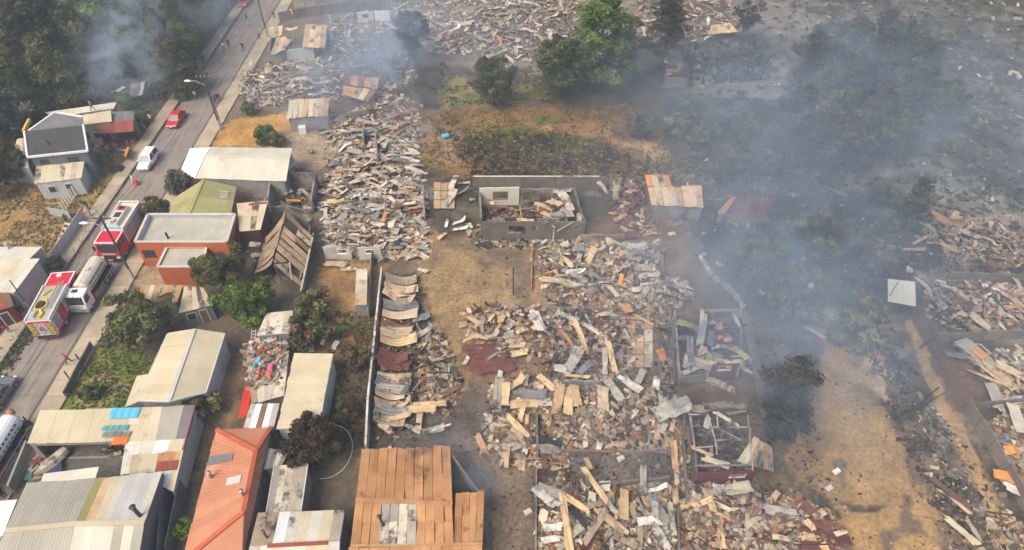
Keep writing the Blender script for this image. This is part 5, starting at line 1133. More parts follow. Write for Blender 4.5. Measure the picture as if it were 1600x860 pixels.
hsheets(root, [(778,615,1.0,85,'zinc','wave',1.2,1.0),(790,612,1.1,88,'ochre','wave',1.2),(805,600,.8,30,'ochre','curl',1.1),(825,618,.7,-4,'bluegrey','wave',1.5),(820,632,.6,4,'ochre','wave',1.5),(835,628,.6,0,'pale','flat',1.4),(855,600,.9,-45,'ochre','arch',1.0,1.2),(873,622,1.0,80,'ochre','wave',1.4),(888,625,1.0,85,'ochre','flat',1.4),(900,620,1.0,95,'ochre','flat',1.3),(942,628,1.0,88,'tan','fold',1.3),(1000,590,.6,60,'zinc','flat',1.0,1.1),(985,600,.8,-50,'ash','wave',1.0),(1025,600,.8,75,'ash','fold',.8),(1050,640,1.0,15,'zinc','crumple',2.2),(960,610,.9,-60,'zinc','flat',1.1)])
rubble(root, [(885,682),(1040,685),(1045,702),(890,702)], 220, 'warm', hm=.3, name='brick_line')
C5 = [(755,655),(800,640),(835,660),(838,690),(890,715),(880,730),(760,722),(752,690)]
root = ruin('sheet_heap', 'heap of long tan strips and white ash beside the driveway', C5, 34, -50, 50, 'warm', .6, 420, 6, 'pale', sc=(.55,.95))
hsheets(root, [(808,665,.9,-45,'ochre','flat',1.1,.9),(815,685,.8,-55,'tan','curl',1.3,.8),(860,705,.8,0,'zinc','fold',1.1,1.6),(850,715,.7,90,'brown','flat',.9),(790,712,.6,85,'ochre','wave',.8,.9),(855,690,.6,-3,'soot','flat',1.0,1.4)])
# dark driveway wall
boundary('driveway_wall', 'low concrete wall edge along the scorched driveway', [(838,735),(837,880)], .5, 'cwall', .12)
C6 = [(842,760),(880,745),(930,770),(1010,745),(1045,760),(1055,880),(845,880)]
root = ruin('sheet_heap', 'near heap of crossed orange-tan planks and sheets', C6, 46, 70, 50, 'mix', .7, 1000, 14, 'mix', sc=(.45,.8))
hsheets(root, [(930,758,1.3,-62,'ochre','flat',1.6,.8),(945,780,1.0,-55,'pale','flat',1.2,.9),(898,785,1.2,-38,'ochre','flat',1.5,.9),(885,820,1.1,-85,'ochre','flat',1.7,.8),(932,820,1.2,55,'tan','flat',1.6,.8),(955,815,1.1,-48,'ochre','flat',1.7,.9),(920,727,1.4,-75,'ochre','curl',.7),(975,790,1.0,85,'ochre','wave',1.1),(1005,750,1.2,85,'zinc','fold',.9),(1030,800,1.0,-75,'zinc','wave',1.3),(1020,815,.7,5,'ash','arch',1.1,1.3),(1025,765,.8,10,'ash','fold',.7,.5),(1018,790,1.1,80,'ash','fold',1.0,.8),(855,782,.7,-50,'ash','twist',1.2),(862,770,.7,-25,'zinc','flat',1.1,1.3),(862,825,.6,0,'ash','fold',.8),(860,843,.6,10,'ash','flat',.7,1.0),(918,850,.8,60,'darkred','fold',1.0),(960,760,.8,80,'brown','flat',.5),(945,760,.8,0,'creamy','flat',.5,1.2),(925,778,.7,80,'creamy','flat',.5,1.0),(1000,835,.6,80,'tan','flat',1.4,.7),(975,845,.6,-30,'tan','wave',1.2),(1032,840,.7,-60,'ash','wave',1.2),(1055,770,.6,82,'ochre','wave',1.2,.8),(1050,810,.5,88,'pale','wave',1.2,.7)])
C7 = [(1072,765),(1120,752),(1180,768),(1240,780),(1300,800),(1315,880),(1068,880)]
root = ruin('sheet_heap', 'near heap of yellow broken tiles and scrap by the dirt lot', C7, 66, 40, 60, 'yel', .7, 1500, 12, 'warm', sc=(.4,.75), kinds=['crumple','flat','fold','twist'])
hsheets(root, [(1108,780,.9,95,'ochre','flat',1.0,.9),(1122,785,.8,-45,'pale','flat',.9,.5),(1140,765,.6,5,'pale','wave',1.3,1.3),(1220,800,.6,-12,'zinc','flat',1.1),(1238,812,.6,-8,'pale','flat',1.1),(1285,805,.5,30,'ochre','fold',.8),(1262,795,.6,-50,'redbrown','flat',1.0,1.1),(1275,820,.5,-10,'redbrown','flat',1.3,1.3),(1290,835,.5,-15,'redbrown','flat',1.3,1.2),(1270,842,.4,0,'ochre','arch',1.0),(1285,852,.4,0,'redbrown','flat',1.3,1.4),(1245,785,.5,60,'brown','flat',.9)])
boundary('burned_partition', 'charred low partition between the near heaps', [(1068,640),(1066,700),(1072,790)], .9, 'burntwall', .14, jag=.4)
root = thing('tile_strip', 'strip of orange rubble between two charred partitions', 'debris', P(1070,740)); rubble(root, [(1055,690),(1072,690),(1085,800),(1062,800)], 260, 'warm', hm=.3); hsheets(root, [(1056,745,.4,82,'tan','wave',1.1,.7),(1054,715,.4,85,'rustpale','wave',1.1,.7)])
for lb, pts, hh, mm in (('low charred foundation along the left of the shells', [(1046,482),(1054,600)], .45, 'burntwall'), ('low foundation edge below the pale sheet heap', [(850,482),(975,484)], .25, 'slabfence'), ('low foundation edge across the middle of the burned lot', [(862,598),(950,604)], .3, 'burntwall'),
        ('low brick footing at the foot of the broad heap', [(884,706),(1042,708)], .35, 'slabfence'), ('charred plot wall beside the near crossed planks', [(1056,745),(1060,875)], .6, 'burntwall'), ('low footing in front of the near crossed planks', [(850,812),(1050,818)], .3, 'slabfence'), ('low footing across the far smoking plot', [(510,262),(650,258)], .5, 'burntwall'), ('low footing across the pale heap', [(510,318),(660,318)], .5, 'cwall'), ('sooty wall stub running through the pale heap', [(588,218),(592,262)], 1.3, 'sootwall'), ('sooty wall stub at the yard side of the pale heap', [(662,300),(664,345)], 1.2, 'sootwall'), ('broken wall behind the pale upright sheets', [(905,378),(975,377)], 1.2, 'sootwall'), ('broken wall right of the pale upright sheets', [(1030,385),(1036,440)], 1.0, 'sootwall'),
        ('broken grey wall in the middle of the burned lot', [(880,604),(940,604)], 1.0, 'cwall'), ('charred cross wall at the head of the near planks', [(930,765),(1045,752)], .9, 'burntwall'), ('charred wall stub beside the bent tan strips', [(838,655),(840,720)], 1.0, 'burntwall'), ('broken wall across the smoking heap', [(545,186),(600,178)], 1.2, 'sootwall'), ('pale broken wall in the white ash plot', [(440,128),(500,120)], 1.1, 'cwall')):
    boundary('foundation_wall', lb, pts, hh, mm, .2, jag=.15)
# ---- two framed ruins
root = thing('framed_ruin', 'burned-out house shell with grey walls and dark red front panel', 'ruin', P(1100,540))
a, b, c_, d_ = P(1049,510), P(1150,508), P(1160,590), P(1060,602)
wall(root, a, b, 2.5, M['sootwall'], t=.14, holes=((.62,.86,1.0,2.2),), jag=.1); wall(root, b, c_, 2.4, M['sootwall'], t=.14, h2=1.2, jag=.7); wall(root, d_, a, 1.4, M['sootwall'], h2=2.5, t=.14, jag=.5)
wall(root, P(1060,602), P(1101,598), 1.4, M['burntwall'], t=.14, jag=.15); wall(root, P(1105,592), P(1148,590), 2.2, M['redwall'], t=.14, holes=((.25,.75,1.3,2.0),), frame=M['pale'])
for q in ((1104,592),(1149,590),(1049,510),(1150,508),(1100,508)): mb = MB(); mb.bar(P(*q), P(*q)+Vector((0,0,2.45)), .16); mb.build('stud', M['pale'], root)
IN2 = [(1055,515),(1148,512),(1155,580),(1065,590)]
rubble(root, IN2, 380, 'mix', hm=.6); beams(root, IN2, 12, .8)
for x, y in scatter(IN2, 24, 5): p = P(x, y, 0); sheet(root, (p.x, p.y, random.uniform(.3, 1.3)), random.uniform(0, 3.1), random.choice(['zinc','pale','bluegrey','tan','ochre','zinc','olive']), random.choice(['fold','crumple','wave','twist']), random.uniform(.55, 1.0), (random.gauss(0,.3), random.gauss(0,.3)))
hsheets(root, [(1125,512,1.6,30,'orange','crumple',.8),(1138,532,1.6,20,'orange','fold',.7),(1125,528,1.5,60,'orange','crumple',.5)])
for q in ((1152,572),): hsheets(root, [(q[0],q[1],.8,-35,'tan','flat',1.0,.5)])
root = thing('framed_ruin', 'burned shell with white stud frame and dark red front below the grey shell', 'ruin', P(1130,690))
a, b, c_, d_ = P(1076,655), P(1168,648), P(1174,752), P(1086,755)
wall(root, d_, c_, 1.7, M['redwall'], t=.14, holes=((.55,.85,.8,1.4),), frame=M['pale'])
wall(root, a, b, 1.5, M['burntwall'], t=.12, jag=.7); wall(root, a, d_, 1.5, M['burntwall'], t=.12, jag=.4)
def frame(parent, pts, m='zinc', w=.11):
    for s, e in zip(pts[:-1], pts[1:]): mb = MB(); mb.bar(P(*s), P(*e), w, w); mb.build('stud', M[m], parent)
frame(root, [(1076,648,2.0),(1106,648,2.0),(1118,690,2.0),(1120,710,2.0)]); frame(root, [(1078,652,2.0),(1086,700,2.0),(1114,698,2.0)]); frame(root, [(1110,668,2.0),(1172,668,2.0),(1174,700,2.0)]); frame(root, [(1120,688,1.5),(1158,688,1.5),(1127,672,1.6)]); frame(root, [(1106,648,2.0),(1106,655,0)]); frame(root, [(1168,648,2.2),(1176,735,1.8)]); frame(root, [(1120,648,2.0),(1122,668,2.0)]); frame(root, [(1117,752,0),(1117,730,1.75)]); frame(root, [(1086,728,1.75),(1174,727,1.75)])
IN3 = [(1080,660),(1166,655),(1170,740),(1090,745)]
rubble(root, IN3, 300, 'dark', hm=.3)
hsheets(root, [(1090,640,.8,5,'tan','flat',1.3,1.2),(1125,635,.8,0,'tan','wave',1.2),(1150,640,.8,10,'tan','flat',1.0,1.2),(1095,705,1.8,-35,'ochre','flat',1.0,.6),(1118,722,1.7,-20,'pale','flat',1.1,.7),(1135,655,1.6,-40,'pale','flat',.8,.6),(1105,660,1.2,70,'zinc','flat',.7)])
roof(root, (1178,682,1.5), (1206,700,1.2), (1209,738,.4), (1150,722,1.2), 7, ['pale','rustpale','zinc','tan'], warp=.06, rib=.05)
root = thing('block_row', 'fallen row of pale bricks curving from the shell towards the thicket', 'debris', P(1125,445))
for i in range(26):
    t = i/25; x = 1095+65*t; y = 405+78*t+6*math.sin(t*6); p = P(x, y); mb = MB(); mb.box(-.38,.38,-.17,.17,0,.25); o = mb.build('brick', M[random.choice(['pale','tan','block'])], root, local=True); o.location = p-Vector(root.location)+Vector((0,0,.05)); o.rotation_euler = (random.gauss(0,.1), random.gauss(0,.1), .9+random.gauss(0,.25))
root = thing('block_row', 'fallen row of pale bricks in front of the dark red panel', 'debris', P(1125,605))
for i in range(16):
    t = i/15; p = P(1103+42*t, 592+20*t); mb = MB(); mb.box(-.35,.35,-.17,.17,0,.25); o = mb.build('brick', M[random.choice(['pale','tan','block'])], root, local=True); o.location = p-Vector(root.location)+Vector((0,0,.05)); o.rotation_euler = (random.gauss(0,.15), random.gauss(0,.1), 1.2+random.gauss(0,.4))
E2 = [(1035,432),(1068,440),(1085,468),(1050,480),(1035,462)]
ruin('sheet_heap', 'small heap of red and grey strips beside the fallen brick row', E2, 18, -25, 25, 'mix', .5, 160, 4, 'mix', sc=(.5,.9))
E3 = [(985,485),(1050,480),(1055,560),(1050,640),(1035,620),(1038,520)]
ruin('sheet_heap', 'narrow charred strip with bent scrap beside the grey shell', E3, 16, 80, 40, 'dark', .4, 300, 6, 'dark', sc=(.5,.8))
boundary('side_path_kerb', 'worn concrete strip along the right side of the shells', [(1162,488),(1205,690)], .18, 'slabfence', .9)
# ================================================================== row of sheets along the white wall
root = boundary('white_boundary_wall', 'long white-edged boundary wall beside the row of bent roof sheets', [(599,433),(594,480),(586,560),(578,640),(575,712)], 1.6, 'ash', .2)
root = thing('sheet_row', 'row of bent tan and brown roof sheets laid along the white wall', 'ruin', P(640,560))
rows = [(433,'tan'),(440,'tan'),(447,'tan'),(455,'ochre'),(463,'pale'),(470,'zinc'),(477,'bluegrey'),(487,'tan'),(493,'tan'),(503,'brown'),(512,'tan'),(521,'tan'),(528,'ochre'),(541,'soot'),(549,'redbrown'),(557,'redbrown'),(566,'redbrown'),(574,'zinc'),(586,'tan'),(595,'bluegrey'),(603,'zinc'),(613,'tan'),(621,'ochre'),(629,'tan'),(640,'bluegrey'),(650,'tan'),(660,'zinc')]
rows = [q for k, q in enumerate(rows) if k % 9 not in (4, 8)]
for i, (y, m) in enumerate(rows):
    xw = 600-(y-433)*.085; xr = xw+50+random.uniform(-4, 10); big = random.uniform(.35, .9)
    A_, B_ = P(xw+2, y-2+random.uniform(-2,2), 1.6), P(xr, y+5+random.uniform(-9,9), .5+.8*random.random()); dirv = (B_-A_); n_ = Vector((-dirv.y, dirv.x, 0)).normalized()
    wd = random.uniform(.85, 1.2); vs = []; K = 6; N = 10; phs = random.uniform(0,6); sg = random.uniform(.25,.8)
    for s in range(N+1):
        t = s/N; p = A_.lerp(B_, t)-Vector((0,0,1))*sg*math.sin(math.pi*t)+Vector((0,0,.12))*math.sin(5*t+phs)
        for k in range(K+1): vs.append(p+n_*wd*(k/K-.5)*(1+.15*t)+Vector((0,0,.05*(k % 2)+.12*math.sin(phs+3*t)*(k/K-.5))))
    mb = MB(); mb.raw(vs, [(s*(K+1)+k, s*(K+1)+k+1, (s+1)*(K+1)+k+1, (s+1)*(K+1)+k) for s in range(N) for k in range(K)]); mb.build('roof_sheet', M[m], root)
RW = [(600,430),(655,430),(655,560),(650,690),(576,700)]
rubble(root, RW, 420, 'dark', hm=.3); beams(root, RW, 12, .5)
hsheets(root, [(661,423,.3,-30,'ash','twist',.6),(659,496,.8,10,'bluegrey','curl',.9,1.2),(662,520,.4,40,'zinc','curl',.9),(656,640,.8,0,'ochre','flat',1.2),(668,632,.7,3,'ochre','flat',1.1,.9),(655,655,.5,90,'tan','flat',1.0,.9),(645,670,.6,-35,'pale','flat',.9),(602,668,.8,-40,'tan','flat',.9,1.1),(625,652,.9,15,'ochre','wave',.9),(680,672,.5,8,'pale','curl',1.1),(690,668,.9,25,'ash','flat',.8,.25)])
mb = MB(); p = P(602,505,.9)
for k in range(5): a = k*1.3; mb.tube([p+Vector((.18*math.cos(a), .18*math.sin(a), 0)), p+Vector((.12*math.cos(a), .12*math.sin(a), .3)), p+Vector((.02,0,.55+.1*(k % 2)))], [.14,.10,.01], 6)
tag(mb.build('flame', M['flame'], smooth=True), 'small orange flame licking a sheet by the white wall', 'flame')
mb = MB(); p = P(455,22,.2)
for k in range(4): a = k*1.6; mb.tube([p+Vector((.5*math.cos(a), .3*math.sin(a), 0)), p+Vector((.3*math.cos(a), .2*math.sin(a), .4)), p+Vector((.02,0,.8+.1*(k % 2)))], [.3,.22,.01], 6)
tag(mb.build('flame', M['flame'], smooth=True), 'small orange flame by the far boundary wall', 'flame')
L2 = [(655,515),(690,520),(706,560),(720,600),(700,650),(660,640),(652,570)]
ruin('scrap_heap', 'blackened scrap and appliances beside the row of sheets', L2, 16, 30, 60, 'dark', .6, 560, 12, 'dark', sc=(.4,.8))
for q in ((802,460,420),(705,510,530)):
    mb = MB(); b_ = P(q[0], q[1]); h_ = max(.8, hgt(q[0], q[1], q[2])) if q[0] == 802 else 0
    if h_: mb.bar(b_-Vector((0,0,.2)), b_+Vector((0,0,h_)), .14); tag(mb.build('burned_post', M['charwood']), 'lone charred post standing in the bare yard', 'post')
boundary('yard_wall_stub', 'thin rust-coloured wall stub dividing the bare yard', [(832,392),(830,455)], .6, 'rust', .1)
# ================================================================== rusty roofs, near centre
root = thing('rusty_roofed_house', 'near house with large rust-orange roof of loose panels', 'house', P(640,780))
k0, k1 = P(556,782,3.2), P(707,788,3.2)
roof(root, k0, k1, (704,697,2.8), (565,703,2.8), 10, ['rust'], warp=.13, rib=.012, seg=2, lift=.08, gap=.04)
roof(root, k0, k1, (709,850,2.9), (547,853,2.9), 11, ('rust','rust','rust','rust','rust','rust','zinc','pale','zinc','pale','pale','pale','zinc','pale','rust','rust','rust','rust','rust','rust','rust','rust'), warp=.13, rib=.012, seg=2, lift=.08, gap=.05)
roof(root, (545,856,2.75), (754,852,2.75), (752,905,2.2), (538,910,2.2), 13, ['rust'], warp=.08, rib=.012, lift=.05, gap=.04)
roof(root, (712,772,2.9), (757,768,2.9), (754,850,2.7), (709,850,2.7), 4, ['rust'], warp=.1, rib=.012, seg=2, lift=.05, gap=.04)
mb = MB(); mb.bar(k0+Vector((0,0,.12)), k1+Vector((0,0,.12)), .4, .06); mb.build('ridge_cap', M['rust'], root)
mb = MB(); mb.bar(P(547,853,2.92), P(754,850,2.85), .2, .12); mb.build('eave_beam', M['rustpale'], root)
dn = Vector((0,0,.16))
for q in ([k0, k1, P(704,697,2.8), P(565,703,2.8)], [k0, k1, P(709,850,2.9), P(547,853,2.9)], [P(712,772,2.9), P(757,768,2.9), P(754,850,2.7), P(709,850,2.7)]): slab(root, [v-dn for v in q], M['soot'], .04, 'seam_shade_sheet')  # added near-black sheets below the panels; their colour makes the seams look shaded
pipe_chimney(root, (599,820,3.3), .9, .1, 'blackmetal', lean=(-.25,.2))
wl = [P(568,708,2.6), P(700,702,2.6), P(750,772,2.6), P(750,900,2.1), P(542,905,2.1), P(553,850,2.6)]
for i in range(6): wall_poly(root, [wl[i], wl[(i+1) % 6]], M['burntwall'])
# ================================================================== right edge
boundary('dark_far_wall', 'dark burned wall behind the right-hand debris', [(1478,436),(1700,446)], 1.2, 'burntwall', .16)
R1 = [(1440,338),(1500,335),(1560,350),(1600,385),(1640,415),(1500,415),(1470,395),(1445,372)]
root = ruin('burned_plot', 'hazy plot of orange and pale sheets beyond the dark wall', R1, 44, -20, 60, 'warm', .7, 480, 10, 'warm', sc=(.5,.95))
hsheets(root, [(1480,345,1.4,-30,'rust','flat',1.2,1.6),(1470,342,1.3,-60,'ochre','flat',1.2),(1440,375,.5,35,'ochre','flat',1.4,.5),(1428,390,.3,-3,'ochre','flat',1.4,.6),(1487,390,.7,-60,'ochre','curl',1.3,1.2),(1510,365,.8,-35,'pale','flat',1.2)])
R2 = [(1440,450),(1480,440),(1640,448),(1680,520),(1480,516),(1455,490)]
ruin('burned_plot', 'plot of grey and pale scrap behind the slab fence at right', R2, 60, -25, 50, 'pale', .6, 700, 10, 'mix', sc=(.55,.95))
root = boundary('slab_fence', 'concrete slab fence with pale leaning panels in front of the grey scrap plot', [(1455,536),(1510,533),(1560,530),(1700,524)], 1.4, 'slabfence', .12)
hsheets(root, [(1515,512,.9,-65,'tan','flat',.9,1.2),(1535,505,.9,-70,'tan','flat',1.2,1.2)])
R3 = [(1530,560),(1560,545),(1640,540),(1700,600),(1640,640),(1560,632)]
root = ruin('burned_plot', 'plot of yellow sheets behind the burned car wreck', R3, 46, -55, 35, 'yel', .7, 420, 6, 'warm', sc=(.5,.8))
hsheets(root, [(1548,575,.8,-60,'ochre','flat',1.3),(1560,590,.8,-65,'ochre','flat',1.4),(1580,580,.8,-50,'ochre','flat',1.4),(1545,592,.7,-38,'ochre','flat',1.5,.5),(1555,620,.5,80,'zinc','flat',1.0,1.3),(1590,625,.5,10,'ash','flat',1.3)])
boundary('slab_fence_lower', 'run of brown concrete slabs along the sandy track', [(1505,638),(1545,700),(1590,780),(1640,860)], 1.5, 'slabfence', .14)
boundary('slab_fence_cross', 'short dark slab wall crossing behind the orange rubble', [(1512,640),(1640,628)], 1.0, 'burntwall', .14)
R4 = [(1545,655),(1600,645),(1720,680),(1760,800),(1640,800),(1580,740)]
root = ruin('burned_plot', 'plot of orange rubble and white sheets at the right edge', R4, 40, -30, 50, 'mix', .7, 700, 6, 'warm', sc=(.55,1.0))
hsheets(root, [(1590,655,1.0,80,'pale','flat',1.3,1.5),(1575,745,.6,-10,'orange','flat',1.0,1.4),(1590,750,.6,0,'rust','wave',1.0,1.3),(1595,770,.6,-30,'ash','flat',1.3),(1580,705,.7,10,'orange','fold',1.0)])
R5 = [(1545,815),(1575,800),(1640,900),(1560,900)]
ruin('rubble_patch', 'patch of pink-orange rubble at the near right corner', R5, 6, 0, 60, 'mix', .3, 520, 3, 'warm', sc=(.4,.7))
hr = thing('loose_planks', 'pair of long pale planks lying beside the sandy track', 'planks', P(1500,800)); hsheets(hr, [(1500,828,.2,-62,'cream','flat',1.5,.9),(1521,828,.2,-88,'pale','flat',1.1,.6)])
hr = thing('loose_planks', 'pair of brown and tan planks beyond the pale planks', 'planks', P(1485,775)); hsheets(hr, [(1485,770,.2,-52,'brown','flat',1.4,1.0),(1492,785,.25,-50,'tan','flat',1.2,.5)])
hr = thing('loose_board', 'tan board lying alone in the smoky scrub', 'board', P(1275,518)); hsheets(hr, [(1275,518,.2,-38,'tan','flat',1.1,1.3),(1268,512,.4,-42,'zinc','flat',1.0,.4)])
root = thing('white_canopy', 'clean white square panel roof on thin posts at the scrub edge', 'canopy', P(1408,480))
roof(root, (1387,436,2.0), (1430,441,2.0), (1431,479,1.7), (1387,472,1.7), 3, ['creamy'], rib=.01)
for q in ((1389,471),(1429,477),(1389,440),(1429,444)): mb = MB(); p = P(*q, 1.7); mb.bar(Vector((p.x,p.y,-.1)), p-Vector((0,0,.05)), .08); mb.build('post', M['charwood'], root)
mb = MB(); mb.bar(P(1390,462,1.95), P(1404,440,2.2), .07); mb.build('brace', M['charwood'], root)
# burned car
root = thing('burned_car', 'burned-out car shell with orange rusted roof beside the slab fence', 'car', P(1520,560), .35)
mb = MB(); mb.prism_x([(-2,.25),(2,.25),(2.05,.7),(1.2,.85),(-1.9,.85),(-2.05,.6)], -.85, .85); mb.build('body', M['zinc'], root, local=True)
for s in (-.8, .8):
    mb = MB(); mb.bar((s*.85,1.0,.85), (s*.85,.5,1.4), .09); mb.bar((s*.85,.5,1.4), (s*.85,-1.1,1.4), .09); mb.bar((s*.85,-1.1,1.4), (s*.9,-1.8,.85), .09); mb.build('pillar', M['pale'], root, local=True)
mb = MB(); mb.box(-.6,.6,-.9,.4,.86,1.1,tx=.1,ty=.1); mb.build('seat', M['orange'], root, local=True)
for x in (-.85,.85):
    for y in (-1.3,1.3): mb = MB(); mb.tube([(x-.1,y,.3),(x+.1,y,.3)], .3, 10); mb.build('wheel', M['charwood'], root, local=True)
hr = thing('car_bonnet', 'crumpled grey bonnet lying beside the burned car', 'scrap', P(1500,560)); hsheets(hr, [(1495,556,.2,-20,'bluegrey','curl',1.0,1.4)])
for x, y, ty, lb in ((1437,545,538,'thin dark stake beside the upper sandy track'),(1448,620,612,'thin dark stake beside the middle of the track'),(1456,500,482,'charred leaning stake by the scrap plot')):
    mb = MB(); mb.bar(P(x,y), P(x+4,y)+Vector((.3,0,1.5)), .1); tag(mb.build('burned_stake', M['charwood']), lb, 'stake')
root = thing('fallen_trunk', 'charred fallen tree trunk with branches beside the sandy track', 'trunk', P(1420,645))
mb = MB(); mb.tube([P(1402,660,.2), P(1425,645,.4), P(1450,622,.7)], [.28,.22,.1], 7); mb.build('log', M['charwood'], root)
for a, b in (((1425,645,.4),(1428,625,1.4)),((1435,638,.5),(1482,610,.9)),((1415,652,.3),(1390,605,.5)),((1440,632,.6),(1445,640,1.2))): mb = MB(); mb.tube([P(*a), P(*b)], [.1,.03], 5); mb.build('branch', M['charwood'], root)
for q, lb in (((1307,737),'small white scrap on the dark stain in the dirt lot'),((1296,763),'pale scrap at the edge of the dirt lot'),((825,800),'white scrap on the scorched driveway'),((970,717),'white pebble-like scrap on the dark floor of the burned lot'),((696,216),'bright blue drum lying at the field edge')):
    mb = MB()
    if q[0] == 696: mb.tube([(-.5,0,.35),(-.45,0,.35),(.45,0,.35),(.5,0,.35)], [.3,.36,.36,.3], 12)
    else: mb.box(-.35,.35,-.25,.25,0,.2,tx=.06,ty=.06)
    o = mb.build('drum' if q[0] == 696 else 'scrap', M['skyblue' if q[0] == 696 else 'ash']); o.location = P(*q); o.rotation_euler.z = .5; tag(o, lb, 'drum' if q[0] == 696 else 'scrap')
# ================================================================== forest upper left
G = 'forest trees beyond the street'
spots = [(-60,60,13,1),(-20,120,14,0),(28,78,14,0),(60,52,15,0),(75,110,13,0),(20,135,12,1),(55,130,9,1),(120,60,12,1),(95,20,13,0),(150,25,12,2),(135,85,10,1),(45,0,12,2),(165,70,10,2),(200,45,11,1),(5,25,12,1),(-25,180,10,1),(-60,180,12,0),(250,62,12,1),(268,95,10,0),(238,88,8,1),(225,30,10,2),(250,10,11,1),(272,38,11,2),(296,18,10,1),(318,0,9,2),(284,66,7,2),(303,45,6,2),(185,78,8,2),(105,112,8,2),(10,240,8,1),(-40,260,9,2),(200,-10,11,2),(120,-20,12,0),(322,-28,9,1),(280,-25,11,2),(40,-45,12,1)]
descr = ['feathery olive','dark green','dusky grey-green']
ORD = ['first','second','third','fourth','fifth','sixth','seventh','eighth','ninth','tenth','eleventh','twelfth','thirteenth','fourteenth']
def rows_of(spots, cuts, names):
    """place of each spot: which row, and how many from the left in it"""
    out = []
    for s in spots:
        k = sum(s[1] >= c for c in cuts); same = sorted(tuple(q[:2]) for q in spots if sum(q[1] >= c for c in cuts) == k)
        out.append((ORD[same.index(tuple(s[:2]))], names[k]))
    return out
RO = rows_of(spots, (25, 72, 115), ('topmost row', 'second row', 'third row', 'lowest row'))
for i, (x, y, h, v) in enumerate(spots):
    near = 'behind the dark grey house' if y > 140 and x < 150 else ('along the pavement beside the street' if x > 240 else ('in the smoke above the burned shack' if x > 140 else 'at the edge of the forest'))
    k = 'tall' if v < 2 and i % 3 else ('broad' if i % 2 else 'tall')
    tree('forest_tree', '%s forest tree, %s from left in the %s' % (descr[v], *RO[i]), k, x, y, h, v, random.uniform(.9, 1.25), G, at=.55)
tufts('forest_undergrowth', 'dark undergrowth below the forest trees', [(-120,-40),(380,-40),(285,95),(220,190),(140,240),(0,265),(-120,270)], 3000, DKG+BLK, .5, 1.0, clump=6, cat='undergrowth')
# ================================================================== centre trees
tree('tree', 'tall bright green tree behind the dry field', 'upright', 942, 58, 15.5, 0, 1.2, at=.5)
tree('tree', 'dark green tree joined to the left of the bright green tree', 'broad', 880, 100, 9.5, 0, 1.05, at=.58)
tree('tree', 'grey-green leaning tree right of the bright green tree', 'greypine', 978, 60, 10.5, 0, 1.1, at=.6)
tree('tree', 'rounded dark olive tree at the left of the dry field', 'broad', 770, 124, 8, 0, 1.0, at=.55)
tree('tree', 'dark conifer standing in smoke among the far heaps', 'greypine', 640, 50, 9, 1, 1.05, at=.55)
tree('tree', 'tall burned pine with bare layered branches', 'bigpine', 1045, 45, 15, 0, 1.0, at=.62)
for i, (x, y, h, v) in enumerate(((1083,90,6.5,1),(1105,95,6.8,0),(1125,92,7.2,1),(1150,92,7.2,2),(1175,88,7.5,1),(1195,98,6.5,0),(1168,25,8,1))):
    tree('burned_pine', ['small dark pine below the tall burned pine','grey scorched pine second in the row along the pale wall','dark scorched pine in the middle of the row','grey-green scorched pine right of the middle of the row','tall dark pine near the end of the row','last grey pine in the row, nearest the thicket','dark conifer beside the far orange heap'][i], 'scorch', x, y, h, v, 1.0, 'scorched pines along the pale wall', at=.6)
tree('tree', 'dark twin cypress beyond the right-hand burned plot', 'cypress', 1440, 305, 6.5, 0, 1.2, at=.5)
tree('tree', 'smoke-blurred dark green tree beside the dirt lot', 'greypine', 1236, 600, 7.0, 1, 1.15, at=.55)
tree('tree', 'lower smoke-blurred dark tree at the edge of the dirt lot', 'greypine', 1224, 652, 5.5, 1, 1.3, at=.55)
tree('bush', 'yellow-green bush in the smoky thicket', 'bush', 1216, 382, 2.6, 0, 1.2, cat='bush', at=.5)
tree('bush', 'burned olive bush on the path in the dry field', 'bush', 1000, 198, 3.0, 3, 1.1, cat='bush', at=.5)
G = 'smoky thicket trees on the burned hillside'
spots = [(1270,80),(1300,60),(1340,50),(1390,40),(1420,60),(1430,95),(1260,120),(1290,130),(1330,110),(1370,110),(1400,130),(1440,135),(1250,170),(1290,180),(1330,170),(1370,180),(1410,170),(1450,165),(1270,210),(1310,215),(1480,160),(1380,75),(1350,200),(1400,205)]
RO = rows_of(spots, (100, 150), ('upper row', 'middle row', 'lower row'))
for i, (x, y) in enumerate(spots):
    tree('thicket_tree', '%s hazy tree, %s from left in the %s of the smoky thicket' % (['grey-green','dark grey','pale olive'][i % 3], *RO[i]), 'broad' if i % 3 else 'greypine', x, y, random.uniform(6, 9.5), [1,1,0][i % 3], random.uniform(.75,1.05), G, at=.55)
G = 'low scorched shrubs in the burned scrub'
spots = [(1240,340),(1265,355),(1225,365),(1290,350),(1210,340),(1190,300),(1255,385),(1285,395),(1310,370),(1170,390),(1200,420),(1240,430),(1150,410),(1290,440),(1330,450),(1360,480),(1170,450),(1080,180),(1110,200),(1060,195),(1140,190),(1090,215),(1180,215),(1075,160),(1345,390),(1385,350),(1250,480),(1215,470),(1385,420),(1330,520),(1300,280),(1380,300),(1260,270),(1150,250),(1200,250),(1340,250),(1420,220),(1480,230),(1540,250),(1520,190),(1500,120),(1560,150),(1550,80),(1480,60),(1590,210)]
RO = rows_of(spots, (210, 280, 350, 395, 440), ('topmost row', 'row by the hillside path', 'row beside the rusty shed', 'row below the rusty shed', 'row above the smoky lot', 'lowest row'))
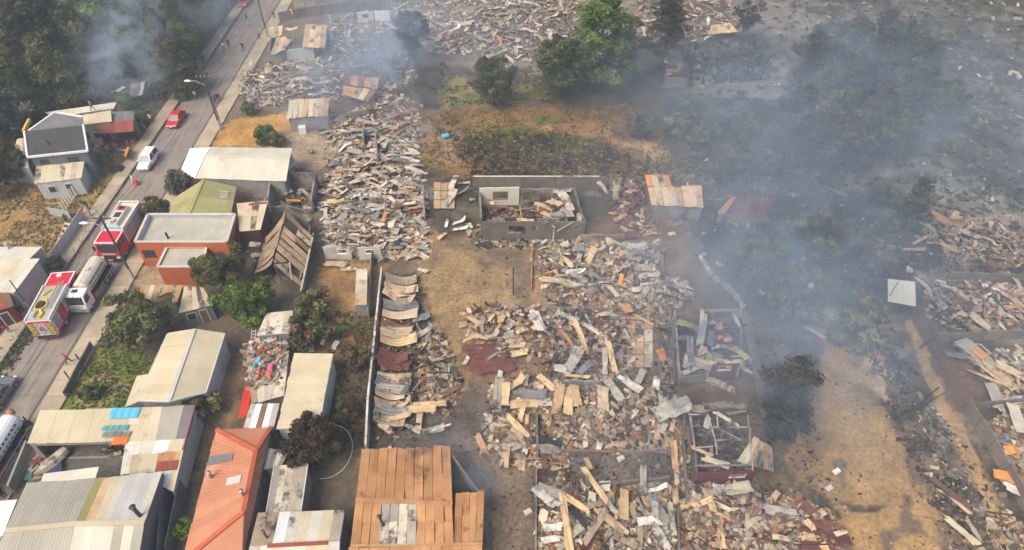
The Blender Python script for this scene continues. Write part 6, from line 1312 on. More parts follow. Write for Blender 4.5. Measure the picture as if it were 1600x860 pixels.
for i, (x, y) in enumerate(spots):
    k = 'bush' if i % 4 else 'bare'
    tree('scrub_bush', '%s in burned scrub, %s from left in the %s' % ('bare charred shrub' if k == 'bare' else ['grey-green bush','dusty olive bush','scorched green bush'][i % 3], *RO[i]), k, x, y, random.uniform(1.8, 3.6), [3,1,3,1][i % 4] if k == 'bush' else i, random.uniform(.9, 1.3), G, 'bush', at=.5)
tufts('burned_scrub', 'charred low scrub over the burned hillside', [(1040,150),(1120,0),(1700,-40),(1760,420),(1420,430),(1380,480),(1200,470),(1060,360),(1100,270)], 6500, [(.03,.03,.025),(.06,.06,.045),(.10,.095,.07),(.045,.055,.03),(.13,.12,.095)], .24, .5, clump=6, cat='scrub')
tufts('ash_litter', 'pale ash flecks scattered over the burned hillside', [(1040,150),(1120,0),(1700,-40),(1760,420),(1420,430),(1200,470),(1060,360),(1100,270)], 1500, [(.42,.40,.36),(.30,.28,.25),(.36,.31,.25)], .2, .12, clump=6, cat='ash')
tufts('field_grass', 'dry orange and green grass on the field', [(660,175),(1000,165),(1075,240),(1120,288),(735,282),(660,262)], 3600, [(.30,.17,.07),(.22,.13,.06),(.11,.12,.035),(.30,.19,.09),(.05,.045,.03),(.09,.11,.03)], .17, .3, clump=6)
tufts('field_scrub', 'black scorched brush on the field behind the brown wall', [(700,215),(880,205),(1000,250),(1060,275),(740,280)], 2600, [(.03,.028,.024),(.05,.045,.035),(.04,.036,.03),(.09,.085,.04)], .18, .4, clump=6, cat='brush')
tufts('far_weeds', 'green and brown weeds around the rounded dark tree', [(690,100),(850,110),(860,165),(680,165)], 500, [(.11,.12,.04),(.2,.14,.06),(.08,.08,.04)], .3, .4, clump=6, cat='weeds')
tufts('scrub_right', 'charred brush beside the dirt lot and sandy track', [(1345,510),(1395,495),(1430,590),(1490,720),(1520,820),(1495,840),(1430,740),(1390,640)], 420, [(.035,.03,.028),(.07,.06,.05),(.14,.11,.085),(.05,.055,.03)], .26, .35, clump=6, cat='brush')
r_ = thing('hillside_litter', 'scattered pale scrap on the burned hillside', 'debris', P(1350,280), kind='stuff')
rubble(r_, [(1060,250),(1300,230),(1600,240),(1700,420),(1380,440),(1200,470),(1080,400)], 500, 'pale', size=(.1,.4), hm=.05)
rubble(r_, [(1150,20),(1300,-10),(1600,0),(1700,200),(1480,230),(1450,60),(1240,50)], 320, 'pale', size=(.15,.5), hm=.05)
r_ = thing('yard_litter', 'small scraps scattered over the bare yard and driveway', 'debris', P(720,600), kind='stuff')
rubble(r_, [(665,360),(840,392),(830,470),(720,480),(720,580),(760,600),(835,720),(835,860),(705,860),(700,640),(680,500)], 360, 'mix', size=(.05,.16), hm=.0)
rubble(r_, [(1270,560),(1340,500),(1400,680),(1478,800),(1470,860),(1340,860),(1240,740)], 160, 'mix', size=(.05,.16), hm=.0)
r_ = thing('lot_litter', 'fine burned rubble spread between the heaps', 'debris', P(950,600), kind='stuff')
rubble(r_, [(850,380),(1040,375),(1060,480),(1080,780),(1060,870),(845,870),(845,720),(760,700),(760,600),(850,560)], 3200, 'mix', size=(.06,.2), hm=.05)
rubble(r_, [(1160,480),(1210,480),(1250,640),(1330,800),(1300,860),(1180,760)], 420, 'dark', size=(.06,.2), hm=.05)
rubble(r_, [(1400,560),(1560,760),(1600,860),(1480,860),(1440,720),(1390,620)], 700, 'mix', size=(.06,.22), hm=.05)
rubble(r_, [(505,205),(660,200),(668,405),(590,415),(500,410)], 900, 'mix', size=(.06,.2), hm=.1)
# ================================================================== vehicles
def wheel(parent, x, y, r=.5, w=.3):
    mb = MB(); mb.tube([(x-w/2,y,r),(x-w/2+.04,y,r),(x+w/2-.04,y,r),(x+w/2,y,r)], [r*.9,r,r,r*.9], 14); t = mb.build('wheel', M['tyre'], parent, local=True)
    mb = MB(); s = 1 if x > 0 else -1; mb.tube([(x+s*(w/2-.02),y,r),(x+s*(w/2+.02),y,r)], r*.55, 12); o = mb.build('rim', M['steel'], None); o.parent = t
def part(parent, name, m, fn):
    mb = MB(); fn(mb); return mb.build(name, M[m], parent, local=True)
def fire_engine(px, py, rot, label, rear):
    p = P(px, py); R = thing('fire_engine', label, 'fire engine', (p.x, p.y, .0), rot)
    L = 7.6; W = 1.24
    part(R, 'chassis', 'blackmetal', lambda m: m.box(-1.0,1.0,-3.7,3.7,.45,.8))
    part(R, 'body', 'truckwhite', lambda m: m.box(-W,W,-3.8,1.35,.75,2.95))
    part(R, 'cab', 'truckred', lambda m: (m.prism_x([(1.45,.6),(3.8,.6),(3.85,1.55),(3.55,2.75),(1.45,2.8)], -W, W)))
    part(R, 'cab_roof', 'truckred', lambda m: m.box(-W+.06,W-.06,1.5,3.45,2.8,2.9,tx=.08,ty=.08))
    for a, b in (((-W+.03,1.5,2.86),(-W+.03,3.55,2.82)),((W-.03,1.5,2.86),(W-.03,3.55,2.82)),((-W,3.56,2.8),(W,3.56,2.8))): part(R, 'cab_trim', 'truckwhite', lambda m: m.bar(a, b, .12, .1))
    part(R, 'windscreen', 'glass', lambda m: m.hexa([(-1.1,3.86,1.62),(1.1,3.86,1.62),(1.1,3.8,1.6),(-1.1,3.8,1.6)], [(-1.05,3.61,2.6),(1.05,3.61,2.6),(1.05,3.55,2.6),(-1.05,3.55,2.6)]))
    for s in (-1,1):
        part(R, 'side_window', 'glass', lambda m: m.box(s*W-.02,s*W+.02,2.75,3.5,1.7,2.5)); part(R, 'side_window', 'glass', lambda m: m.box(s*W-.02,s*W+.02,1.7,2.5,1.7,2.5))
        part(R, 'mirror', 'blackmetal', lambda m: m.box(s*(W+.2)-.1,s*(W+.2)+.1,3.7,3.85,1.8,2.4))
        part(R, 'headlight', 'lampglow', lambda m: m.box(s*.95-.2,s*.95+.2,3.8,3.93,.72,.92))
        for k, (y0, y1, mm) in enumerate(((-3.5,-2.5,'truckgrey'),(-2.3,-.9,'truckred'),(-.7,1.2,'truckgrey')) if rear else ((-3.6,-2.2,'truckgrey'),(-2.05,-.5,'truckgrey'),(-.35,1.2,'truckgrey'))):
            part(R, 'shutter', mm, lambda m: m.box(s*W-.02,s*W+.03,y0,y1,1.15,2.7))
            for j in range(6): part(R, 'shutter_slat', mm, lambda m: m.box(s*W-.01,s*W+.05,y0+.03,y1-.03,1.2+j*.25,1.38+j*.25)) if not rear or k != 1 else None
        part(R, 'side_stripe', 'truckred', lambda m: m.box(s*W-.02,s*W+.025,-3.78,1.3,.78,1.08)); part(R, 'roof_rail', 'truckwhite' , lambda m: m.box(s*(W-.06)-.06,s*(W-.06)+.06,-3.8,1.35,2.95,3.15))
        for y in (2.6,-1.9): wheel(R, s*1.05, y)
    part(R, 'roof_deck', 'tankcream' if not rear else 'concrete', lambda m: m.box(-W+.12,W-.12,-3.75,1.3,2.94,3.0))
    part(R, 'bumper', 'blackmetal', lambda m: m.box(-W,W,3.75,4.05,.45,.72)); part(R, 'grille', 'blackmetal', lambda m: m.box(-.75,.75,3.84,3.90,.78,1.12))
    part(R, 'number_plate', 'truckwhite', lambda m: m.box(-.28,.28,4.04,4.07,.52,.66))
    lt = MB()
    for i in range(7): lt.box(-.72+i*.22,-.72+i*.22+.13,3.865,3.895,1.24,1.42)
    lt.build('lettering', M['truckwhite'], R, local=True)
    if not rear:
        part(R, 'roof_box', 'tankcream', lambda m: m.box(-.55,.75,-2.6,.9,3.0,3.5,tx=.06,ty=.06)); part(R, 'hatch', 'truckred', lambda m: m.box(-.35,.45,-2.3,-1.6,3.5,3.62)); part(R, 'vent', 'blackmetal', lambda m: m.tube([(0.05,-1.95,3.6),(.05,-1.95,3.8)], .25, 12))
        part(R, 'solar_panel', 'glass', lambda m: m.box(-.3,.4,-1.2,-.3,3.5,3.55)); part(R, 'monitor', 'truckgrey', lambda m: (m.box(-.2,.3,.2,.7,3.5,3.7), m.bar((.05,.5,3.6),(.05,1.1,3.75),.12)))
        part(R, 'rear_bar', 'truckwhite', lambda m: m.bar((-W,-3.75,3.2),(W,-3.75,3.2),.1)); part(R, 'beacon', 'skyblue', lambda m: m.box(-.9,.9,1.1,1.3,3.0,3.14))
    else:
        part(R, 'rear_panel', 'truckgrey', lambda m: m.box(-.55,.55,-3.86,-3.8,.95,2.6)); part(R, 'rear_band', 'truckred', lambda m: m.box(-1.05,1.05,-3.85,-3.8,2.65,2.85))
        em = MB()
        for a, b in (((0,2.15),(-.3,1.6)),((0,2.15),(.3,1.6)),((-.3,1.6),(.3,1.6)),((-.12,1.75),(.12,1.75))): em.bar((a[0],-3.88,a[1]),(b[0],-3.88,b[1]),.04,.11,up=Vector((0,1,0)))
        em.build('emblem', M['truckred'], R, local=True)
        for s in (-1,1):
            part(R, 'chevron_board', 'blackmetal', lambda m: m.box(s*.9-.28,s*.9+.28,-3.85,-3.8,.9,2.6))
            st = MB()
            for k in range(6): z = .95+k*.28; x0, x1 = s*.9-.26*s, s*.9+.26*s; st.hexa([(x0,-3.87,z+.13),(x1,-3.87,z),(x1,-3.85,z),(x0,-3.85,z+.13)], [(x0,-3.87,z+.27),(x1,-3.87,z+.14),(x1,-3.85,z+.14),(x0,-3.85,z+.27)])
            st.build('chevron_stripe', M['yellow'], R, local=True)
            part(R, 'tail_light', 'truckred', lambda m: m.box(s*1.05-.1,s*1.05+.1,-3.87,-3.8,.6,.85))
        part(R, 'step', 'blackmetal', lambda m: m.box(-.9,.9,-4.1,-3.8,.5,.62)); part(R, 'hose', 'yellow', lambda m: (m.tube([(-.35+.55*math.cos(t),-1.6+.75*math.sin(t),3.1) for t in np.linspace(0,6.28,20)], .09, 6), m.tube([(-.1,-2.4,3.08),(.3,-3.0,3.08),(.1,-3.5,3.08)], .16, 6), m.tube([(-.7,-.2,3.08),(-.2,.6,3.08)], .15, 6)))
        part(R, 'hose_reel', 'blackmetal', lambda m: m.box(-.75,.05,-2.0,-1.2,3.0,3.3,tx=.1,ty=.1)); part(R, 'equipment_bag', 'truckgrey', lambda m: m.box(-1.0,-.3,-3.5,-2.5,3.0,3.25,tx=.1,ty=.1)); part(R, 'roof_vent', 'truckwhite', lambda m: m.tube([(-.2,3.0,2.88),(-.2,3.0,2.98)], .28, 12))
        ld = MB()
        for x in (.45,.9): ld.bar((x,-2.4,3.3),(x,1.6,3.3),.06,.1)
        for k in range(13): ld.bar((.45,-2.3+k*.31,3.3),(.9,-2.3+k*.31,3.3),.05)
        ld.build('ladder', M['steel'], R, local=True)
    return R
fire_engine(198, 377, math.pi, 'red fire engine with cream roof facing the camera beside the brick house', False)
fire_engine(99, 490, .11, 'red and white fire engine seen from behind with yellow chevrons and ladder', True)
def tanker(px, py, rot, label, front=True):
    p = P(px, py) if front else P(14, 648, 2.6)-Vector((0, 4.0, 0)); R = thing('tanker_truck', label, 'tanker truck', (p.x, p.y, 0), rot)
    part(R, 'chassis', 'blackmetal', lambda m: m.box(-.5,.5,-4.2,3.6,.55,.85))
    part(R, 'cab', 'truckwhite', lambda m: m.prism_x([(1.9,.55),(3.75,.55),(3.85,1.4),(3.5,2.55),(2.1,2.65),(1.9,2.5)], -1.15, 1.15))
    part(R, 'windscreen', 'glass', lambda m: m.hexa([(-1.0,3.84,1.5),(1.0,3.84,1.5),(1.0,3.78,1.5),(-1.0,3.78,1.5)], [(-.95,3.58,2.4),(.95,3.58,2.4),(.95,3.52,2.4),(-.95,3.52,2.4)])); part(R, 'roof_hatch', 'blackmetal', lambda m: m.box(-.3,.3,2.4,2.9,2.62,2.68))
    part(R, 'bumper', 'truckgrey', lambda m: m.box(-1.15,1.15,3.72,3.95,.45,.85)); part(R, 'number_plate', 'truckwhite', lambda m: m.box(-.28,.28,3.94,3.97,.55,.7))
    for s in (-1,1):
        part(R, 'side_window', 'glass', lambda m: m.box(s*1.15-.02,s*1.15+.02,2.5,3.4,1.55,2.3)); part(R, 'mirror', 'blackmetal', lambda m: m.box(s*1.32-.08,s*1.32+.08,3.55,3.7,1.7,2.2)); part(R, 'headlight', 'lampglow', lambda m: m.box(s*.9-.2,s*.9+.2,3.84,3.9,.9,1.1))
        part(R, 'side_rail', 'steel', lambda m: (m.bar((s*1.2,-3.9,1.0),(s*1.2,1.5,1.0),.07), m.bar((s*1.2,-3.9,.6),(s*1.2,1.5,.6),.07), m.bar((s*1.2,-3.9,.6),(s*1.2,-3.9,1.0),.07), m.bar((s*1.2,1.5,.6),(s*1.2,1.5,1.0),.07)))
        part(R, 'tank_bracket', 'blackmetal', lambda m: [m.box(s*.6-.2,s*.6+.2,y-.15,y+.15,.85,1.2) for y in (-3.4,-1.5,.6)]); part(R, 'red_locker', 'truckred', lambda m: m.box(s*.95-.2,s*.95+.2,.7,1.3,.6,1.0))
        for y in (2.9,-1.9,-3.1): wheel(R, s*.98, y, .48)
    part(R, 'tank', 'tankcream' if front else 'carwhite', lambda m: m.tube([(0,-4.1,1.9),(0,-4.0,1.9),(0,-3.8,1.9),(0,1.4,1.9),(0,1.6,1.9),(0,1.68,1.9)], [.5,.8,.92,.92,.8,.45], 20))
    lt = MB()
    for s in (-1,1):
        for i in range(9): y = -3.2+i*.48; lt.hexa([(s*.93,y,1.75),(s*.93,y+.3,1.75),(s*.9,y+.3,1.75),(s*.9,y,1.75)], [(s*.85,y,2.35),(s*.85,y+.3,2.35),(s*.8,y+.3,2.35),(s*.8,y,2.35)])
    R.scale = (1, .84 if front else 1, 1)
    lt.build('lettering', M['navy' if front else 'blackmetal'], R, local=True)
    part(R, 'manhole', 'tankcream' if front else 'steel', lambda m: m.tube([(0,-1.2,2.75),(0,-1.2,2.95)], .32, 12)); part(R, 'rear_cap', 'redplastic' if front else 'orange', lambda m: m.tube([(0,-4.25,2.3),(0,-4.25,2.75),(0,-4.25,2.95)], [.32,.32,.1], 10))
    part(R, 'rear_gear', 'blackmetal', lambda m: (m.box(-1.0,1.0,-4.4,-4.0,.5,1.1), m.bar((-.7,-4.3,1.0),(-.7,-4.3,1.8),.1), m.bar((.7,-4.3,1.0),(.7,-4.3,1.8),.1)))
    return R
tanker(146, 459, math.pi+.02, 'white water tanker with cream cylinder tank parked facing the camera', True)
tanker(2, 690, math.pi, 'white cylindrical tanker cut by the left edge of the frame', False)
def car(px, py, rot, label, paint, suv=False, cat='car'):
    p = P(px, py); R = thing('parked_car' if cat == 'car' else 'parked_suv', label, cat, (p.x, p.y, 0), rot); W = .88; hz = 1.72 if suv else 1.42; b = 1.0 if suv else .86
    def body(m):
        st = [(-2.15,.62,.45,b-.12),(-2.05,.82,.32,b),(-1.2,W,.26,b+.02),(0,W+.01,.25,b),(.9,W,.26,b-.02),(1.7,W-.02,.28,b-.12),(2.05,.8,.33,b-.2),(2.18,.6,.42,b-.32)]
        vs = []
        for y, w, z0, z1 in st: vs += [(-w*.92,y,z0),(w*.92,y,z0),(w,y,(z0+z1)/2),(w*.9,y,z1),(-w*.9,y,z1),(-w,y,(z0+z1)/2)]
        fs = [(6*i+j, 6*i+(j+1) % 6, 6*i+6+(j+1) % 6, 6*i+6+j) for i in range(len(st)-1) for j in range(6)]+[(0,1,2,3,4,5),tuple(6*(len(st)-1)+j for j in (5,4,3,2,1,0))]
        m.raw(vs, fs)
    mb = MB(); body(mb); mb.build('body', M[paint], R, smooth=False, local=True)
    y0, y1 = (-2.0, 1.0) if suv else (-1.65, 1.05); t0, t1 = (-1.75, .35) if suv else (-1.0, .3)
    part(R, 'windows', 'glass', lambda m: m.hexa([(-.8,y0,b-.02),(.8,y0,b-.02),(.8,y1,b-.04),(-.8,y1,b-.04)], [(-.64,t0,hz-.05),(.64,t0,hz-.05),(.64,t1,hz-.05),(-.64,t1,hz-.05)]))
    part(R, 'roof', paint, lambda m: m.hexa([(-.67,t0-.05,hz-.07),(.67,t0-.05,hz-.07),(.67,t1+.05,hz-.07),(-.67,t1+.05,hz-.07)], [(-.6,t0+.05,hz),(.6,t0+.05,hz),(.6,t1-.05,hz),(-.6,t1-.05,hz)]))
    for s in (-1,1):
        for ya, yb in (((y1-.02),t1),(y0+.02,t0)): part(R, 'pillar', paint, lambda m: m.bar((s*.79,ya,b-.02),(s*.64,yb,hz-.05),.09))
        part(R, 'pillar', paint, lambda m: m.bar((s*.80,-.35,b-.02),(s*.65,-.4,hz-.05),.08)); part(R, 'headlight', 'lampglow', lambda m: m.box(s*.6-.16,s*.6+.16,2.06,2.16,.58,.72)); part(R, 'tail_light', 'truckred', lambda m: m.box(s*.62-.14,s*.62+.14,-2.14,-2.05,.62,.8)); part(R, 'mirror', paint, lambda m: m.box(s*.97-.1,s*.97+.1,.75,.9,b,b+.15))
        for y in (-1.3,1.35): wheel(R, s*.78, y, .34 if suv else .31, .22)
    part(R, 'grille', 'blackmetal', lambda m: m.box(-.4,.4,2.1,2.19,.42,.56)); part(R, 'number_plate', 'truckwhite', lambda m: m.box(-.25,.25,2.17,2.2,.44,.54))
    return R
car(277, 191, math.pi, 'red saloon car driving toward the camera', 'truckred'); car(234, 256, math.pi, 'silver estate car beside the forest-side kerb', 'carwhite', True, 'suv'); car(2, 622, 0, 'dark car cut by the left edge behind the tanker', 'chromegrey')
car(384, 6, math.pi, 'small red car far up the street at the top edge', 'truckred')
# ================================================================== poles, lamps, wires
def pole(px, py, ty, label, lamp=None, arm=True, r=.15):
    p = P(px, py); h = hgt(px, py, ty); R = thing('power_pole', label, 'power pole', p); mb = MB(); mb.tube([p-Vector((0,0,.3)), p+Vector((.0,0,h))], [r, r*.65], 8); mb.build('shaft', M['polewood'], R)
    mb = MB(); mb.tube([p, p+Vector((0,0,1.6))], [r*1.12, r*1.08], 8); mb.build('base_band', M['polepale'], R)
    if arm:
        mb = MB(); mb.bar(p+Vector((-1.0,0,h-.3)), p+Vector((1.0,0,h-.3)), .12); mb.build('crossarm', M['polewood'], R)
        for x in (-.9,-.3,.3,.9): mb = MB(); mb.tube([p+Vector((x,0,h-.24)), p+Vector((x,0,h-.02))], .06, 6); mb.build('insulator', M['palegrey'], R)
    if lamp:
        z = h*.82; d = Vector((lamp,0,0)); mb = MB(); mb.tube([p+Vector((0,0,z)), p+d*.6+Vector((0,0,z+.7)), p+d+Vector((0,0,z+.75))], .05, 6); a = mb.build('lamp_arm', M['polepale'], R)
        mb = MB(); e = p+d+Vector((0,0,z+.72)); mb.tube([e+Vector((.1,0,0)), e+Vector((math.copysign(.35,lamp),0,.02)), e+Vector((math.copysign(.8,lamp),0,-.03))], [.1,.2,.08], 8); mb.build('lamp_head', M['lampglow'], R)
    return p, h
PL = [pole(209, 436, 338, 'wooden power pole with street lamp in front of the red fire engine', -1.8), pole(345, 203, 118, 'power pole with street lamp opposite the red car', -2.0), pole(418, 58, -25, 'power pole beside the torn orange-tan roofs', None)]
pole(347, 200, 152, 'shorter second pole beside the lamp pole', None, False, .1); pole(503, 18, -8, 'thin pole by the far boundary wall', None, False, .1); pole(50, 487, 438, 'thin dark pole before the pale house', None, False, .08)
for (a, ha), (b, hb), lb in ((PL[0], PL[1], 'middle'), (PL[1], PL[2], 'far'), ((P(60,760), 9.5), PL[0], 'near')):
    for k, x in enumerate((-.9, .3, .9)):
        mb = MB(); A, B = a+Vector((x,0,ha-.05)), b+Vector((x,0,hb-.05)); mb.tube([A.lerp(B, t)-Vector((0,0,1.0*4*t*(1-t))) for t in np.linspace(0,1,13)], .018, 4)
        tag(mb.build('power_line', M['blackmetal']), '%s thin black power line on the %s span along the street' % (('left','middle','right')[k], lb), 'power line', 'power lines along the street')
# ================================================================== people
def skin_person(pose):
    """one continuous body grown from a joint skeleton"""
    J = {'pelvis':(0,0,.95,.13),'belly':(0,.01,1.12,.13),'chest':(0,.0,1.32,.15),'neck':(0,0,1.48,.055),'head':(0,.02,1.6,.095),'top':(0,.01,1.7,.08)}
    for s, n in ((-1,'l'),(1,'r')):
        sw = pose['step']*s
        J.update({n+'hip':(s*.1,0,.9,.095),n+'knee':(s*.11,sw*.5+.03,.5,.065),n+'ankle':(s*.11,sw,.09,.045),n+'toe':(s*.12,sw+.16,.04,.04),
                  n+'sho':(s*.19,0,1.41,.065),n+'elb':(s*(.25+pose['out']),-sw*.35+pose['fwd']*.12,1.14+pose['up'],.045),n+'wri':(s*(.24+pose['out']*.8),-sw*.6+.08+pose['fwd']*.3,.92+pose['up']*1.8+pose['fwd']*.15,.035),n+'hand':(s*(.24+pose['out']*.8),-sw*.65+.1+pose['fwd']*.36,.82+pose['up']*2.0+pose['fwd']*.18,.04)})
    names = list(J); E = [('pelvis','belly'),('belly','chest'),('chest','neck'),('neck','head'),('head','top')]
    for n in 'lr': E += [('pelvis',n+'hip'),(n+'hip',n+'knee'),(n+'knee',n+'ankle'),(n+'ankle',n+'toe'),('chest',n+'sho'),(n+'sho',n+'elb'),(n+'elb',n+'wri'),(n+'wri',n+'hand')]
    me = bpy.data.meshes.new('body'); b = pose['bend']
    def bend(v):
        x, y, z = v[:3]
        if z > .95: q = z-.95; return (x, y*math.cos(b)+q*math.sin(b), .95+q*math.cos(b)-y*math.sin(b))
        return (x, y, z)
    me.from_pydata([bend(J[k]) for k in names], [(names.index(a), names.index(c)) for a, c in E], [])
    o = bpy.data.objects.new('body', me); COL.objects.link(o); o.modifiers.new('s', 'SKIN'); o.modifiers.new('u', 'SUBSURF').levels = 1
    for i, k in enumerate(names): me.skin_vertices[0].data[i].radius = (J[k][3], J[k][3]); me.skin_vertices[0].data[i].use_root = (k == 'pelvis')
    dg = bpy.context.evaluated_depsgraph_get(); ev = bpy.data.meshes.new_from_object(o.evaluated_get(dg)); bpy.data.objects.remove(o)
    ev.materials.clear()
    for _ in range(5): ev.materials.append(M['skin'])
    for p in ev.polygons:
        x, y, z = p.center; 
        if b: 
            q0 = z-.95; yy = y*math.cos(b)-q0*math.sin(b); zz = .95+q0*math.cos(b)+y*math.sin(b); z = zz if z > .9 or y > .2 else z; y = yy if z > .95 else y
        hand = abs(x) > .17 and z < 1.0+pose['up']*1.6
        p.material_index = 4 if z < .1 else 0 if hand and abs(x) > .19 and z > .7 else 2 if z < .97 else 1 if z < 1.47 else (3 if (z > 1.66 or y < -.02) else 0)
        p.use_smooth = True
    return ev
POSES = [skin_person(q) for q in (dict(step=.22,out=.03,up=0,fwd=0,bend=.05), dict(step=.06,out=.02,up=0,fwd=.6,bend=.0), dict(step=.3,out=.08,up=.05,fwd=.2,bend=.15), dict(step=.08,out=.05,up=0,fwd=.8,bend=.7))]
cl = lambda nm, c: plain('cloth_'+nm, c, .85)
for nm, c in (('black',(.02,.02,.022)),('white',(.6,.6,.58)),('red',(.45,.03,.04)),('blue',(.05,.10,.25)),('grey',(.2,.2,.21)),('navy',(.02,.03,.06)),('pink',(.55,.2,.22)),('khaki',(.25,.2,.12)),('teal',(.03,.2,.25)),('orange',(.6,.15,.06))): cl(nm, c)
def person(px, py, shirt, legs, rot, pose, label, cap=None, z=0.0):
    p = P(px, py, z); o = bpy.data.objects.new('person', POSES[pose]); COL.objects.link(o); o.location = (p.x, p.y, z); o.rotation_euler.z = rot
    for i, m in enumerate(('skin','cloth_'+shirt,'cloth_'+legs, cap or 'hair','cloth_black')): o.material_slots[i].link = 'OBJECT'; o.material_slots[i].material = M[m]
    tag(o, label, 'person', 'people along the street'); return o
for a in ((110,568,'red','black',2.6,2,'person in red top and dark trousers walking on the near pavement edge'),(211,288,'white','white',2.5,2,'person in white carrying a red bundle on the street'),(307,156,'white','grey',3.1,0,'person in white and red walking beside the lamp pole'),
          (342,160,'black','black',0,1,'person in black standing next to the lamp pole'),(338,163,'navy','black',.6,1,'person in navy beside the lamp pole, nearer the kerb'),(331,160,'grey','navy',1,1,'person in grey beside the lamp pole, nearest the road'),(345,157,'pink','blue',1.5,1,'person in pink shirt beside the lamp pole'),
          (319,100,'black','black',3.4,0,'lone person in black on the forest-side pavement'),(351,80,'white','black',3.0,0,'person in white shirt in the group crossing the street'),(359,76,'black','navy',.4,2,'person in black top in the group crossing the street'),(381,80,'black','black',3.1,0,'person in black walking in the right lane'),
          (348,66,'white','khaki',2.2,0,'person in white on the forest-side kerb'),(387,33,'black','black',2.0,2,'person in black hurrying far up the street'),(406,62,'red','black',2.0,0,'person in dark red by the pole near the torn roofs'),(429,30,'black','navy',3.0,1,'person in black on the far right pavement'),
          (238,193,'white','black',2.8,0,'person in white cap on the pavement beside the red porch'),(229,205,'grey','khaki',2.5,3,'person stooping on the pavement below the red porch'),(140,330,'black','blue',1.0,3,'stooping person in black at the pavement rail'),(143,338,'white','blue',2.0,3,'stooping person in white at the pavement rail'),
          (107,352,'navy','black',.4,3,'person in navy crouching on the ramp'),(17,520,'red','teal',2.9,3,'stooping person in red and white beside the brown fence'),(24,503,'teal','navy',1.0,1,'person in teal beside the brown fence'),(36,488,'grey','black',.2,1,'person in grey beside the thin dark pole'),
          (446,303,'white','grey',3.0,1,'person in white in the yard below the white-roofed house') ,(393,306,'black','grey',3.0,1,'person in black in the yard below the white-roofed house'),(384,312,'orange','grey',3.0,1,'person in orange in the yard below the white-roofed house'),(10,778,'black','navy',1.0,1,'person in black at the near courtyard wall')):
    person(*a)
person(146, 173, 'grey', 'black', 2.6, 0, 'person in grey standing on the cream roof', z=3.45)
mb = MB(); mb.box(-.3,.3,-.25,.25,.3,.8,tx=.08,ty=.08); o = mb.build('bundle', M['redplastic']); o.location = P(214,290); tag(o, 'red bundle carried by the person in white on the street', 'bundle')
mb = MB(); mb.tube([(0,0,0),(0,0,.9)], [.35,.35], 12); mb.tube([(0,0,.9),(0,0,1.0)], [.36,.3], 12); o = mb.build('water_barrel', M['ash']); o.location = P(483,237); o.rotation_euler = (1.2,0,.5); o.location.z = .35; tag(o, 'pale overturned barrel in the bare plot beside the white-roofed house', 'barrel')
mb = MB(); mb.box(-.5,.5,-.4,.4,0,1.1); o = mb.build('appliance', M['whitepaint']); o.location = P(474,208); o.rotation_euler.z = .2; tag(o, 'white appliance standing in the smoke below the shed roof', 'appliance')
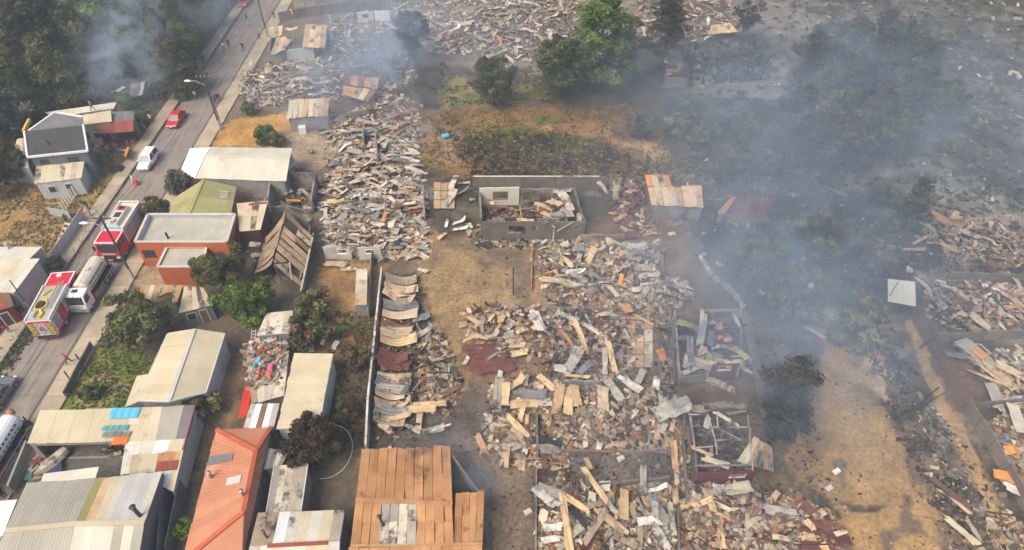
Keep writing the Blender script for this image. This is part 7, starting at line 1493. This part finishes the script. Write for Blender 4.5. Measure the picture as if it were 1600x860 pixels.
# ================================================================== air: haze box and smoke
def haze():
    m = bpy.data.materials.new('haze'); m.use_nodes = True; n = m.node_tree.nodes; l = m.node_tree.links
    for x in list(n):
        if x.type == 'BSDF_PRINCIPLED': n.remove(x)
    v = n.new('ShaderNodeVolumePrincipled'); v.inputs['Color'].default_value = (.72,.82,.96,1); v.inputs['Density'].default_value = .0008; v.inputs['Anisotropy'].default_value = .1
    l.new(v.outputs[0], [x for x in n if x.type == 'OUTPUT_MATERIAL'][0].inputs['Volume'])
    mb = MB(); mb.box(-1900,1900,-1900,1900,-3,CAM_H+6)
    o = mb.build('haze', m); tag(o, 'thin pale smoke haze filling the air over the neighbourhood', 'haze', kind='stuff')
haze()
def smoke(label, px, py, z, rx, ry, rz, dens, rot=0.0, scale=2.2, thr=.42, tint=(.64,.78,.95), tilt=0.0, wisp=1.0):
    """soft-edged smoke body: noise density falling off towards the hull"""
    m = bpy.data.materials.new('smoke'); m.use_nodes = True; n = m.node_tree.nodes; l = m.node_tree.links
    for x in list(n):
        if x.type == 'BSDF_PRINCIPLED': n.remove(x)
    v = n.new('ShaderNodeVolumePrincipled'); v.inputs['Color'].default_value = (*tint, 1); v.inputs['Anisotropy'].default_value = .15
    tc = n.new('ShaderNodeTexCoord'); ln = n.new('ShaderNodeVectorMath'); ln.operation = 'LENGTH'; l.new(tc.outputs['Object'], ln.inputs[0])
    fall = n.new('ShaderNodeMapRange'); fall.interpolation_type = 'SMOOTHSTEP'; l.new(ln.outputs['Value'], fall.inputs[0]); fall.inputs[1].default_value = 1.0; fall.inputs[2].default_value = .15
    mp = n.new('ShaderNodeMapping'); k = scale/10.0; mp.inputs['Scale'].default_value = (rx*k, ry*k, rz*k*wisp); mp.inputs['Location'].default_value = (px*.37, py*.21, 3); l.new(tc.outputs['Object'], mp.inputs[0])
    t = n.new('ShaderNodeTexNoise'); t.inputs['Scale'].default_value = 1.0; t.inputs['Detail'].default_value = 4; t.inputs['Roughness'].default_value = .6; t.inputs['Distortion'].default_value = .6; l.new(mp.outputs[0], t.inputs['Vector'])
    nr = n.new('ShaderNodeMapRange'); l.new(t.outputs['Fac'], nr.inputs[0]); nr.inputs[1].default_value = thr; nr.inputs[2].default_value = thr+.25
    a = n.new('ShaderNodeMath'); a.operation = 'MULTIPLY'; l.new(fall.outputs[0], a.inputs[0]); l.new(nr.outputs[0], a.inputs[1])
    b = n.new('ShaderNodeMath'); b.operation = 'MULTIPLY'; l.new(a.outputs[0], b.inputs[0]); b.inputs[1].default_value = dens
    l.new(b.outputs[0], v.inputs['Density']); l.new(v.outputs[0], [x for x in n if x.type == 'OUTPUT_MATERIAL'][0].inputs['Volume'])
    rs = []; N, K = 10, 16; vs = [(0,0,-1)]
    for i in range(1, N):
        a_ = math.pi*i/N
        vs += [(math.sin(a_)*math.cos(2*math.pi*j/K), math.sin(a_)*math.sin(2*math.pi*j/K), -math.cos(a_)) for j in range(K)]
    vs.append((0,0,1)); fs = [(0, 1+(j+1) % K, 1+j) for j in range(K)]
    for i in range(N-2): fs += [(1+i*K+j, 1+i*K+(j+1) % K, 1+(i+1)*K+(j+1) % K, 1+(i+1)*K+j) for j in range(K)]
    fs += [(1+(N-2)*K+j, 1+(N-2)*K+(j+1) % K, len(vs)-1) for j in range(K)]
    mb = MB(); mb.raw(vs, fs); o = mb.build('smoke', m); p = P(px, py, z); o.location = p; o.scale = (rx, ry, rz); o.rotation_euler = (tilt, 0, rot)
    tag(o, label, 'smoke', kind='stuff'); return o
smoke('broad blue-grey smoke bank over the thicket at right', 1330, 130, 8, 46, 34, 12, .029, .2, 1.2, .36)
smoke('smoke drifting across the burned scrub beside the rusty shed', 1200, 400, 6, 22, 20, 9, .06, .3, 1.6, .38)
smoke('smoke over the dark tree beside the dirt lot', 1270, 560, 5, 15, 16, 7, .06, .2, 1.8, .40)
smoke('smoke haze over the upper right hillside', 1540, 230, 8, 34, 30, 10, .024, .0, 1.2, .38)
smoke('smoke streak right of the dry field', 1160, 200, 7, 20, 20, 8, .03, -.4, 1.8, .40)
smoke('white-blue smoke rising behind the fallen brown roof', 590, 96, 4, 9, 9, 6, .24, .3, 3.4, .45)
smoke('smoke column drifting past the dark conifer', 600, 40, 8, 13, 16, 9, .10, -.2, 2.4, .42)
smoke('blue smoke curling under the standing shed roof', 488, 188, 1.5, 5.5, 3.6, 2.0, .45, 0, 5, .42)
smoke('thin smoke over the torn orange-tan roofs', 520, 70, 4, 12, 10, 5, .08, 0, 2.6, .44)
smoke('smoke plume rising from the burned shack into the forest', 200, 85, 7, 9, 16, 10, .24, .2, 3.2, .46)
smoke('smoke behind the forest at the upper left', 240, -10, 8, 22, 16, 10, .10, 0, 1.6, .40)
smoke('smoke at the far left edge of the forest', 20, 10, 9, 18, 14, 9, .09, 0, 1.8, .42)
smoke('faint smoke over the scorched driveway', 745, 715, 2.5, 6, 8, 3, .13, .2, 3.2, .44)
smoke('faint smoke over the rows of sheets', 665, 690, 2.2, 7, 5, 2.5, .07, 0, 3.4, .44)
smoke('smoke wisps between the framed shells', 1120, 620, 3, 10, 10, 4, .05, 0, 2.8, .42)
smoke('thin smoke around the bright green tree', 1000, 110, 5, 16, 14, 8, .04, 0, 2.0, .42)
smoke('pale smoke over the smoking heap', 640, 190, 3, 6, 9, 4, .16, 0, 3.6, .46)
smoke('drifting veil over the smoking heap and white ash plot', 520, 130, 5, 18, 16, 6, .05, .2, 2.4, .40)
smoke('thin veil across the central burned lot', 960, 560, 4, 20, 18, 5, .022, .3, 2.4, .40)
smoke('thin veil over the near heaps', 1080, 760, 3, 16, 10, 4, .03, .2, 2.8, .42)
smoke('veil over the right-hand burned plots', 1500, 480, 4, 18, 18, 6, .03, .0, 2.2, .40)
smoke('broad blue-grey veil from the rusty shed down to the dirt lot', 1200, 390, 7, 34, 46, 9, .015, .25, .9, .30)
smoke('blue-grey veil over the far ruins at the top of the block', 640, 60, 7, 40, 26, 8, .020, .0, 1.2, .34)
